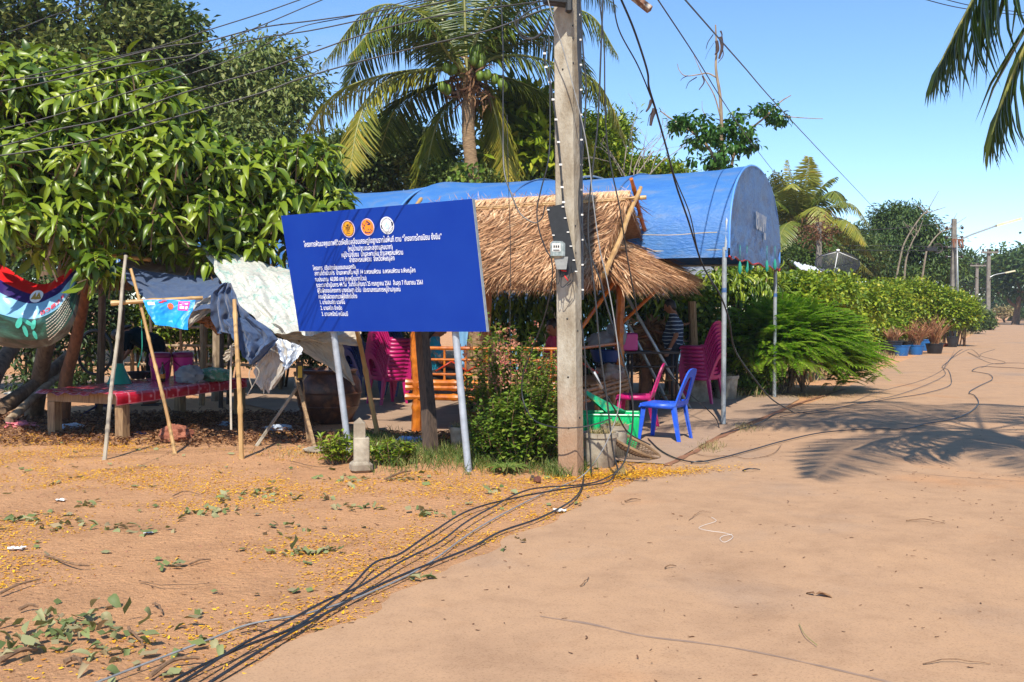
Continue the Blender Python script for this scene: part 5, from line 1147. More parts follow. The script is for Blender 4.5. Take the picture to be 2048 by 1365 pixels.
c = P(1222, 752, 13.4); c.z = .6; bag('plastic_bag', c, (.19, .14, .11), mat('cloudy_bag', sc(170, 160, 150), sc(120, 96, 60), .3, 8, None, .4, trans=.3), 'cloudy plastic bag of food on the bamboo bench end', seed=16)
# ladder
ld = thing('ladder', 'grey pipe ladder leaning diagonally behind the right hut post', 'ladder', tuple(G(1400, 810)))
l0, l1 = [P(1392, 838, 15.6), P(1252, 590, 15.2)], [P(1352, 838, 16.2), P(1232, 600, 15.8)]
for a, b in (l0, l1): MB().tube([a, b], .024, 8).build('rail', M_steel, ld)
for i in range(8): f = .08 + i * .12; MB().tube([l0[0].lerp(l0[1], f), l1[0].lerp(l1[1], f)], .013, 6).build('rung', M_bamboo, ld)
# big earthenware jar and the tripod of sticks
g = G(650, 850); t = thing('water_jar', 'big dark brown glazed water jar in the shade behind the sign leg', 'water jar', (g.x, g.y + .3, 0)); cj = Vector(t.location)
M_jar = mat('brown_glaze', sc(96, 58, 40), sc(60, 36, 28), .4, 6, None, .4, .01, c3=sc(124, 78, 48))
MB().lathe([(.27, 0), (.3, .02), (.4, .22), (.44, .42), (.42, .56), (.36, .66), (.37, .69), (.385, .71), (.36, .72), (.33, .68), (.3, .5)], cj, 32, caps=False).build('jar', M_jar, t)
MB().lathe([(.445, .4), (.452, .41), (.445, .42)], cj, 32, caps=False).build('rib', M_jar, t); MB().lathe([(.405, .22), (.412, .23), (.407, .24)], cj, 32, caps=False).build('rib', M_jar, t)
t = thing('stick_tripod', 'tripod of pale sticks lashed together below the white tarp flaps', 'tripod', tuple(G(570, 890)))
hub = P(598, 778, 11.6)
for px, py, hx, hy in ((512, 893, 612, 750), (632, 905, 590, 745), (618, 888, 600, 735)):
    b = G(px, py); tp = P(hx, hy, hub.y); MB().box(b.lerp(tp, .5), (.035, .025, (tp - b).length), M=(tp - b).to_track_quat('Z', 'Y').to_matrix()).build('leg', M_conc if px < 520 else M_wood, t, smooth=False)
MB().tube([hub + Vector((0, -.03, .1)), hub + Vector((.01, -.03, -.08))], .05, 8).build('lashing', M_black, t)
mb = MB(); mb.box(P(599, 742, 11.52), (.07, .06, .2), rz=.3, bev=.008); mb.cur = 1; mb.box(P(600, 744, 11.48), (.045, .03, .13), rz=.3); mb.build('taped_box', [M_dkmetal, mat('yellow_tape', sc(190, 160, 40), sc(170, 140, 40), .5, 6)], t, smooth=False)
MB().tube([P(596, 735, 11.6), P(600, 640, 11.6)], .016, 8).build('upright', M_wood, t)

# ================================================================ fence posts, logs, props under the mango tree
def post(px, pyb, pyt, D, r, m, lab, dx=0, name='wooden_post', group='posts in the yard'):
    b = P(px, pyb, D); b.z = -.02; tp = P(px + dx, pyt, D); tag(MB().tube(crom([b, b.lerp(tp, .5) + Vector((.02, 0, 0)), tp], 5), [r, r * .85], 7).build(name, m), lab, 'post', group)
post(403, 770, 560, 16.2, .05, M_wood, 'grey wooden post behind the coolers'); post(430, 760, 560, 17, .07, M_barkl, 'pale thick post right of the grey wooden post'); post(441, 770, 560, 15.8, .035, M_darkwood, 'thin black post behind the navy drape'); post(456, 770, 590, 16.4, .035, M_darkwood, 'slim dark post beside the knotty prop')
post(196, 790, 540, 14.6, .06, M_bark, 'reddish brown post in the shade behind the tall bamboo pole', 8); post(232, 780, 560, 14.9, .05, M_bark, 'thinner reddish post leaning in the shade', 12); post(1386, 790, 603, 18.2, .085, M_wood, 'cut pale tree stake behind the man', -2)
post(1290, 775, 655, 17.5, .12, mat('cut_stump', sc(170, 110, 76), sc(110, 70, 50), .9, 8), 'orange brown stump in front of the blue wall'); post(1460, 800, 640, 18.6, .03, M_bamboo, 'thin bamboo stake in the bushes behind the tent', -6)
post(300, 760, 600, 18.6, .03, M_darkwood, 'slim fence stake behind the bent person'); post(360, 760, 620, 19, .03, M_wood, 'pale fence stake in the sunny bushes')
fn_ = thing('rail_fence', 'low rickety rail fence in the sunny bushes behind the table', 'fence', (-6, 19.4, 0))
for z in (.45, .8, 1.15): MB().tube(crom([Vector((-9, 19.6, z)), Vector((-6, 19.4, z + .04)), Vector((-3.5, 19.2, z - .02))], 5), .03, 6).build('rail', M_barkl, fn_)
for x in (-8.6, -7.2, -5.8, -4.4): MB().tube([(x, 19.4, 0), (x, 19.38, 1.3)], .04, 6).build('post', M_wood, fn_)
for pts, r, lab in (([(-20, 830), (70, 770), (140, 710)], .1, 'thick bare log leaning against the mango trunk'), ([(18, 842), (90, 775), (130, 740)], .06, 'thinner grey log beside the thick leaning log'), ([(-30, 790), (0, 730), (36, 680)], .12, 'dark short log at the left edge under the banner'), ([(5, 822), (50, 800), (110, 755)], .045, 'third slim branch among the leaning logs')):
    q = [P(*p, D) for p, D in zip(pts, (13.0, 13.8, 14.4))]; q[0].z = max(.05, q[0].z); tag(MB().tube(crom(q, 6), [r, r * .8], 10).build('log', M_bark if r != .06 else M_barkl), lab, 'log', 'logs leaning at the mango trunk')
tag(MB().tube([P(190 + 34 * cos(a), 705 + 44 * sin(a), 14.6) for a in [k * pi / 12 for k in range(25)]], .022, 6, caps=False).build('old_tyre', M_black), 'black coiled hoop hanging in the shade behind the banner', 'hoop')

# ================================================================ people
def person(lab, base, rz, J, shirt, shorts, hair=M_hair, mats=None, long=0, name='person', fl=1):
    """J: joints in local metres; the figure faces local +Y"""
    R = Matrix.Rotation(rz, 3, 'Z'); b = Vector(base); t = lambda k: b + R @ Vector(J[k] if isinstance(k, str) else k)
    root = thing(name, lab, 'person', tuple(base))
    segs = []; hd = t('head'); nk = t('neck'); up = (hd - nk).normalized(); fw = (R @ Vector(J.get('look', (0, 1, 0)))).normalized(); fw = (fw - up * fw.dot(up)).normalized(); sd_ = fw.cross(up)
    HM = Matrix((sd_, fw, up)).transposed()
    seg = lambda a, ra, c, rc: segs.append((t(a), ra, t(c), rc))
    seg('neck', .055, 'head', .05); seg('chest', .12, 'neck', .06); seg('hip', .13, 'chest', .13)
    ch = t('chest')
    for s in ('l', 'r'):
        segs.append((ch, .08, t('sh' + s), .055)); seg('sh' + s, .052, 'el' + s, .04); seg('el' + s, .042, 'wr' + s, .027); seg('hp' + s, .095, 'kn' + s, .058); seg('kn' + s, .06, 'an' + s, .036); seg('an' + s, .038, 'to' + s, .026)
        segs.append((t('hip'), .1, t('hp' + s), .095))
        wr, ha = t('wr' + s), t('ha' + s); hdv = (ha - wr).normalized(); lat = hdv.cross(Vector((0, 0, 1)) if abs(hdv.z) < .8 else (R @ Vector((1, 0, 0)))).normalized(); pal = wr + hdv * .07
        nor = hdv.cross(lat)
        segs.append((wr, .024, pal - lat * .014, .02)); segs.append((wr, .024, pal + lat * .014, .02))
        for i, L_ in enumerate((.068, .078, .072, .056)):
            f0 = pal + lat * (-.028 + .0187 * i); k1 = f0 + hdv * L_ * .55 + nor * .008; segs.append((f0, .0095, k1, .0085)); segs.append((k1, .0085, k1 + hdv * L_ * .4 + nor * .022, .0075))
        th = wr + hdv * .025 - lat * .026; segs.append((th, .012, th + hdv * .035 - lat * .028, .0095)); segs.append((th + hdv * .035 - lat * .028, .0095, th + hdv * .06 - lat * .03 + nor * .01, .0085))
    ells = [(hd, (.074, .09, .108), HM), (hd - up * .05 + fw * .03, (.052, .055, .06), HM), (hd + fw * .095 - up * .012, (.014, .02, .024), HM), (hd + sd_ * .078 - up * .008, (.012, .02, .03), HM), (hd - sd_ * .078 - up * .008, (.012, .02, .03), HM), (hd + fw * .082 - up * .055, (.026, .014, .009), HM), (hd + fw * .08 + up * .028, (.05, .014, .012), HM)]
    capsules(segs, 'body', M_skin, root, .0085, 3, ells)
    hr = [(hd + up * .022 - fw * .014, (.083, .096, .103), HM), (hd - fw * .045 - up * .02, (.074, .06, .08), HM)]
    if long: hr += [(hd - fw * .07 - up * .1, (.07, .04, .14), HM)]
    h = capsules([], 'hair', hair, root, .012, 2, hr)
    # cut the hair back from the face
    bm = bmesh.new(); bm.from_mesh(h.data); off = wloc(root); dl = [v for v in bm.verts if ((v.co + off - hd).dot(fw) > .045 and (v.co + off - hd).dot(up) < .062)]
    bmesh.ops.delete(bm, geom=dl, context='VERTS'); bm.to_mesh(h.data); bm.free()
    mb = MB()
    for s in (-1, 1): mb.ell(hd + fw * .086 + sd_ * .03 * s + up * .008, (.013, .008, .007), 8, HM)
    mb.build('eyes', M_hair, root)
    sg_ = [(t('hip') + Vector((0, 0, .02)), .150 * fl, t('chest'), .150), (t('chest'), .15, t('neck') - Vector((0, 0, .04)), .075), (t('hip') + R @ Vector((0, .05, .12)), .13 * fl, t('chest'), .12)]
    for s in ('l', 'r'): sg_ += [(ch, .1, t('sh' + s), .068), (t('sh' + s), .07, t('sh' + s).lerp(t('el' + s), .72), .066)]
    capsules(sg_, 'shirt', shirt, root, .014, 2)
    sg_ = [(t('hip'), .148, t('hip') + Vector((0, 0, .08)), .14)]
    for s in ('l', 'r'): sg_ += [(t('hp' + s), .12, t('hp' + s).lerp(t('kn' + s), .78 if not long else 1), .094 if not long else .08)] + ([(t('kn' + s), .08, t('kn' + s).lerp(t('an' + s), .8), .06)] if long else [])
    for s in ('l', 'r'): sg_ += [(t('hip'), .13, t('hp' + s), .12)]
    capsules(sg_, 'trousers' if long else 'shorts', shorts, root, .014, 2)
    mb = MB()
    for s in ('l', 'r'):
        a, c = t('an' + s), t('to' + s); a = Vector((a.x, a.y, min(a.z, c.z) - .02)); d = (c - a); d.z = 0; d.normalize(); q = a - d * .07; z = min(a.z, c.z) - .01
        sdd = Vector((-d.y, d.x, 0)) * .043; mb.prism([q - sdd + Vector((0, 0, -.015)), q + d * .27 - sdd * .9 + Vector((0, 0, -.015)), q + d * .27 + sdd * .9 + Vector((0, 0, -.015)), q + sdd + Vector((0, 0, -.015))], (0, 0, .018))
    mb.build('sandals', M_black, root, smooth=False)
    return root, t
def striped(name, c1, c2, per):
    m, nt, b = nodes(name); b.inputs['Roughness'].default_value = .85; v = coord(nt); s = nt.nodes.new('ShaderNodeSeparateXYZ'); nt.links.new(v, s.inputs[0])
    nz = noise_n(nt, 3, 2, .5, v); a = nt.nodes.new('ShaderNodeMath'); a.operation = 'MULTIPLY_ADD'; a.inputs[1].default_value = .06; nt.links.new(nz.outputs['Fac'], a.inputs[0]); nt.links.new(s.outputs[2], a.inputs[2])
    mm = nt.nodes.new('ShaderNodeMath'); mm.operation = 'MULTIPLY'; mm.inputs[1].default_value = 1 / per; nt.links.new(a.outputs[0], mm.inputs[0]); fr = nt.nodes.new('ShaderNodeMath'); fr.operation = 'FRACT'; nt.links.new(mm.outputs[0], fr.inputs[0])
    r = ramp(nt, [c1, c2, c1], [0, .62, .8], fr.outputs[0]); r.color_ramp.interpolation = 'CONSTANT'; nt.links.new(r.outputs[0], b.inputs['Base Color']); return m
M_stripe = striped('striped_shirt_cloth', sc(36, 50, 74), sc(176, 190, 202), .062)
# standing man: faces image left
J = dict(hip=(0, 0, .92), chest=(0, -.02, 1.24), neck=(0, .0, 1.44), head=(0, .06, 1.56), look=(0, 1, -.35), shl=(-.18, -.01, 1.37), ell=(-.24, -.06, 1.09), wrl=(-.22, .05, .87), hal=(-.2, .09, .78), shr=(.18, .0, 1.37), elr=(.24, .03, 1.1), wrr=(.12, .24, 1.12), har=(.07, .32, 1.16),
         hpl=(-.1, 0, .86), knl=(-.11, .03, .47), anl=(-.12, -.02, .08), tol=(-.13, .13, .045), hpr=(.1, 0, .86), knr=(.11, .05, .47), anr=(.12, .03, .08), tor=(.13, .18, .045))
mg = P(1346, 806, 16.9); r_, tt_ = person('man in a dark striped shirt and dark shorts standing behind the chairs', (mg.x, 16.9, .012), radians(78), J, M_stripe, mat('dark_denim', sc(30, 38, 52), sc(22, 28, 40), .85, 20), fl=1.08)
wr = tt_('wrl'); MB().tube([wr + Vector((.033 * cos(a), .033 * sin(a), 0)) for a in [k * pi / 6 for k in range(13)]], .008, 6, caps=False).build('wristwatch', M_silver, r_)
M_tealp = mat('teal_print_cloth', sc(20, 150, 176), sc(16, 130, 160), .8, 10, None, 0, c3=sc(210, 140, 40))
JS = dict(hip=(0, 0, .1), chest=(0, -.03, .42), neck=(0, .03, .62), head=(0, .09, .73), look=(0, 1, -.4), shl=(-.17, 0, .56), ell=(-.22, .06, .31), wrl=(-.1, .26, .2), hal=(-.05, .34, .18), shr=(.17, 0, .56), elr=(.23, .08, .32), wrr=(.1, .28, .22), har=(.05, .36, .2),
          hpl=(-.09, .02, .1), knl=(-.12, .42, .12), anl=(-.13, .46, -.38), tol=(-.14, .6, -.42), hpr=(.09, .02, .1), knr=(.12, .42, .12), anr=(.13, .46, -.38), tor=(.14, .6, -.42))
person('person in a teal and orange printed top seated on the hut bench', (-1.02, 13.12, .55), radians(-78), JS, M_tealp, mat('black_trousers', sc(20, 20, 22), sc(28, 28, 30), .8, 20), long=1)
person('person in a pink top seated in the hut behind the concrete pole', (.62, 13.5, .55), radians(120), JS, mat('pink_cloth', sc(190, 60, 96), sc(170, 50, 84), .85, 12), mat('maroon_cloth', sc(120, 24, 36), sc(90, 20, 30), .8, 12), long=1)
JB = dict(hip=(0, -.1, .9), chest=(0, .18, 1.1), neck=(0, .36, 1.16), head=(0, .47, 1.12), look=(0, .6, -1), shl=(-.17, .3, 1.12), ell=(-.2, .36, .85), wrl=(-.14, .46, .66), hal=(-.12, .5, .58), shr=(.17, .3, 1.12), elr=(.2, .38, .86), wrr=(.14, .5, .68), har=(.12, .54, .6),
          hpl=(-.1, -.1, .86), knl=(-.11, -.04, .47), anl=(-.12, -.1, .08), tol=(-.13, .06, .045), hpr=(.1, -.1, .86), knr=(.11, -.02, .47), anr=(.12, -.08, .08), tor=(.13, .08, .045))
person('person in dark teal clothes bending over in the shade behind the table', (P(300, 760, 16.2).x, 16.2, 0), radians(95), JB, mat('dark_teal_cloth', sc(10, 28, 34), sc(8, 22, 28), .95, 14, spec=.1), mat('charcoal_cloth', sc(16, 17, 20), sc(12, 13, 16), .95, 14, spec=.1), long=1)
# ================================================================ near mango tree (big leaves)
def cl_px(lst):   # (px,py,D, rx_px, ry_px, rdepth_m)
    return [(tuple(P(px, py, D)), (rx * D / F, rd, ry * D / F)) for px, py, D, rx, ry, rd in lst]
mg = P(70, 835, 14.2); mango = thing('mango_tree', 'big leafy mango tree with large drooping glossy leaves over the wooden table', 'tree', (mg.x, 14.2, 0))
mcl = cl_px([(60, 240, 12.6, 170, 105, 1.3), (250, 235, 12.6, 150, 105, 1.3), (150, 350, 12.0, 190, 100, 1.2), (330, 340, 12.5, 150, 100, 1.1), (10, 380, 12.0, 130, 110, 1.2), (470, 365, 13.0, 130, 75, .9), (600, 350, 13.4, 95, 66, .8), (560, 440, 13.0, 110, 66, .7),
             (650, 430, 13.2, 48, 50, .6), (390, 440, 12.4, 115, 72, .8), (240, 430, 12.0, 115, 62, .8), (90, 460, 11.3, 110, 56, .8), (80, 160, 12.9, 110, 50, 1.0), (-120, 300, 12, 130, 170, 1.3), (320, 250, 12.9, 90, 66, 1.0), (620, 490, 12.9, 36, 28, .4), (196, 530, 11.2, 24, 34, .25), (425, 520, 12.1, 26, 26, .25), (320, 478, 12.6, 60, 20, .4), (500, 500, 12.6, 60, 24, .4)])
def whorls(lb, tw, clusters, n, L, W, k=(8, 13), shell=.62, up=.5, tint0=.5, kind='big', young=.12):
    c, o, d = clumps(clusters, n, shell, .55)
    for i in range(n):
        ax_ = Vector(o[i]) * .7 + Vector((0, 0, up)) + Vector(rdir(1)[0]) * .6; ax_.normalize(); kk = random.randint(*k)
        ang = np.arange(kk) * 2.4 + random.random() * 6; e1_ = ax_.orthogonal().normalized(); e2_ = ax_.cross(e1_)
        el = np.linspace(.9, -.15, kk) + rng.normal(0, .12, kk)
        A_, E1, E2 = [np.array(list(q)) for q in (ax_, e1_, e2_)]
        T = (E1 * np.cos(ang)[:, None] + E2 * np.sin(ang)[:, None]) * np.cos(el)[:, None] + A_ * np.sin(el)[:, None]
        T[:, 2] -= .5; T += rng.normal(0, .14, T.shape); yg = random.random() < young; s = .6 if yg else 1
        pos = c[i] - A_ * (np.linspace(-.04, .14, kk))[:, None] * (L / .23)
        lb.add(kind, pos, T, A_ + np.array([0, -.35, .45]) + rdir(kk) * .35, L * s * rng.uniform(.55, 1.3, kk), W * s * rng.uniform(.7, 1.2, kk), np.clip((.85 if yg else tint0) + rng.normal(0, .16, kk), 0, 1))
        if tw is not None:
            q = Vector(c[i]); tw.tube([q - ax_ * .36 * (L / .23) + Vector((random.gauss(0, .04), 0, -.04)), q - ax_ * .1, q + ax_ * .03], [.009, .004], 4)
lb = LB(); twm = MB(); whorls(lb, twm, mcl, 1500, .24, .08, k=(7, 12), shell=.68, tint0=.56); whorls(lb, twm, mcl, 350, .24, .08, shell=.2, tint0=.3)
crown = lb.build('crown', L_mango, mango, smooth=True); twm.build('twigs', M_bark, mango)
mb = MB(); limbs(mb, mg, [P(*q) for q in ((150, 380, 12.2), (300, 330, 12.6), (40, 330, 12.4), (-100, 330, 12.4), (230, 260, 12.4), (420, 330, 13))], .115, .03, .72, wob=.15)
mb.build('trunk', M_bark, mango)
mango2 = thing('leaning_tree', 'curved reddish second stem rising right of the pale mango trunk', 'tree', tuple(G(128, 838)))
mb = MB(); b0 = P(125, 838, 13.8); b0.z = 0; mb.tube(crom([b0, P(132, 760, 13.7), P(150, 690, 13.5), P(168, 600, 13.2), P(176, 520, 12.9), P(240, 430, 12.2)], 6), [.1, .05], 10); mb.build('trunk', mat('red_bark', sc(150, 100, 66), sc(96, 62, 42), .85, 9, (2, 2, .6), .5), mango2)
lb = LB(); whorls(lb, None, cl_px([(240, 430, 12.0, 60, 50, .6)]), 40, .22, .07); lb.build('crown', L_mango, mango2, smooth=True)

# ================================================================ generic broadleaf trees and shrubs
def tree(name, lab, D, clusters, base, nclump, per, csize, L, W, m=L_tree, trunk=M_bark, r0=.25, kind='dia', group=None, tint=(.5, .2), droop=.3, shell=.5, cat='tree', fork=.35, wh=None, ntop=7):
    cl = cl_px(clusters); b = Vector((P(base[0], 700, base[1]).x, base[1], 0)); t = thing(name, lab, cat, tuple(b), group)
    lb = LB()
    if wh: whorls(lb, None, cl, wh, L, W, k=(5, 9), kind=kind, tint0=tint[0])
    foliage(lb, cl, nclump, per, csize, L, W, 'dia' if wh else kind, droop, shell, tint)
    lb.build('crown', m, t)
    mb = MB(); tops = [c[0] for c in cl][:ntop]; tops += [tuple(Vector(c[0]) + Vector((random.uniform(-.5, .5) * c[1][0], 0, random.uniform(0, .6) * c[1][2]))) for c in cl[:4]]
    limbs(mb, b, tops, r0, .03, fork); mb.build('trunk', trunk, t); return t
tree('broadleaf_tree', 'tall dark tree filling the top left corner behind the mango', 26, [(40, 70, 26, 110, 90, 2.2), (250, 90, 27, 100, 80, 2.0), (-80, 100, 26, 120, 150, 2.5), (150, 130, 26, 90, 70, 2), (60, -60, 26, 110, 90, 2.5), (210, -20, 26.5, 60, 70, 1.5), (20, 180, 25.5, 120, 60, 2)], (90, 27), 330, 54, .40, .21, .11, tint=(.72, .22), shell=.55)
tree('broadleaf_tree', 'round dark crowned tree against the sky right of the corner tree', 27, [(345, 62, 28, 60, 56, 1.3), (320, 120, 28, 90, 66, 1.5), (290, 30, 28, 60, 50, 1.2), (360, 110, 28, 50, 50, 1)], (320, 28), 170, 60, .34, .2, .11, tint=(.62, .22))
tree('broadleaf_tree', 'olive green tree with an open crown left of the coconut palm', 29, [(535, 118, 30, 68, 46, 1.5), (610, 185, 30, 46, 52, 1.2), (455, 160, 29, 80, 60, 1.5), (420, 230, 29, 100, 80, 1.8), (560, 220, 29, 80, 60, 1.4), (500, 290, 28, 110, 70, 1.6), (380, 320, 27, 80, 70, 1.4)], (500, 30), 330, 56, .36, .23, .095, tint=(.75, .22), droop=.9)
# dense greens behind the palm and tents
tree('broadleaf_tree', 'dark dense tree behind the coconut palm, its left half', 28, [(700, 340, 28, 90, 80, 1.6), (790, 320, 28, 80, 90, 1.6), (860, 330, 27.5, 60, 80, 1.3), (640, 400, 27, 80, 70, 1.3)], (780, 28), 640, 36, .36, .2, .09, tint=(.55, .25))
tree('breadfruit_tree', 'bright green breadfruit tree with big leaves right behind the coconut trunk', 27, [(1040, 240, 26, 64, 60, 1.2), (1080, 310, 25.8, 74, 60, 1.3), (1010, 340, 26.5, 50, 50, 1.1), (1110, 290, 27, 50, 50, 1), (1130, 360, 26, 60, 40, 1.2)], (1060, 27), 240, 24, .34, .42, .2, m=L_lime, tint=(.6, .2), kind='mid', wh=190)
tree('broadleaf_tree', 'leafy green tree showing above the tent right of the pole', 26, [(1200, 340, 26, 60, 40, 1.2), (1270, 350, 26, 60, 26, 1.1), (1180, 290, 26.5, 50, 50, 1.1), (1220, 270, 27, 36, 44, .9), (1340, 356, 26, 44, 18, 1)], (1220, 26.5), 460, 34, .3, .17, .07, m=L_lime, tint=(.4, .22))
tree('broadleaf_tree', 'dark bush with yellow tips low behind the coconut trunk', 25, [(900, 380, 25, 80, 60, 1.2), (980, 390, 25, 60, 50, 1.1), (1060, 400, 25, 70, 40, 1.1)], (950, 25), 300, 30, .3, .14, .06, tint=(.45, .22))
# bare dead tree above the tent
bt_ = thing('bare_tree', 'leafless grey tree with tangled twigs above the tent ridge', 'tree', tuple(Vector((P(1262, 700, 24).x, 24, 0)))); mb = MB()
def twigs(mb, p, d, L, r, depth, spread=.6):
    d = Vector(d).normalized(); q = p + d * L * .5 + Vector((random.gauss(0, .06), 0, random.gauss(0, .04))) * L; e = p + d * L
    mb.tube([p, q, e], [r, r * .6], 5)
    if depth <= 0: return
    for _ in range(random.choice((2, 2, 3))):
        nd = d + Vector((random.gauss(0, spread), random.gauss(0, spread * .6), random.gauss(.05, spread * .7))); twigs(mb, p.lerp(e, random.uniform(.4, 1)), nd, L * random.uniform(.55, .8), r * .6, depth - 1, spread)
b = Vector(bt_.location); mb.tube([b, b + Vector((0, 0, 4.6))], [.09, .04], 7)
for dx in (-.5, -.1, .25, .5, .9): twigs(mb, b + Vector((0, 0, 4.2)), (dx, 0, 1), 1.15, .018, 3)
mb.build('trunk', mat('grey_twig', sc(170, 158, 146), sc(120, 108, 98), .9, 10), bt_)
# tall thin tree with long pods
pd_ = thing('pod_tree', 'tall thin tree with flat leafy tiers and long dark pods rising above the blue tent', 'tree', tuple(Vector((P(1432, 700, 22).x, 22, 0))))
D = 22; mb = MB(); b = Vector(pd_.location)
def tb_(pts, r, D=22): mb.tube(crom([P(*q, D) for q in pts], 5), [k * .6 for k in r], 6)
mb.tube(crom([b, P(1436, 420, D), P(1442, 350, D), P(1443, 280, D), P(1441, 200, D), P(1432, 140, D), P(1433, 100, D), P(1431, 50, D)], 5), [.06, .016], 7)
tb_([(1436, 340), (1420, 300), (1385, 265), (1345, 240), (1320, 222)], [.06, .02]); tb_([(1462, 338), (1470, 305), (1495, 265), (1530, 235), (1560, 205), (1582, 191)], [.06, .015]); tb_([(1560, 232), (1590, 235), (1620, 237), (1646, 238)], [.02, .012]); tb_([(1441, 235), (1428, 190), (1405, 150), (1388, 112)], [.03, .01])
tb_([(1432, 155), (1415, 147), (1395, 150), (1370, 152), (1358, 140), (1355, 128)], [.03, .01]); tb_([(1500, 262), (1505, 250), (1512, 262)], [.015, .006]); tb_([(1412, 232), (1405, 220), (1404, 202)], [.015, .006])
mb.build('trunk', M_barkl, pd_)
def pod(pts, r, par, D=21.9): MB().tube(crom([P(*q, D) for q in pts], 5), [r * .3, r, r, r * .3] if False else [r * .65, r * .3], 6, flat=.35).build('pod', M_podm, par)
M_podm = mat('dark_pod', sc(70, 48, 40), sc(40, 30, 28), .7, 20)
for pts, r in (([(1426, 70), (1416, 85), (1412, 99)], .05), ([(1441, 74), (1444, 95), (1438, 118)], .07), ([(1433, 82), (1436, 100), (1430, 110)], .06), ([(1441, 62), (1444, 70), (1442, 78)], .03), ([(1428, 86), (1416, 105), (1410, 120)], .02), ([(1445, 96), (1446, 112), (1436, 126)], .02), ([(1393, 155), (1378, 165), (1372, 178)], .05), ([(1375, 152), (1365, 157), (1361, 162)], .04), ([(1405, 152), (1408, 165), (1398, 180)], .03), ([(1303, 200), (1298, 215), (1292, 224)], .06), ([(1310, 218), (1304, 235), (1301, 252)], .09), ([(1306, 222), (1299, 232), (1295, 252)], .05), ([(1318, 216), (1322, 222), (1317, 226)], .03)):
    pod(pts, r, pd_)
lb = LB(); cl = cl_px([(1365, 250, 22, 30, 9, .8), (1395, 238, 22, 34, 8, .8), (1430, 262, 22, 44, 14, .9), (1470, 235, 22, 20, 7, .5), (1480, 270, 22, 26, 16, .7), (1410, 280, 22, 40, 14, .8), (1385, 318, 22, 22, 6, .5), (1430, 320, 22, 26, 14, .6), (1450, 336, 22, 26, 12, .6), (1525, 222, 22, 26, 9, .6), (1555, 235, 22, 22, 12, .6), (1465, 295, 22, 40, 10, .8), (1500, 290, 22, 12, 8, .4), (1455, 250, 22, 30, 8, .6)])
foliage(lb, cl, 120, 15, .085, .15, .075, 'mid', .7, .4, (.5, .2), .3); lb.build('crown', leafmat('pod_tree_leaf', [(.02, .07, .01), (.05, .14, .02), (.10, .2, .03)], .4, .25), pd_)

# ================================================================ coconut palms
def frond(name, pts, m, par, n=70, ll=.8, wl=.035, hang=.6, tint=.4, tipdry=.3, bare=.16, r=.03, spread=1.0):
    pts = crom(pts, 12); cum = [0]
    for a, b in zip(pts, pts[1:]): cum.append(cum[-1] + (b - a).length)
    L = cum[-1]; lb = LB(); P_ = []; T_ = []; N_ = []; LL = []; ti = []
    for i in range(n):
        f = bare + (1 - bare) * (i + .5) / n; s = f * L; j = max(k for k in range(len(cum) - 1) if cum[k] <= s); p = pts[j].lerp(pts[j + 1], (s - cum[j]) / max(1e-6, cum[j + 1] - cum[j]))
        t = (pts[min(j + 2, len(pts) - 1)] - pts[max(j - 1, 0)]).normalized(); side = t.cross(Vector((0, 0, 1))); 
        if side.length < .15: side = t.cross(Vector((0, 1, 0)))
        side.normalize(); nu_ = side.cross(t).normalized(); ln = ll * (.45 + .75 * sin(pi * min(1, f * .9 + .08)) ** .7) * (1 - .5 * max(0, f - .8) / .2)
        for sgn in (-1, 1):
            d = side * sgn * spread + t * (.45 + .9 * max(0, f - .7)) + nu_ * .12 + Vector(rdir(1)[0]) * .1 - Vector((0, 0, hang * random.uniform(.7, 1.3)))
            P_.append(list(p)); T_.append(list(d)); N_.append(list(nu_ + side * sgn * -.5 + Vector((0, 0, .3)))); LL.append(ln * random.uniform(.85, 1.12)); ti.append(tint + tipdry * (f ** 2) * random.uniform(0, 1.4) + random.gauss(0, .07))
    lb.add('strap', np.array(P_), np.array(T_), np.array(N_), np.array(LL), wl, np.array(ti), zs=np.array(LL) * .35)
    fr = lb.build(name, m, par)
    rm = MB().tube(pts, [r, r * .15], 6).build('midrib', M_rib, fr); return fr
M_rib = mat('palm_midrib', (.20, .24, .05, 1), (.28, .24, .07, 1), .4, 6, None, 0)
D = 24; C0 = Vector((P(940, 700, D).x, D, 0)); pc = P(938, 165, D)
cp = thing('coconut_palm', 'large coconut palm with green nuts and arching fronds behind the sign', 'palm', tuple(C0))
mb = MB(); tr = crom([C0 + Vector((.15, 0, 0)), P(945, 500, D), P(947, 380, D), P(937, 270, D), P(938, 190, D), pc + Vector((0, 0, .2))], 14); mb.tube(tr, [(.16 if k % 2 else .145) for k in range(len(tr))], 12); mb.build('trunk', mat('palm_trunk', sc(170, 140, 104), sc(110, 86, 62), .9, 8, (1, 1, 5), .7, .02), cp)
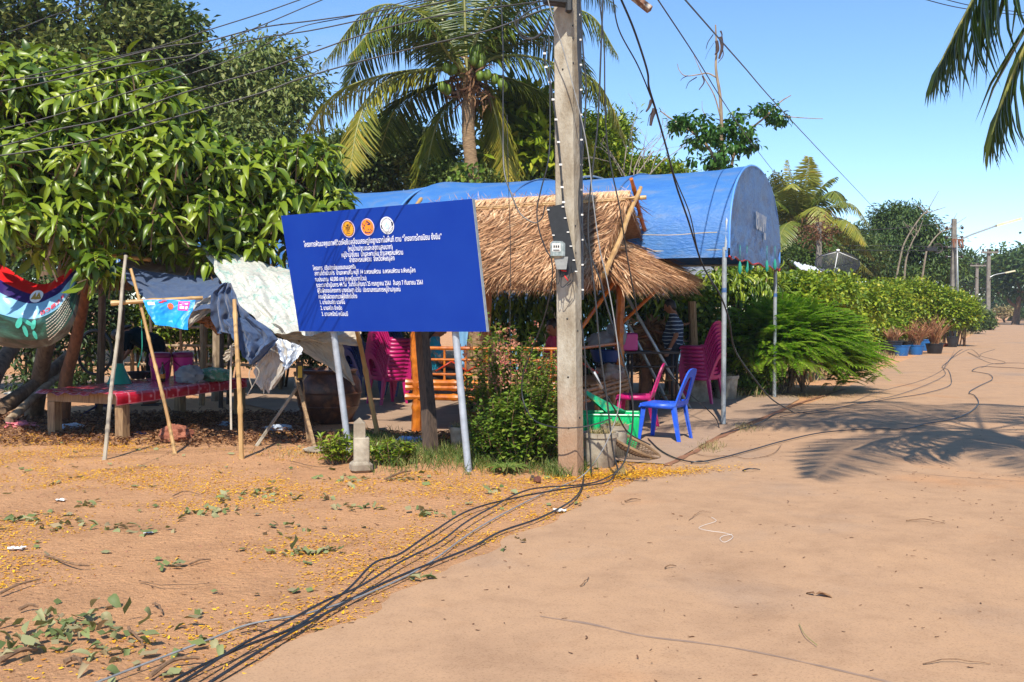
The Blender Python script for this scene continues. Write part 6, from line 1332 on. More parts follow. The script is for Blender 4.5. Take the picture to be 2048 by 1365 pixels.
fl = [([(922, 129), (877, 58), (806, 13), (730, 25), (645, 130)], -1.0, .4), ([(930, 120), (890, 50), (850, -20), (780, -90)], .8, .5), ([(933, 122), (930, 40), (926, -60), (915, -150)], 0, .35), ([(945, 100), (950, 30), (965, -60), (1000, -130)], 1, .35), ([(957, 100), (1002, 32), (1060, -25), (1150, -50), (1230, 10)], .5, .3),
      ([(965, 105), (1018, 55), (1096, 19), (1180, 30), (1235, 110)], -.8, .35), ([(975, 122), (1030, 111), (1102, 125), (1195, 167), (1252, 280)], -.5, .5), ([(980, 150), (1050, 170), (1102, 200), (1160, 260), (1190, 340)], .8, .45), ([(890, 138), (806, 150), (745, 185), (716, 250), (700, 340)], -1.2, .62), ([(883, 140), (770, 150), (670, 190), (606, 275)], .6, .6),
      ([(915, 193), (883, 225), (862, 290), (846, 385)], .5, .45), ([(968, 160), (990, 225), (1006, 300), (1016, 380)], .5, .68), ([(960, 190), (1020, 230), (1070, 270), (1110, 330)], 1.8, .3), ([(900, 110), (820, 70), (740, 90), (690, 180)], 1.5, .2), ([(960, 110), (1040, 70), (1130, 90), (1200, 200)], 1.8, .2),
      ([(910, 160), (840, 180), (790, 220), (760, 300)], 2.2, .15), ([(930, 115), (900, 20), (850, -60), (800, -80)], 2, .3), ([(905, 120), (850, 50), (770, 40), (700, 110)], -1.6, .3), ([(945, 100), (985, 10), (1050, -60), (1120, -90)], -1.2, .35)]
for pts, dd, ti in fl:
    n = len(pts); pp = [pc + Vector((0, 0, .05))] + [P(x, y, D + dd * (i + 1) / n) for i, (x, y) in enumerate(pts)]
    frond('frond', pp, L_palm, cp, n=96, ll=.72 if abs(dd - .5) < .01 and y > 300 else 1.0, wl=.042, hang=.58, tint=ti + .02, tipdry=.36, r=.05)
M_nut = mat('green_coconut', sc(110, 130, 40), sc(80, 104, 30), .45, 6, None, 0)
for i, (x, y) in enumerate([(945, 104), (955, 100), (951, 112), (960, 108), (964, 118), (947, 121), (955, 126), (962, 128), (893, 136), (901, 141), (907, 139), (884, 174), (895, 180), (990, 158), (1003, 168), (1008, 174), (960, 152), (975, 150)]):
    mb = MB(); mb.ell(P(x, y, D - .35 - .1 * (i % 3)), (.1, .1, .13), 12); mb.build('coconut', M_nut, cp)
lb = LB(); n = 260; q = np.array(list(pc)) + rng.normal(0, .22, (n, 3)) * [1, 1, 1.1]; lb.add('strap', q, rdir(n) + [0, 0, -.8], rdir(n), rng.uniform(.2, .6, n), .05, rng.random(n)); lb.build('dry_sheath', L_dry, cp)
lb = LB(); n = 900; tt = rng.random(n); zz = 2.3 + 2.6 * tt; q = np.stack([C0.x + .1 + rng.normal(0, .2, n) - .1, D - .1 + rng.normal(0, .17, n), zz], 1); lb.add('mid', q, rdir(n) + [0, -.3, -.5], rdir(n) + [0, -1, 0], rng.uniform(.08, .2, n), .09, rng.random(n)); tag(lb.build('climbing_vine', L_weed), 'leafy vine climbing the coconut trunk above the tent', 'vine')
def palm_generic(name, lab, base, h, Lf, nf, ll, wl, seed, lean=(0, 0), nl=60, tint=.45, r=.12, elr=(-.5, 1.25), trunk=True, extra=None, azs=None, hang=.6):
    rs = random.Random(seed); b = Vector(base); c = b + Vector((lean[0], lean[1], h)); t = thing(name, lab, 'palm', tuple(b))
    tr = crom([b, b.lerp(c, .5) + Vector((lean[0] * .1, 0, 0)), c], 16); MB().tube(tr, [r * (1.06 if k % 2 else 1) for k in range(len(tr))], 10).build('trunk', M_bark, t)
    for i in range(nf):
        az = azs[i] if azs else i * 2.399 + rs.uniform(-.2, .2); el = elr[1] + (elr[0] - elr[1]) * (i + .5) / nf; d = Vector((cos(az) * cos(el), sin(az) * cos(el), sin(el)))
        q1 = c + d * Lf * .35; q2 = c + d * Lf * .68 - Vector((0, 0, Lf * .12)); q3 = c + Vector((d.x, d.y, 0)) * Lf * .92 + Vector((0, 0, d.z * Lf * (.55 + .35 * max(0, d.z) ** 3) - Lf * .38 * (1 - .8 * max(0, d.z) ** 3)))
        frond('frond', [c, q1, q2, q3], L_palm, t, n=nl, ll=ll, wl=wl, hang=hang, tint=tint + rs.uniform(-.12, .2), tipdry=.25, r=.035)
    for pts in (extra or []): frond('frond', [c] + [Vector(p) for p in pts], L_palm, t, n=84, ll=1.15, wl=.045, hang=.85, tint=.22, tipdry=.15, r=.03, spread=.5)
    return t
bx = P(1598, 700, 46); palm_generic('coconut_palm', 'distant coconut palm with a bushy upright crown right of the blue tent', (bx.x, 46, 0), 5.4, 3.7, 28, .75, .06, 5, tint=.45, r=.16, elr=(-.55, 1.5))
# palm standing outside the frame on the right: two of its fronds and its shadow reach into the picture
npm = palm_generic('coconut_palm', 'near coconut palm fronds drooping in at the top right corner', (5.0, 6.5, 0), 7.0, 5.0, 11, .9, .045, 9, nl=70, tint=.25, azs=[2.75, 3.3, 2.2, 1.6, 1.0, .3, 5.9, 5.2, 4.5, 3.9, 2.95], elr=(.3, .9),
    extra=[[P(2180, -330, 8.0), P(2080, -190, 8.0), P(1985, -70, 8.0), P(1930, 30, 8.0), P(1876, 135, 8.0)], [P(2230, -150, 7.6), P(2110, -20, 7.7), P(2048, 100, 7.7), P(2006, 200, 7.7), P(1984, 270, 7.7)]])

# ================================================================ plants near the sign and the pole
def shrub(name, lab, base, H, R, nst, leaves, L, W, m, tint=(.5, .2), kind='mid', cat='plant', group=None, droop=.2, stem=.006, lo=.05, stemm=None):
    b = Vector(base); t = thing(name, lab, cat, tuple(b), group); mb = MB(); lb = LB()
    for i in range(nst):
        a = random.random() * 2 * pi; rr = R * random.random() ** .6; h = H * random.uniform(.55, 1.05) * (1 - .35 * (rr / R) ** 2); tip = b + Vector((cos(a) * rr, sin(a) * rr * .8, h)); p0 = b + Vector((cos(a) * rr * .45, sin(a) * rr * .4, 0))
        pts = crom([p0, p0.lerp(tip, .5) + Vector((random.gauss(0, .04), random.gauss(0, .04), .03)), tip], 4); mb.tube(pts, [stem, stem * .4], 4)
        f = lo + (1 - lo) * rng.random(leaves); idx = f * (len(pts) - 1); k = np.minimum(idx.astype(int), len(pts) - 2); pa = np.array([list(p) for p in pts]); q = pa[k] + (pa[k + 1] - pa[k]) * (idx - k)[:, None]
        T = rdir(leaves); T[:, 2] = np.abs(T[:, 2]) * .5 - droop + .3; lb.add(kind, q, T, np.array([0, 0, 1.]) + rdir(leaves) * .4, L * rng.uniform(.6, 1.3, leaves), W * rng.uniform(.7, 1.2, leaves), np.clip(rng.normal(tint[0], tint[1], leaves), 0, 1))
    lb.build('foliage', m, t); mb.build('stems', stemm or M_twig, t); return t
def gp(px, py): v = G(px, py); return (v.x, v.y, 0)
fw_ = shrub('flowering_weed', 'tall pink-flowered weed left of the concrete pole', gp(1015, 905), 1.4, .46, 64, 60, .075, .036, L_weed, (.5, .25), group='weeds beside the pole')
ob_ = shrub('leafy_bush', 'bright green bush touching the concrete pole with small orange flowers', gp(1083, 925), 1.15, .38, 120, 90, .045, .024, L_weed, (.6, .25), group='weeds beside the pole')
shrub('leafy_bush', 'low tangled green weeds between sign leg and bush', gp(1000, 925), .65, .36, 60, 50, .06, .03, L_weed, (.4, .22), group='weeds beside the pole')
shrub('leafy_bush', 'heart-leaved creeper in front of the flowering weed', gp(1045, 935), .85, .34, 60, 50, .07, .05, L_weed, (.55, .18), group='weeds beside the pole')
shrub('tall_weed', 'tall thin weed behind the right sign leg', gp(975, 890), 1.5, .34, 40, 40, .08, .034, L_weed, (.6, .2), group='weeds beside the pole')
lb = LB(); n = 0
for i in range(80):
    c = P(random.gauss(1005, 36), random.gauss(715, 42), random.uniform(10.0, 10.6)); k = 9
    lb.add('dia', np.array(list(c)) + rng.normal(0, .02, (k, 3)), rdir(k), rdir(k), .028, .018, rng.random(k))
lb.build('blossoms', L_flower, fw_)
lb = LB(); k = 26; q = np.array([list(P(random.gauss(1098, 12), random.gauss(742, 14), 10.2)) for _ in range(k)]); lb.add('flat', q, rdir(k), rdir(k) + [0, -1, 0], .035, .03, .5)
lb.build('blossoms', leafmat('orange_petal', [(.7, .08, .01), (.8, .16, .01)], .5, .2), ob_)
shrub('seedling', 'small seedling with glossy pinnate leaves left of the stone marker', gp(672, 925), .3, .3, 26, 20, .075, .03, L_mango, (.7, .15)); shrub('seedling', 'leafy seedling right of the stone marker', gp(785, 930), .27, .3, 24, 20, .075, .032, L_mango, (.62, .15))
t_ = thing('broadleaf_weed', 'low rosette weed with wide strap leaves at the foot of the bush', 'plant', gp(1012, 948)); lb = LB(); k = 14; a = np.linspace(0, 6, k); c = np.array(gp(1012, 946)); lb.add('strap', np.tile(c, (k, 1)) + [0, 0, .02], np.stack([np.cos(a), np.sin(a), np.full(k, .7)], 1), [0, 0, 1], .26, .055, .6 + rng.normal(0, .1, k)); lb.build('leaves', L_grass, t_)
def grass(name, lab, pts, n, L, m, w=.006, sp=.5):
    lb = LB(); q = []
    for i in range(n): x, y = random.choice(pts)(); q.append((x, y, .0))
    q = np.array(q); T = rdir(n) * sp + np.array([0, 0, 1.]); lb.add('strap', q, T, rdir(n), L * rng.uniform(.4, 1.3, n), w, rng.random(n)); o = lb.build(name, m); return tag(o, lab, kind='stuff')
def gpt(px, py, sx, sy):
    def f(): v = G(px + random.gauss(0, sx), py + random.gauss(0, sy)); return v.x, v.y
    return f
grass('grass', 'green grass tufts around the sign leg and pole', [gpt(900, 915, 60, 12), gpt(1020, 930, 50, 9), gpt(800, 915, 40, 14), gpt(960, 905, 40, 14), gpt(1130, 950, 20, 4), gpt(740, 890, 30, 8)], 5200, .13, L_grass)
grass('dry_grass', 'short dry yellow grass on the open ground', [gpt(1080, 935, 30, 7), gpt(620, 910, 60, 6), gpt(1420, 896, 14, 5), gpt(1490, 858, 12, 4), gpt(1620, 792, 60, 6), gpt(1240, 950, 8, 4), gpt(860, 925, 60, 6)], 1500, .06, L_drygrass)
def vg(): # verge along the road
    y = random.uniform(17.5, 75); k = random.random() ** .6; e = 4.5 + (y - 17.3) * .525; return e - .12 - k * 2.4 * (.7 + .01 * y), y
grass('verge_grass', 'dry grass verge between the hedge and the road', [vg], 9000, .2, L_drygrass, .02, .4)
# hedge and bushes behind the yard
def bush(lab, clusters, D0, nclump, L, W, m, tint, csize=.2, kind='dia', name='shrub', group='shrubs behind the yard', per=26, droop=.3, shell=.45, tr=.06):
    cl = cl_px(clusters); b = cl[0][0]; t = thing(name, lab, 'shrub', (b[0], b[1], 0), group); lb = LB(); foliage(lb, cl, nclump, per, csize, L, W, kind, droop, shell, tint, .35); lb.build('foliage', m, t)
    mb = MB()
    for c, r in cl:
        for _ in range(4): mb.tube([(c[0] + random.uniform(-.3, .3) * r[0], c[1], 0), (c[0] + random.uniform(-.6, .6) * r[0], c[1] + random.uniform(-.3, .3) * r[1], c[2] + random.uniform(-.3, .7) * r[2])], [tr * .5, tr * .2], 5)
    mb.build('stems', M_bark, t); return t
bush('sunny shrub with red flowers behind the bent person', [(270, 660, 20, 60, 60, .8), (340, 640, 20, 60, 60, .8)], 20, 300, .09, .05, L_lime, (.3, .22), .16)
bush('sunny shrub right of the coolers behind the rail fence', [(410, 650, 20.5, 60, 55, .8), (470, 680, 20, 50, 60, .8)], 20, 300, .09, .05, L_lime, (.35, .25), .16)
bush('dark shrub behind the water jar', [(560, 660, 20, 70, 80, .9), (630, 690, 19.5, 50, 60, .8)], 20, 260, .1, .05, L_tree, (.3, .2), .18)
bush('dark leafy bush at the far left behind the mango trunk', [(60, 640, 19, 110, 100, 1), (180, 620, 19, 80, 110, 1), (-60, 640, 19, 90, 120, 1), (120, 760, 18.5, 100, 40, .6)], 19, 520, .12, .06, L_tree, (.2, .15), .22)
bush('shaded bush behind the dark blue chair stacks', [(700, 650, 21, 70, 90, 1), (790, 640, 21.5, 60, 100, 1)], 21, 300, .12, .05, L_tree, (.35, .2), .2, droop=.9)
bush('mango sapling with long narrow leaves behind the hut', [(1000, 620, 18.5, 50, 60, .8), (1070, 610, 18.5, 55, 70, .8), (1040, 690, 18, 60, 60, .8)], 18.5, 90, .2, .05, L_mango, (.5, .22), .2, 'big', droop=.8, per=14)
bush('second narrow-leaved sapling behind the hut right post', [(1170, 620, 18.6, 60, 80, .9), (1240, 600, 18.8, 50, 70, .8), (1190, 700, 18.4, 60, 50, .8)], 18.5, 110, .2, .05, L_mango, (.32, .2), .2, 'big', droop=.9, per=14)
bush('sapling with drooping leaves just left of the man', [(1300, 620, 19, 40, 60, .7), (1330, 640, 19, 40, 60, .7)], 19, 60, .2, .05, L_mango, (.42, .2), .2, 'big', droop=.9, per=14)
bush('bright green creeper bush between the man and the chair stack', [(1400, 640, 18.9, 40, 46, .6), (1420, 690, 18.8, 40, 50, .6), (1380, 600, 19, 50, 40, .6), (1395, 740, 18.7, 40, 40, .5)], 19, 240, .1, .08, L_lime, (.3, .22), .16, 'mid', per=20)
bush('drooping mango leaves hanging behind the tent pole', [(1450, 570, 19.4, 60, 40, .7), (1510, 580, 19.6, 50, 44, .7), (1470, 640, 19, 40, 50, .6), (1500, 540, 20, 50, 24, .6)], 19, 120, .2, .055, L_mango, (.55, .22), .2, 'big', droop=1.0, per=14)
bush('weedy undergrowth at the foot of the rear tent pole', [(1480, 740, 18.4, 46, 46, .5), (1530, 745, 18.6, 40, 34, .5), (1500, 780, 18.3, 50, 18, .4)], 18.5, 190, .07, .04, L_weed, (.45, .25), .13, per=22)
for k, (px, py, D, rx, ry) in enumerate([(1590, 590, 22, 60, 46), (1640, 585, 25, 60, 40), (1700, 605, 29, 62, 48), (1760, 610, 37, 60, 52), (1815, 600, 43, 58, 48), (1870, 612, 43, 50, 46), (1912, 620, 43.5, 36, 36), (1935, 630, 67, 30, 32), (1745, 655, 36, 56, 28), (1850, 650, 47, 50, 24), (1660, 650, 26, 60, 50), (1960, 640, 80, 26, 20)]):
    q = ['first lime shrub of the roadside hedge, just right of the rear tent pole', 'second lime shrub of the hedge, below the satellite dish', 'third lime shrub of the hedge, right of the dish', 'fourth lime shrub, in the middle of the hedge', 'fifth lime shrub, before the bare branches', 'sixth lime shrub, left of the roadside pole', 'seventh lime shrub, at the foot of the roadside pole', 'small darker shrub near the far end of the hedge', 'low lime shrub behind the potted grasses', 'low lime shrub above the black pot', 'lime shrub behind the feathery bush', 'last dark shrub where the hedge meets the road bend'][k]
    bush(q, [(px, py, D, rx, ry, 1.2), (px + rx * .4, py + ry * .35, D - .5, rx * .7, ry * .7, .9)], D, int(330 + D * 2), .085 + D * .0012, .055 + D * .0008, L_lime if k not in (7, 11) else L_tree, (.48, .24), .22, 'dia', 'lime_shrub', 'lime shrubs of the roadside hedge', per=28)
# feathery bush
fb = thing('feathery_bush', 'bright feathery-leaved bush bulging over the road edge right of the tent', 'shrub', tuple(G(1600, 785) + Vector((-.4, .9, 0)))); lb = LB(); mb = MB(); cb = P(1580, 682, 18.6)
def spray(c, dv, L_, n=26):
    pts = [c + dv * L_ * f + Vector((0, 0, -.38 * L_ * f * f)) for f in np.linspace(0, 1, 8)]; mb.tube(pts, [.004, .0015], 3)
    f = np.linspace(.12, 1, n); pa = np.array([list(p) for p in pts]); idx = f * 7; k = np.minimum(idx.astype(int), 6); q = pa[k] + (pa[k + 1] - pa[k]) * (idx - k)[:, None]; t = Vector(dv).normalized(); s = np.array(list(t.cross(Vector((0, 0, 1))).normalized())); tn = np.array(list(t))
    for sg_ in (-1, 1):
        T = s * sg_ + tn * .7 + rng.normal(0, .1, (n, 3)) - np.array([0, 0, .25]); lb.add('dia', q, T, [0, 0, 1], (.12 * (1.1 - f) + .04) * L_ / .6, .018, np.clip(.6 + rng.normal(0, .3) + rng.normal(0, .1, n), 0, 1))
for i in range(1500):
    d = Vector(rdir(1)[0]); d.z = abs(d.z) * .95 - .3; 
    cx = cb + Vector((d.x * 1.2, d.y * .9, -.15 + d.z * .95)) * random.uniform(.35, 1.0)
    cx.z = max(cx.z, .15); dv = Vector((d.x + .35 + random.gauss(0, .3), d.y - .2 + random.gauss(0, .3), d.z + .5 + random.gauss(0, .2))).normalized(); spray(cx, dv, random.uniform(.45, .85))
for i in range(150):
    c = P(random.gauss(1690, 26), random.gauss(735, 20), random.uniform(18.6, 20)); c.z = max(.1, c.z); spray(c, Vector((random.uniform(-.3, 1), -.3, random.uniform(0, .6))).normalized(), random.uniform(.3, .55))
lb.build('foliage', L_fern, fb)
for i in range(14): mb.tube([cb + Vector((random.uniform(-.3, .3), 0, -cb.z)), cb + Vector((random.uniform(-.8, .8), random.uniform(-.5, .5), random.uniform(-.2, .6)))], [.03, .01], 5)
mb.build('stems', M_bark, fb)
# heap of dry banana leaves
lb = LB(); n = 1500; q = np.array([list(P(random.gauss(1308, 16), random.uniform(645, 735), random.uniform(17.4, 18.2))) for _ in range(n)]); lb.add('mid', q, rdir(n) + [0, 0, -.8], rdir(n) + [0, -1, 0], rng.uniform(.15, .4, n), .05, rng.random(n) * .6 + .4)
tag(lb.build('dry_leaf_heap', L_dry), 'hanging mass of pale dry banana leaves behind the man', 'dead foliage')

# ================================================================ potted grasses at the roadside
def pot(px, py, r, h, m, lab, gr=0, D=None):
    g = G(px, py); t = thing('plant_pot', lab, 'plant pot', (g.x, g.y, 0), 'pots along the roadside'); MB().lathe([(r * .74, 0), (r * .76, .01), (r, h * .93), (r * 1.08, h * .94), (r * 1.08, h), (r * .94, h), (r * .9, h * .85), (.02, h * .84)], g, 20, caps=False).build('pot', m, t)
    if gr:
        lb = LB(); n = 110; a = rng.random(n) * 6.28; lb.add('strap', np.array([g.x, g.y, h * .9]) + np.stack([np.cos(a), np.sin(a), a * 0], 1) * r * .4, np.stack([np.cos(a) * .5, np.sin(a) * .5, 1.1 + rng.random(n)], 1), rdir(n), gr * rng.uniform(.6, 1.2, n), .022, rng.random(n)); lb.build('grass', L_redg, t)
    return t
L_redg = leafmat('reddish_grass', [(.3, .12, .06), (.5, .24, .12), (.42, .3, .14)], .6, .2)
M_potb = mat('blue_pot', sc(30, 104, 170), sc(24, 90, 150), .45, 5); M_potk = mat('black_pot', sc(40, 42, 46), sc(28, 28, 32), .5, 5)
pot(1803, 712, .26, .34, M_potb, 'blue pot without plant, leftmost of the blue pots'); pot(1832, 710, .26, .34, M_potb, 'blue pot holding a tuft of reddish grass', .85); pot(1848, 702, .25, .42, M_potb, 'blue pot half hidden behind the grass tufts'); pot(1869, 708, .3, .36, M_potk, 'black pot with the widest reddish grass tuft', .95)
pot(1905, 695, .22, .44, M_potk, 'black pot standing alone nearest the road'); pot(1786, 711, .3, .5, M_potk, 'large black pot leftmost in the row', .5); pot(1812, 706, .3, .4, M_potk, 'black pot behind the leftmost blue pot'); pot(1888, 694, .2, .14, mat('terracotta', sc(180, 88, 60), sc(160, 70, 46), .7, 6), 'low terracotta dish beside the lone black pot')
# ================================================================ far trees beyond the hedge
tree('mango_tree', 'large round dark mango tree right of centre beyond the hedge', 62, [(1800, 470, 62, 66, 62, 2.5), (1850, 500, 62, 56, 50, 2.3), (1760, 500, 61, 60, 46, 2.2), (1880, 540, 61, 40, 40, 2), (1740, 540, 60, 60, 40, 2), (1810, 560, 61, 70, 40, 2), (1800, 440, 62, 44, 34, 2)], (1815, 62), 1150, 24, .5, .30, .10, m=L_far, tint=(.45, .22), droop=.8)
tree('broadleaf_tree', 'wide bronze-green tree left of the big mango beyond the dish', 58, [(1690, 490, 58, 50, 44, 2), (1650, 510, 58, 50, 34, 2), (1720, 520, 57, 50, 40, 2), (1640, 550, 56, 60, 40, 2)], (1690, 58), 620, 22, .45, .24, .1, m=L_tree, tint=(.45, .2))
tree('broadleaf_tree', 'dark tree partly hidden behind the distant coconut palm', 54, [(1555, 390, 54, 34, 46, 1.5), (1590, 450, 54, 50, 50, 2), (1570, 500, 52, 60, 50, 2)], (1565, 54), 420, 22, .45, .2, .1, m=L_tree, tint=(.2, .15))
tree('broadleaf_tree', 'green bushy tree below the distant coconut palm', 44, [(1580, 520, 44, 60, 30, 1.6), (1620, 500, 44, 50, 30, 1.4), (1640, 540, 43, 40, 24, 1.2)], (1600, 44), 300, 22, .3, .18, .09, m=L_far, tint=(.6, .2))
tree('broadleaf_tree', 'pale far tree behind the roadside poles, left one', 120, [(1925, 530, 120, 30, 30, 4), (1905, 560, 118, 34, 36, 4), (1950, 560, 122, 26, 26, 4)], (1925, 120), 300, 16, .8, .5, .3, m=L_far, tint=(.6, .2), r0=.4)
tree('broadleaf_tree', 'tall far tree reaching the right edge above the road end', 110, [(2020, 530, 110, 46, 40, 4), (2060, 560, 108, 50, 60, 5), (1990, 580, 112, 34, 36, 4), (2090, 520, 110, 50, 50, 5)], (2030, 110), 420, 16, .8, .5, .3, m=L_far, tint=(.45, .2), r0=.4)
tree('broadleaf_tree', 'dark low tree mass closing the road at the bend', 150, [(1985, 605, 150, 40, 26, 5), (2040, 600, 150, 40, 32, 5), (2100, 600, 150, 50, 40, 5)], (2020, 152), 360, 16, 1.0, .5, .3, m=L_far, tint=(.15, .1), r0=.4)
tree('broadleaf_tree', 'greyish far tree between the two distant poles', 170, [(1975, 560, 170, 30, 34, 5), (2000, 540, 172, 24, 34, 5)], (1980, 170), 220, 14, 1.0, .6, .35, m=L_far, tint=(.7, .2), r0=.4)
bush('low green bush beside the road end', [(2035, 626, 130, 16, 10, 2)], 130, 60, .3, .2, L_far, (.5, .2), .5, name='shrub', tr=.1); bush('pale dry bush left of the road end bush', [(2008, 624, 128, 14, 8, 2)], 128, 50, .3, .2, L_drygrass, (.4, .2), .4, tr=.1)
# dark hedge line that closes gaps low behind everything
lb = LB(); foliage(lb, cl_px([(-150, 560, 34, 260, 80, 2), (150, 520, 34, 260, 110, 2), (480, 520, 34, 200, 110, 2), (800, 540, 34, 260, 90, 2), (1130, 560, 34, 240, 80, 2), (1400, 560, 36, 180, 60, 2)]), 1500, 26, .5, .26, .12, 'dia', .3, .2, (.3, .2), .3)
tag(lb.build('undergrowth', L_tree), 'dense green undergrowth filling the yard background', kind='stuff')
M_oldb = mat('grey_bark', sc(150, 138, 120), sc(110, 98, 84), .9, 6)
for j, (px0, pts) in enumerate([(1770, [(1780, 650), (1788, 590), (1800, 520), (1812, 480), (1845, 430), (1862, 424)]), (1806, [(1806, 600), (1810, 540), (1822, 490), (1840, 458)]), (1676, [(1680, 560), (1676, 500), (1684, 470), (1690, 450)]), (1840, [(1830, 560), (1850, 520), (1860, 490), (1880, 466), (1900, 458)])]):
    q = [P(x, y, 47 + j) for x, y in pts]; q[0].z = 0; t = thing('bare_sapling', ['tall bare curved sapling before the big far mango', 'short bare stem right of the tall bare sapling', 'forked bare sapling behind the satellite dish', 'leaning bare branch left of the roadside pole'][j], 'tree', tuple(q[0]), 'bare saplings beyond the hedge')
    mb = MB(); mb.tube(crom(q, 5), [.055, .02], 6)
    for k in range(4): a = q[-2].lerp(q[-1], random.random()); mb.tube([a, a + Vector((random.uniform(-1, 1), 0, random.uniform(.2, 1.2)))], [.022, .01], 4)
    mb.build('trunk', M_oldb, t)

# ================================================================ house behind the yard, white roof, satellite dish
hs = thing('house', 'low house with pale blue corrugated walls glimpsed behind the hut', 'house', (1.5, 26, 0))
M_corr = mat('blue_corrugated', sc(120, 170, 206), sc(100, 148, 186), .5, 3, None, .1); M_roofg = mat('tin_roof', sc(150, 156, 160), sc(110, 100, 92), .5, 3, None, .1)
MB().sheet(lambda u, v: Vector((-1.4 + 6.4 * u, 26 + .03 * sin(u * 200), 2.2 * v)), 240, 1, (0, .05, 0)).build('wall', M_corr, hs)
MB().sheet(lambda u, v: Vector((-1.8 + 7.2 * u, 25.5 + 4.4 * v, 2.2 + .9 * v + .02 * sin(u * 180))), 160, 1, (0, 0, .03)).build('roof', M_roofg, hs)
mb = MB(); mb.box((1.0, 25.93, 1.2), (.8, .06, .9)); mb.build('window', M_dkmetal, hs, smooth=False)
wr_ = thing('white_roofed_shed', 'shed with a white tin roof showing above the hedge beside the dish', 'shed', tuple(Vector((P(1640, 700, 34).x, 34, 0))))
a, b = P(1598, 536, 34), P(1692, 560, 36); M_wr = mat('white_tin', sc(232, 234, 236), sc(210, 212, 216), .4, 3, None, .05)
MB().sheet(lambda u, v: a.lerp(b, u) + Vector((v * .4, v * 2.4, v * .35)) + Vector((0, 0, .015 * sin(u * 90))), 90, 1, (0, 0, -.04)).build('roof', M_wr, wr_)
MB().box(((a.x + b.x) / 2 + .3, 36.0, 1.2), (2.2, 1.6, 2.4)).build('wall', M_corr, wr_, smooth=False)
ds = thing('satellite_dish', 'large black mesh satellite dish above the hedge with a pale feed arm', 'satellite dish', tuple(Vector((P(1672, 700, 30).x, 30, 0)))); c = P(1674, 536, 30)
m, nt, b_ = nodes('dish_mesh'); b_.inputs['Base Color'].default_value = sc(46, 46, 48); b_.inputs['Roughness'].default_value = .5
ck_ = nt.nodes.new('ShaderNodeTexChecker'); ck_.inputs['Scale'].default_value = 60; nt.links.new(coord(nt), ck_.inputs['Vector']); tp_ = nt.nodes.new('ShaderNodeBsdfTransparent'); mx = nt.nodes.new('ShaderNodeMixShader')
nt.links.new(ck_.outputs['Fac'], mx.inputs[0]); nt.links.new(b_.outputs[0], mx.inputs[1]); nt.links.new(tp_.outputs[0], mx.inputs[2]); nt.links.new(mx.outputs[0], nt.nodes['Material Output'].inputs[0]); M_dish = m
DM = Vector((-.1, -.42, .62)).normalized().to_track_quat('Z', 'Y').to_matrix()
MB().sheet(lambda u, v: c + DM @ Vector((.62 * v * cos(2 * pi * u), .62 * v * sin(2 * pi * u), .16 * v * v)), 32, 8, DM @ Vector((0, 0, -.006))).build('reflector', M_dish, ds)
MB().tube([c + DM @ Vector((.62 * cos(a), .62 * sin(a), .16)) for a in [k * pi / 16 for k in range(33)]], .014, 5, caps=False).build('rim', M_black, ds)
MB().tube([c + Vector((0, 0, 0)), Vector((c.x, c.y + .15, 0))], .04, 8).build('mast', M_steel, ds)
for k in range(3): a = k * 2.1 + .3; MB().tube([c + DM @ Vector((.6 * cos(a), .6 * sin(a), .15)), c + DM @ Vector((0, 0, .55))], .012, 5).build('feed_strut', M_white, ds)
MB().lathe([(.03, -.06), (.05, .06)], c + DM @ Vector((0, 0, .55)), 10, DM).build('feed_horn', M_white, ds)

# ================================================================ far poles, lamps
M_oldc = mat('old_grey_concrete', sc(136, 130, 120), sc(100, 94, 86), .95, 5, None, .3)
def far_pole(px, top, D, lab, w_=.16, cross=0, lamp=None, insul=0, name='utility_pole'):
    b = Vector((P(px, 700, D).x, D, 0)); tp = P(px, top, D); t = thing(name, lab, 'utility pole', tuple(b), 'poles along the road'); h = tp.z
    mb = MB(); vs = []
    for z, s in ((0, 1.1), (h, .8)): vs += [b + Vector((x * w_ * s, y * w_ * s * .7, z)) for x, y in ((-1, -1), (1, -1), (1, 1), (-1, 1))]
    mb.add(vs, [(3, 2, 1, 0), (4, 5, 6, 7), (0, 1, 5, 4), (1, 2, 6, 5), (2, 3, 7, 6), (3, 0, 4, 7)]); mb.build('shaft', M_oldc, t, smooth=False)
    if cross: MB().box((b.x, b.y - .2, h - .25), (cross, .12, .14)).build('crossarm', M_oldc, t, smooth=False)
    for k in range(3 if cross else 0): MB().lathe([(.05, 0), (.09, .08), (.05, .22)], (b.x + (k - 1) * cross * .42, b.y - .2, h - .18), 8).build('insulator', M_dkmetal, t)
    for k in range(insul):
        for s in (-1, 1): MB().lathe([(.04, -.07), (.07, 0), (.04, .07)], (b.x + s * .34, b.y - .05, h - .4 - k * .42), 8).build('insulator', M_dkmetal, t); MB().tube([(b.x, b.y, h - .4 - k * .42), (b.x + s * .34, b.y - .05, h - .4 - k * .42)], .02, 4).build('bracket', M_steel, t)
    if lamp:
        (ax_, ay), (bx_, by), (cx_, cy), (dx_, dy) = lamp; MB().tube(crom([P(ax_, ay, D - .3), P(bx_, by, D - .3), P(cx_, cy, D - .3)], 6), .035, 6).build('lamp_arm', M_steel, t)
        e, f = P(cx_, cy, D - .3), P(dx_, dy, D - .3); MB().box(e.lerp(f, .5), (.16, .1, (f - e).length), M=(f - e).to_track_quat('Z', 'Y').to_matrix()).build('lamp_tube', mat('lamp_cream', sc(220, 214, 180), sc(200, 190, 150), .4, 5), t, smooth=False)
    return t
fp = far_pole(1905, 438, 45, 'roadside pole with insulator racks and a long fluorescent street lamp', .115, 0, ((1912, 500), (1925, 478), (1992, 452), (2042, 438)), 4)
MB().tube([P(1914, 480, 44.6), P(1917, 640, 44.6)], .035, 6).build('conduit', M_steel, fp)
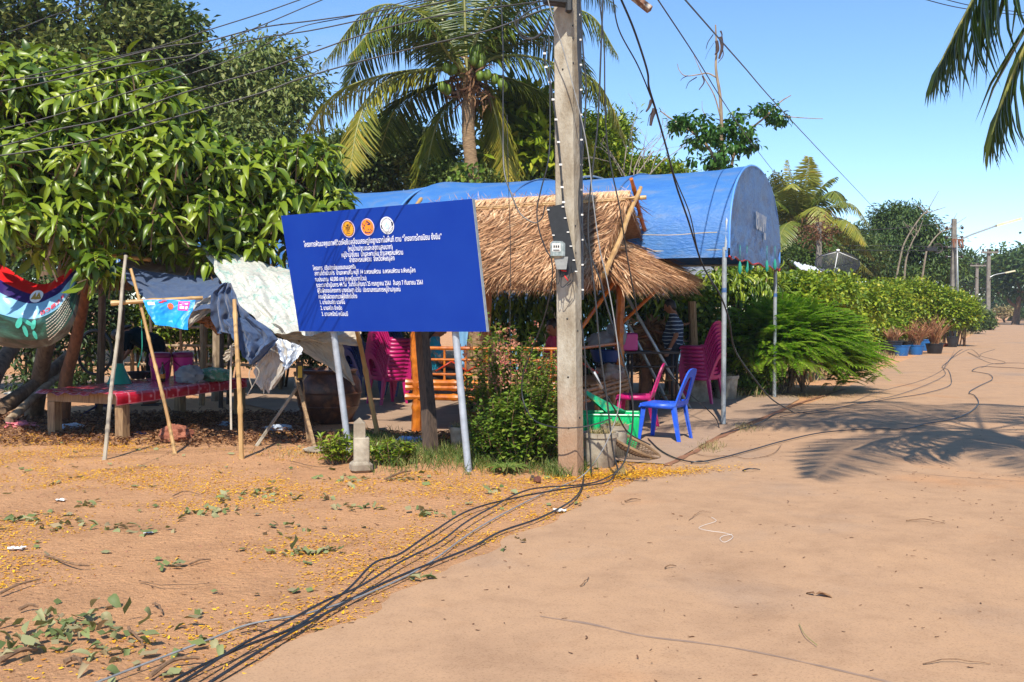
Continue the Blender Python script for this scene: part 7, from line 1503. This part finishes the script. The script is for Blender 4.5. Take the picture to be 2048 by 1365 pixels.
MB().tube([P(1876 + 9 * cos(a), 497 + 9 * sin(a), 44.7) for a in [k * pi / 10 for k in range(21)]], .035, 5, caps=False).build('cable_coil', M_dkmetal, fp); MB().box(P(1862, 499, 44.7), (.5, .2, .16), rz=.2).build('splice_box', M_black, fp, smooth=False)
far_pole(1975, 499, 80, 'farther roadside pole with a wooden crossarm and a small lamp', .14, 1.3, ((1980, 555), (1990, 550), (2010, 546), (2030, 542)))
far_pole(1952, 527, 105, 'distant pole with a wide crossarm and transformer', .15, 1.6); far_pole(1965, 577, 150, 'tiny farthest pole beside the road bend', .15, 1.0)
far_pole(1636, 445, 40, 'plain concrete pole beside the distant coconut palm', .11)
lb = LB(); n = 500; c = np.array(list(P(1637, 465, 40))); lb.add('mid', c + rng.normal(0, .33, (n, 3)), rdir(n) + [0, 0, -.4], rdir(n), rng.uniform(.1, .25, n), .05, rng.random(n) * .5); tag(lb.build('dead_vine', L_dry), 'tangle of dead vine on top of the plain pole', 'vine')
mb = MB(); q = P(1920, 478, 44.6); th = thing('lamp_pods', 'brown pods caught on the far lamp arm', 'seed pod', tuple(q))
for k in range(4): MB().tube([q + Vector((k * .12 - .3, 0, 0)), q + Vector((k * .14 - .25, 0, -.4))], [.07, .02], 5, flat=.4).build('pod', mat('brown_pod', sc(140, 90, 66), sc(90, 60, 44), .8, 9), th)

# ================================================================ wires and cables
def wire(pts, r, lab, m=M_black, name='overhead_wire', cat='wire', group='wires on the poles', n=8): return tag(MB().tube(crom(pts, n), r * (.5 if name == 'fallen_cable' else .72 if name != 'hanging_cable' else .78), 6).build(name, m), lab, cat, group)
def oh(pts, r, lab, d0=8.3, d1=9.1, m=M_black):
    x0, x1 = pts[0][0], pts[-1][0]; e = pts[0]; pre = (e[0] - 260, e[1] + (e[1] - pts[1][1]) * 260 / max(40, pts[1][0] - e[0]) * .7); pts = [pre] + pts
    return wire([P(x, y, d0 + (d1 - d0) * (x - x0) / (x1 - x0)) for x, y in pts], r, lab, m)
oh([(0, 19), (50, 0), (110, -30)], .006, 'short black wire cutting the top left corner'); oh([(0, 70), (101, 33), (193, 0), (300, -50)], .007, 'second black wire from the top left corner')
oh([(0, 162), (112, 150), (228, 119), (330, 94), (411, 84), (520, 56), (640, 40), (760, 22), (900, -8)], .008, 'black wire crossing the mango top, upper of the long pair'); oh([(0, 183), (127, 157), (254, 129), (406, 107), (520, 77), (640, 58), (860, 10), (1000, -20)], .008, 'black wire crossing the mango top, lower of the long pair')
oh([(300, 98), (406, 64), (520, 28), (600, 0), (700, -34)], .007, 'thin wire over the round dark tree'); oh([(345, 130), (406, 106), (470, 74), (560, 36), (640, 2), (720, -30)], .007, 'bluish wire running steeply over the olive tree')
oh([(25, 287), (107, 261), (228, 236), (355, 190), (520, 142), (600, 114), (745, 64), (900, 28), (1090, 2)], .009, 'thick black wire from the mango leaves to the pole top'); oh([(71, 302), (193, 279), (381, 226), (520, 187), (600, 158), (700, 129), (830, 96), (980, 60), (1085, 20)], .009, 'lowest long black wire running to the pole top')
oh([(60, 245), (240, 190), (420, 135), (520, 95), (600, 55), (706, 32), (860, -10)], .006, 'thin middle wire between the two thick ones')
wire([P(1365, -6, 9.4), P(1480, 125, 12.5), P(1600, 260, 20), P(1755, 424, 47)], .012, 'straight black wire crossing the sky down to the far trees'); wire([P(1312, -6, 9.4), P(1390, 112, 11), P(1448, 206, 13.5), P(1500, 282, 20), P(1546, 342, 30)], .010, 'thinner parallel wire left of the straight one')
wire([P(1830, -6, 12), P(1925, 17, 12.3), P(2060, 33, 13)], .007, 'lower wire behind the corner palm fronds'); wire([P(1870, -6, 12), P(1950, 13, 12.3), P(2060, 27, 13)], .007, 'upper wire behind the corner palm fronds')
for y0, y1, y2, lab in ((455, 460, 446, 'upper far wire left of the roadside pole'), (490, 492, 494, 'middle far wire left of the roadside pole'), (497, 501, 502, 'lower far wire left of the roadside pole')): wire([P(1560, y0, 45), P(1740, y1, 45), P(1900, y2, 45)], .02, lab)
w2 = [([(1240, -6, 9.2), (1268, 60, 9.3), (1294, 140, 9.5), (1298, 175, 9.6), (1312, 222, 9.8), (1334, 300, 10.2), (1352, 370, 10.6), (1376, 440, 11), (1405, 530, 11.4), (1440, 590, 11.8), (1458, 640, 12.2), (1470, 700, 12.8), (1508, 757, 13.4), (1544, 799, 14.2), (1589, 826, 15.0)], .013, 'thick black cable swinging down past the blue tent to the road'),
      ([(1225, -6, 9.2), (1238, 60, 9.3), (1275, 130, 9.5), (1300, 190, 9.7), (1320, 250, 9.9), (1345, 340, 10.3), (1356, 370, 10.5), (1380, 430, 10.9), (1398, 510, 11.2), (1425, 570, 11.6)], .008, 'thinner black cable twisting beside the thick one'),
      ([(1198, -6, 9.1), (1208, 90, 9.1), (1210, 200, 9.1), (1216, 300, 9.15), (1240, 420, 9.2), (1252, 500, 9.4), (1270, 600, 9.6), (1274, 640, 9.7)], .008, 'black wire hanging just right of the pole, reaching the hut post'),
      ([(1206, -6, 9.05), (1202, 100, 9.05), (1196, 240, 9.05), (1184, 350, 9.05), (1176, 460, 9.05), (1190, 590, 9.05), (1200, 700, 9.05), (1214, 800, 9.05), (1226, 900, 9.05), (1236, 940, 9.05)], .010, 'black wire hanging from the pole top to the petals'),
      ([(1160, -6, 9.1), (1166, 100, 9.1), (1172, 180, 9.1), (1166, 300, 9.1), (1158, 400, 9.1), (1166, 470, 9.1), (1200, 560, 9.1), (1210, 600, 9.1), (1240, 700, 9.1), (1262, 780, 9.1), (1265, 850, 9.1), (1250, 920, 9.05), (1228, 950, 9.0)], .010, 'black wire bowing out right of the pole before the green box'),
      ([(1162, 640, 9.0), (1170, 710, 9.0), (1172, 800, 9.0), (1180, 900, 9.0), (1183, 945, 9.0)], .008, 'short vertical black wire beside the pole foot'),
      ([(1098, 70, 9.0), (1100, 200, 8.95), (1098, 310, 8.9), (1082, 380, 8.9), (1074, 420, 8.9), (1078, 460, 8.9), (1092, 500, 8.9), (1103, 520, 8.9), (1104, 560, 8.95), (1090, 630, 9.1), (1064, 700, 9.3), (1046, 750, 9.4), (1046, 800, 9.4), (1068, 840, 9.2), (1110, 855, 8.95), (1160, 855, 8.9), (1200, 846, 8.9), (1224, 836, 8.9)], .0075, 'thin black wire looping left round the pole at knee height'),
      ([(1002, -6, 9.2), (1006, 100, 9.2), (1006, 250, 9.2), (1008, 340, 9.1), (1022, 387, 9.0), (1040, 427, 8.95), (1068, 446, 8.9), (1084, 436, 8.9), (1090, 412, 8.9)], .008, 'black cable hanging before the palm and hooking into the meter board'),
      ([(1014, 230, 9.3), (1018, 400, 9.3), (1021, 500, 9.3), (1020, 640, 9.3), (1022, 760, 9.4)], .004, 'very thin dark wire hanging over the thatch'),
      ([(1090, 10, 9.0), (1060, 22, 9.0), (1036, 44, 9.0), (1042, 72, 9.0), (1066, 78, 9.0), (1092, 58, 9.0), (1100, 30, 9.0)], .009, 'black cable loop at the left of the pole top'), ([(1098, 36, 9.0), (1088, 60, 9.0), (1066, 76, 9.0), (1046, 70, 9.0), (1030, 48, 9.0), (1040, 25, 9.0), (1080, 0, 9.0)], .008, 'second black cable loop crossing the first one'),
      ([(1165, 712, 9.0), (1200, 770, 9.1), (1230, 820, 9.3), (1256, 865, 9.6), (1300, 890, 10.0)], .010, 'black guy cable with a taped joint running from pole to basket'),
      ([(1337, 747, 15), (1370, 780, 14.6), (1410, 815, 13.6), (1432, 838, 13.2), (1440, 862, 12.9)], .010, 'black cable falling from the ladder to the tent pole foot')]
for pts, r, lab in w2: wire([P(*q) for q in pts], r, lab, name='hanging_cable', cat='cable', group='cables hanging from the pole')
M_silver2 = mat('grey_cable', sc(150, 152, 152), sc(120, 120, 118), .5, 20, None, 0)
wire([P(x, y, 8.95) for x, y in [(1094, -6), (1110, 50), (1128, 105), (1163, 240), (1178, 320), (1186, 400), (1200, 500), (1214, 560), (1230, 650), (1240, 740), (1238, 810), (1222, 865), (1196, 915)]] + [G(1160, 962) + Vector((0, 0, .03)), G(1080, 995) + Vector((0, 0, .02)), G(960, 1060) + Vector((0, 0, .02)), G(850, 1140) + Vector((0, 0, .025)), G(740, 1195) + Vector((0, 0, .025)), G(620, 1240) + Vector((0, 0, .035)), G(500, 1268) + Vector((0, 0, .045)), G(420, 1292) + Vector((0, 0, .03)), G(240, 1362) + Vector((0, 0, .03)), G(120, 1410) + Vector((0, 0, .03))], .0062, 'pale silver cable dropping from the pole and lying toward the bottom left', M_silver2, 'hanging_cable', 'cable', 'cables hanging from the pole')
MB().tube([P(1188, 745, 9.06), P(1204, 778, 9.12)], .014, 6).build('tape_joint', M_silver); tag(bpy.context.scene.objects['tape_joint'], 'silver tape joint on the slanting guy cable', 'tape')
def lying(pts, r, lab, z=0, m=M_black): return wire([G(*q) + Vector((0, 0, r + .012 + z + .012 * abs(noise.noise(Vector((q[0] * .02, q[1] * .02, 0)))))) for q in pts], r, lab, m, 'fallen_cable', 'cable', 'cables lying on the ground')
lying([(1168, 955), (1162, 985), (1140, 1012), (1080, 1044), (1000, 1072), (940, 1105), (830, 1150), (740, 1190), (660, 1235), (560, 1290), (440, 1365), (360, 1420)], .014, 'black fallen cable curving in lowest from the pole to the bottom edge')
lying([(1232, 950), (1215, 972), (1140, 985), (1040, 1003), (940, 1030), (860, 1080), (800, 1120), (750, 1138), (700, 1190), (650, 1230), (590, 1270), (500, 1305), (410, 1345), (350, 1380), (290, 1420)], .013, 'black fallen cable passing highest across the dirt', .01)
lying([(1236, 955), (1180, 978), (1060, 990), (980, 1030), (930, 1060), (880, 1098), (800, 1140), (720, 1190), (650, 1222), (560, 1270), (480, 1312), (400, 1365), (330, 1410)], .012, 'black fallen cable running between the two outer ones', .02)
0 and lying([(960, 1085), (900, 1112), (820, 1140), (740, 1180), (680, 1225), (600, 1262), (520, 1320), (430, 1372), (350, 1430)], .012, 'short black cable joining the bundle on the dirt', .028)
lying([(1296, 882), (1320, 905), (1352, 922), (1392, 930), (1440, 922), (1500, 906), (1560, 889), (1630, 873), (1690, 866), (1760, 862), (1810, 862), (1850, 852), (1905, 842), (1940, 828), (1957, 810), (1950, 795), (1938, 788), (1958, 775), (1984, 762), (1980, 752), (1962, 748), (1944, 744), (1962, 736), (2000, 737), (2060, 740)], .014, 'long black cable snaking right across the road toward the palm shadow')
lying([(1442, 872), (1480, 862), (1520, 850), (1550, 832), (1590, 828), (1630, 830), (1700, 814), (1752, 806), (1800, 798), (1850, 790), (1898, 775), (1902, 758), (1896, 742), (1884, 736), (1900, 722), (1915, 706), (1925, 700)], .012, 'black cable from the tent pole foot up the road edge')
lying([(1560, 838), (1600, 830), (1670, 820), (1740, 806), (1800, 792), (1860, 770), (1890, 752), (1888, 738), (1902, 718), (1920, 702)], .010, 'second black cable running with the one along the road edge', .006)
lying([(1650, 812), (1700, 808), (1740, 792), (1780, 780), (1840, 764), (1880, 745), (1896, 728), (1910, 700)], .007, 'thin cable nearest the verge with pale joints'); lying([(1900, 720), (1940, 700), (1960, 716), (1935, 706), (1980, 728), (2010, 726), (1960, 712), (1990, 700)], .010, 'tangled loose cable on the far road')
lying([(1962, 738), (1985, 730), (2030, 728), (2060, 729)], .010, 'far cable running out at the right edge')
lying([(1385, 908), (1410, 916), (1460, 916), (1500, 922), (1545, 912), (1562, 895)], .006, 'thin pale wire beside the long black cable', 0, M_twig); lying([(1423, 1040), (1432, 1048), (1408, 1056), (1398, 1062), (1420, 1068), (1450, 1072), (1466, 1080), (1450, 1090), (1440, 1084), (1446, 1078), (1464, 1075)], .0026, 'small tangle of white wire alone on the road', 0, M_white)
lying([(1230, 948), (1240, 960), (1265, 962), (1292, 960), (1290, 966), (1268, 965), (1240, 952), (1195, 953)], .006, 'short black wire end curled on the yellow petals')
lying([(1598, 1255), (1610, 1280), (1634, 1300)], .0035, 'green stem curl on the open road', 0, M_rib)

# ================================================================ air
hz = MB(); hz.box((80, 150, 22), (700, 360, 46)); m = bpy.data.materials.new('haze_air'); m.use_nodes = True; nt = m.node_tree; nt.nodes.clear(); ou = nt.nodes.new('ShaderNodeOutputMaterial'); pv_ = nt.nodes.new('ShaderNodeVolumePrincipled')
pv_.inputs['Color'].default_value = (.75, .85, 1, 1); pv_.inputs['Density'].default_value = .00045; nt.links.new(pv_.outputs[0], ou.inputs['Volume'])
HAZE = True
if HAZE: tag(hz.build('haze', m, smooth=False), 'thin pale air between the camera and the far trees', kind='stuff')
for n_, l_ in (('ground', 'red dirt ground strewn with petals'), ('road', 'dusty concrete road running to the right'), ('concrete_yard', 'grey concrete yard under the hut and tents'), ('fallen_petals', 'scattered small yellow petals on the red dirt'), ('fallen_leaves', 'withered green leaves in heaps on the dirt'), ('leaf_litter', 'brown leaf litter in the shade under the table'), ('soil_crumbs', 'small crumbs of red earth on the dirt')):
    o = scene.objects.get(n_)
    if o: o['label'] = l_
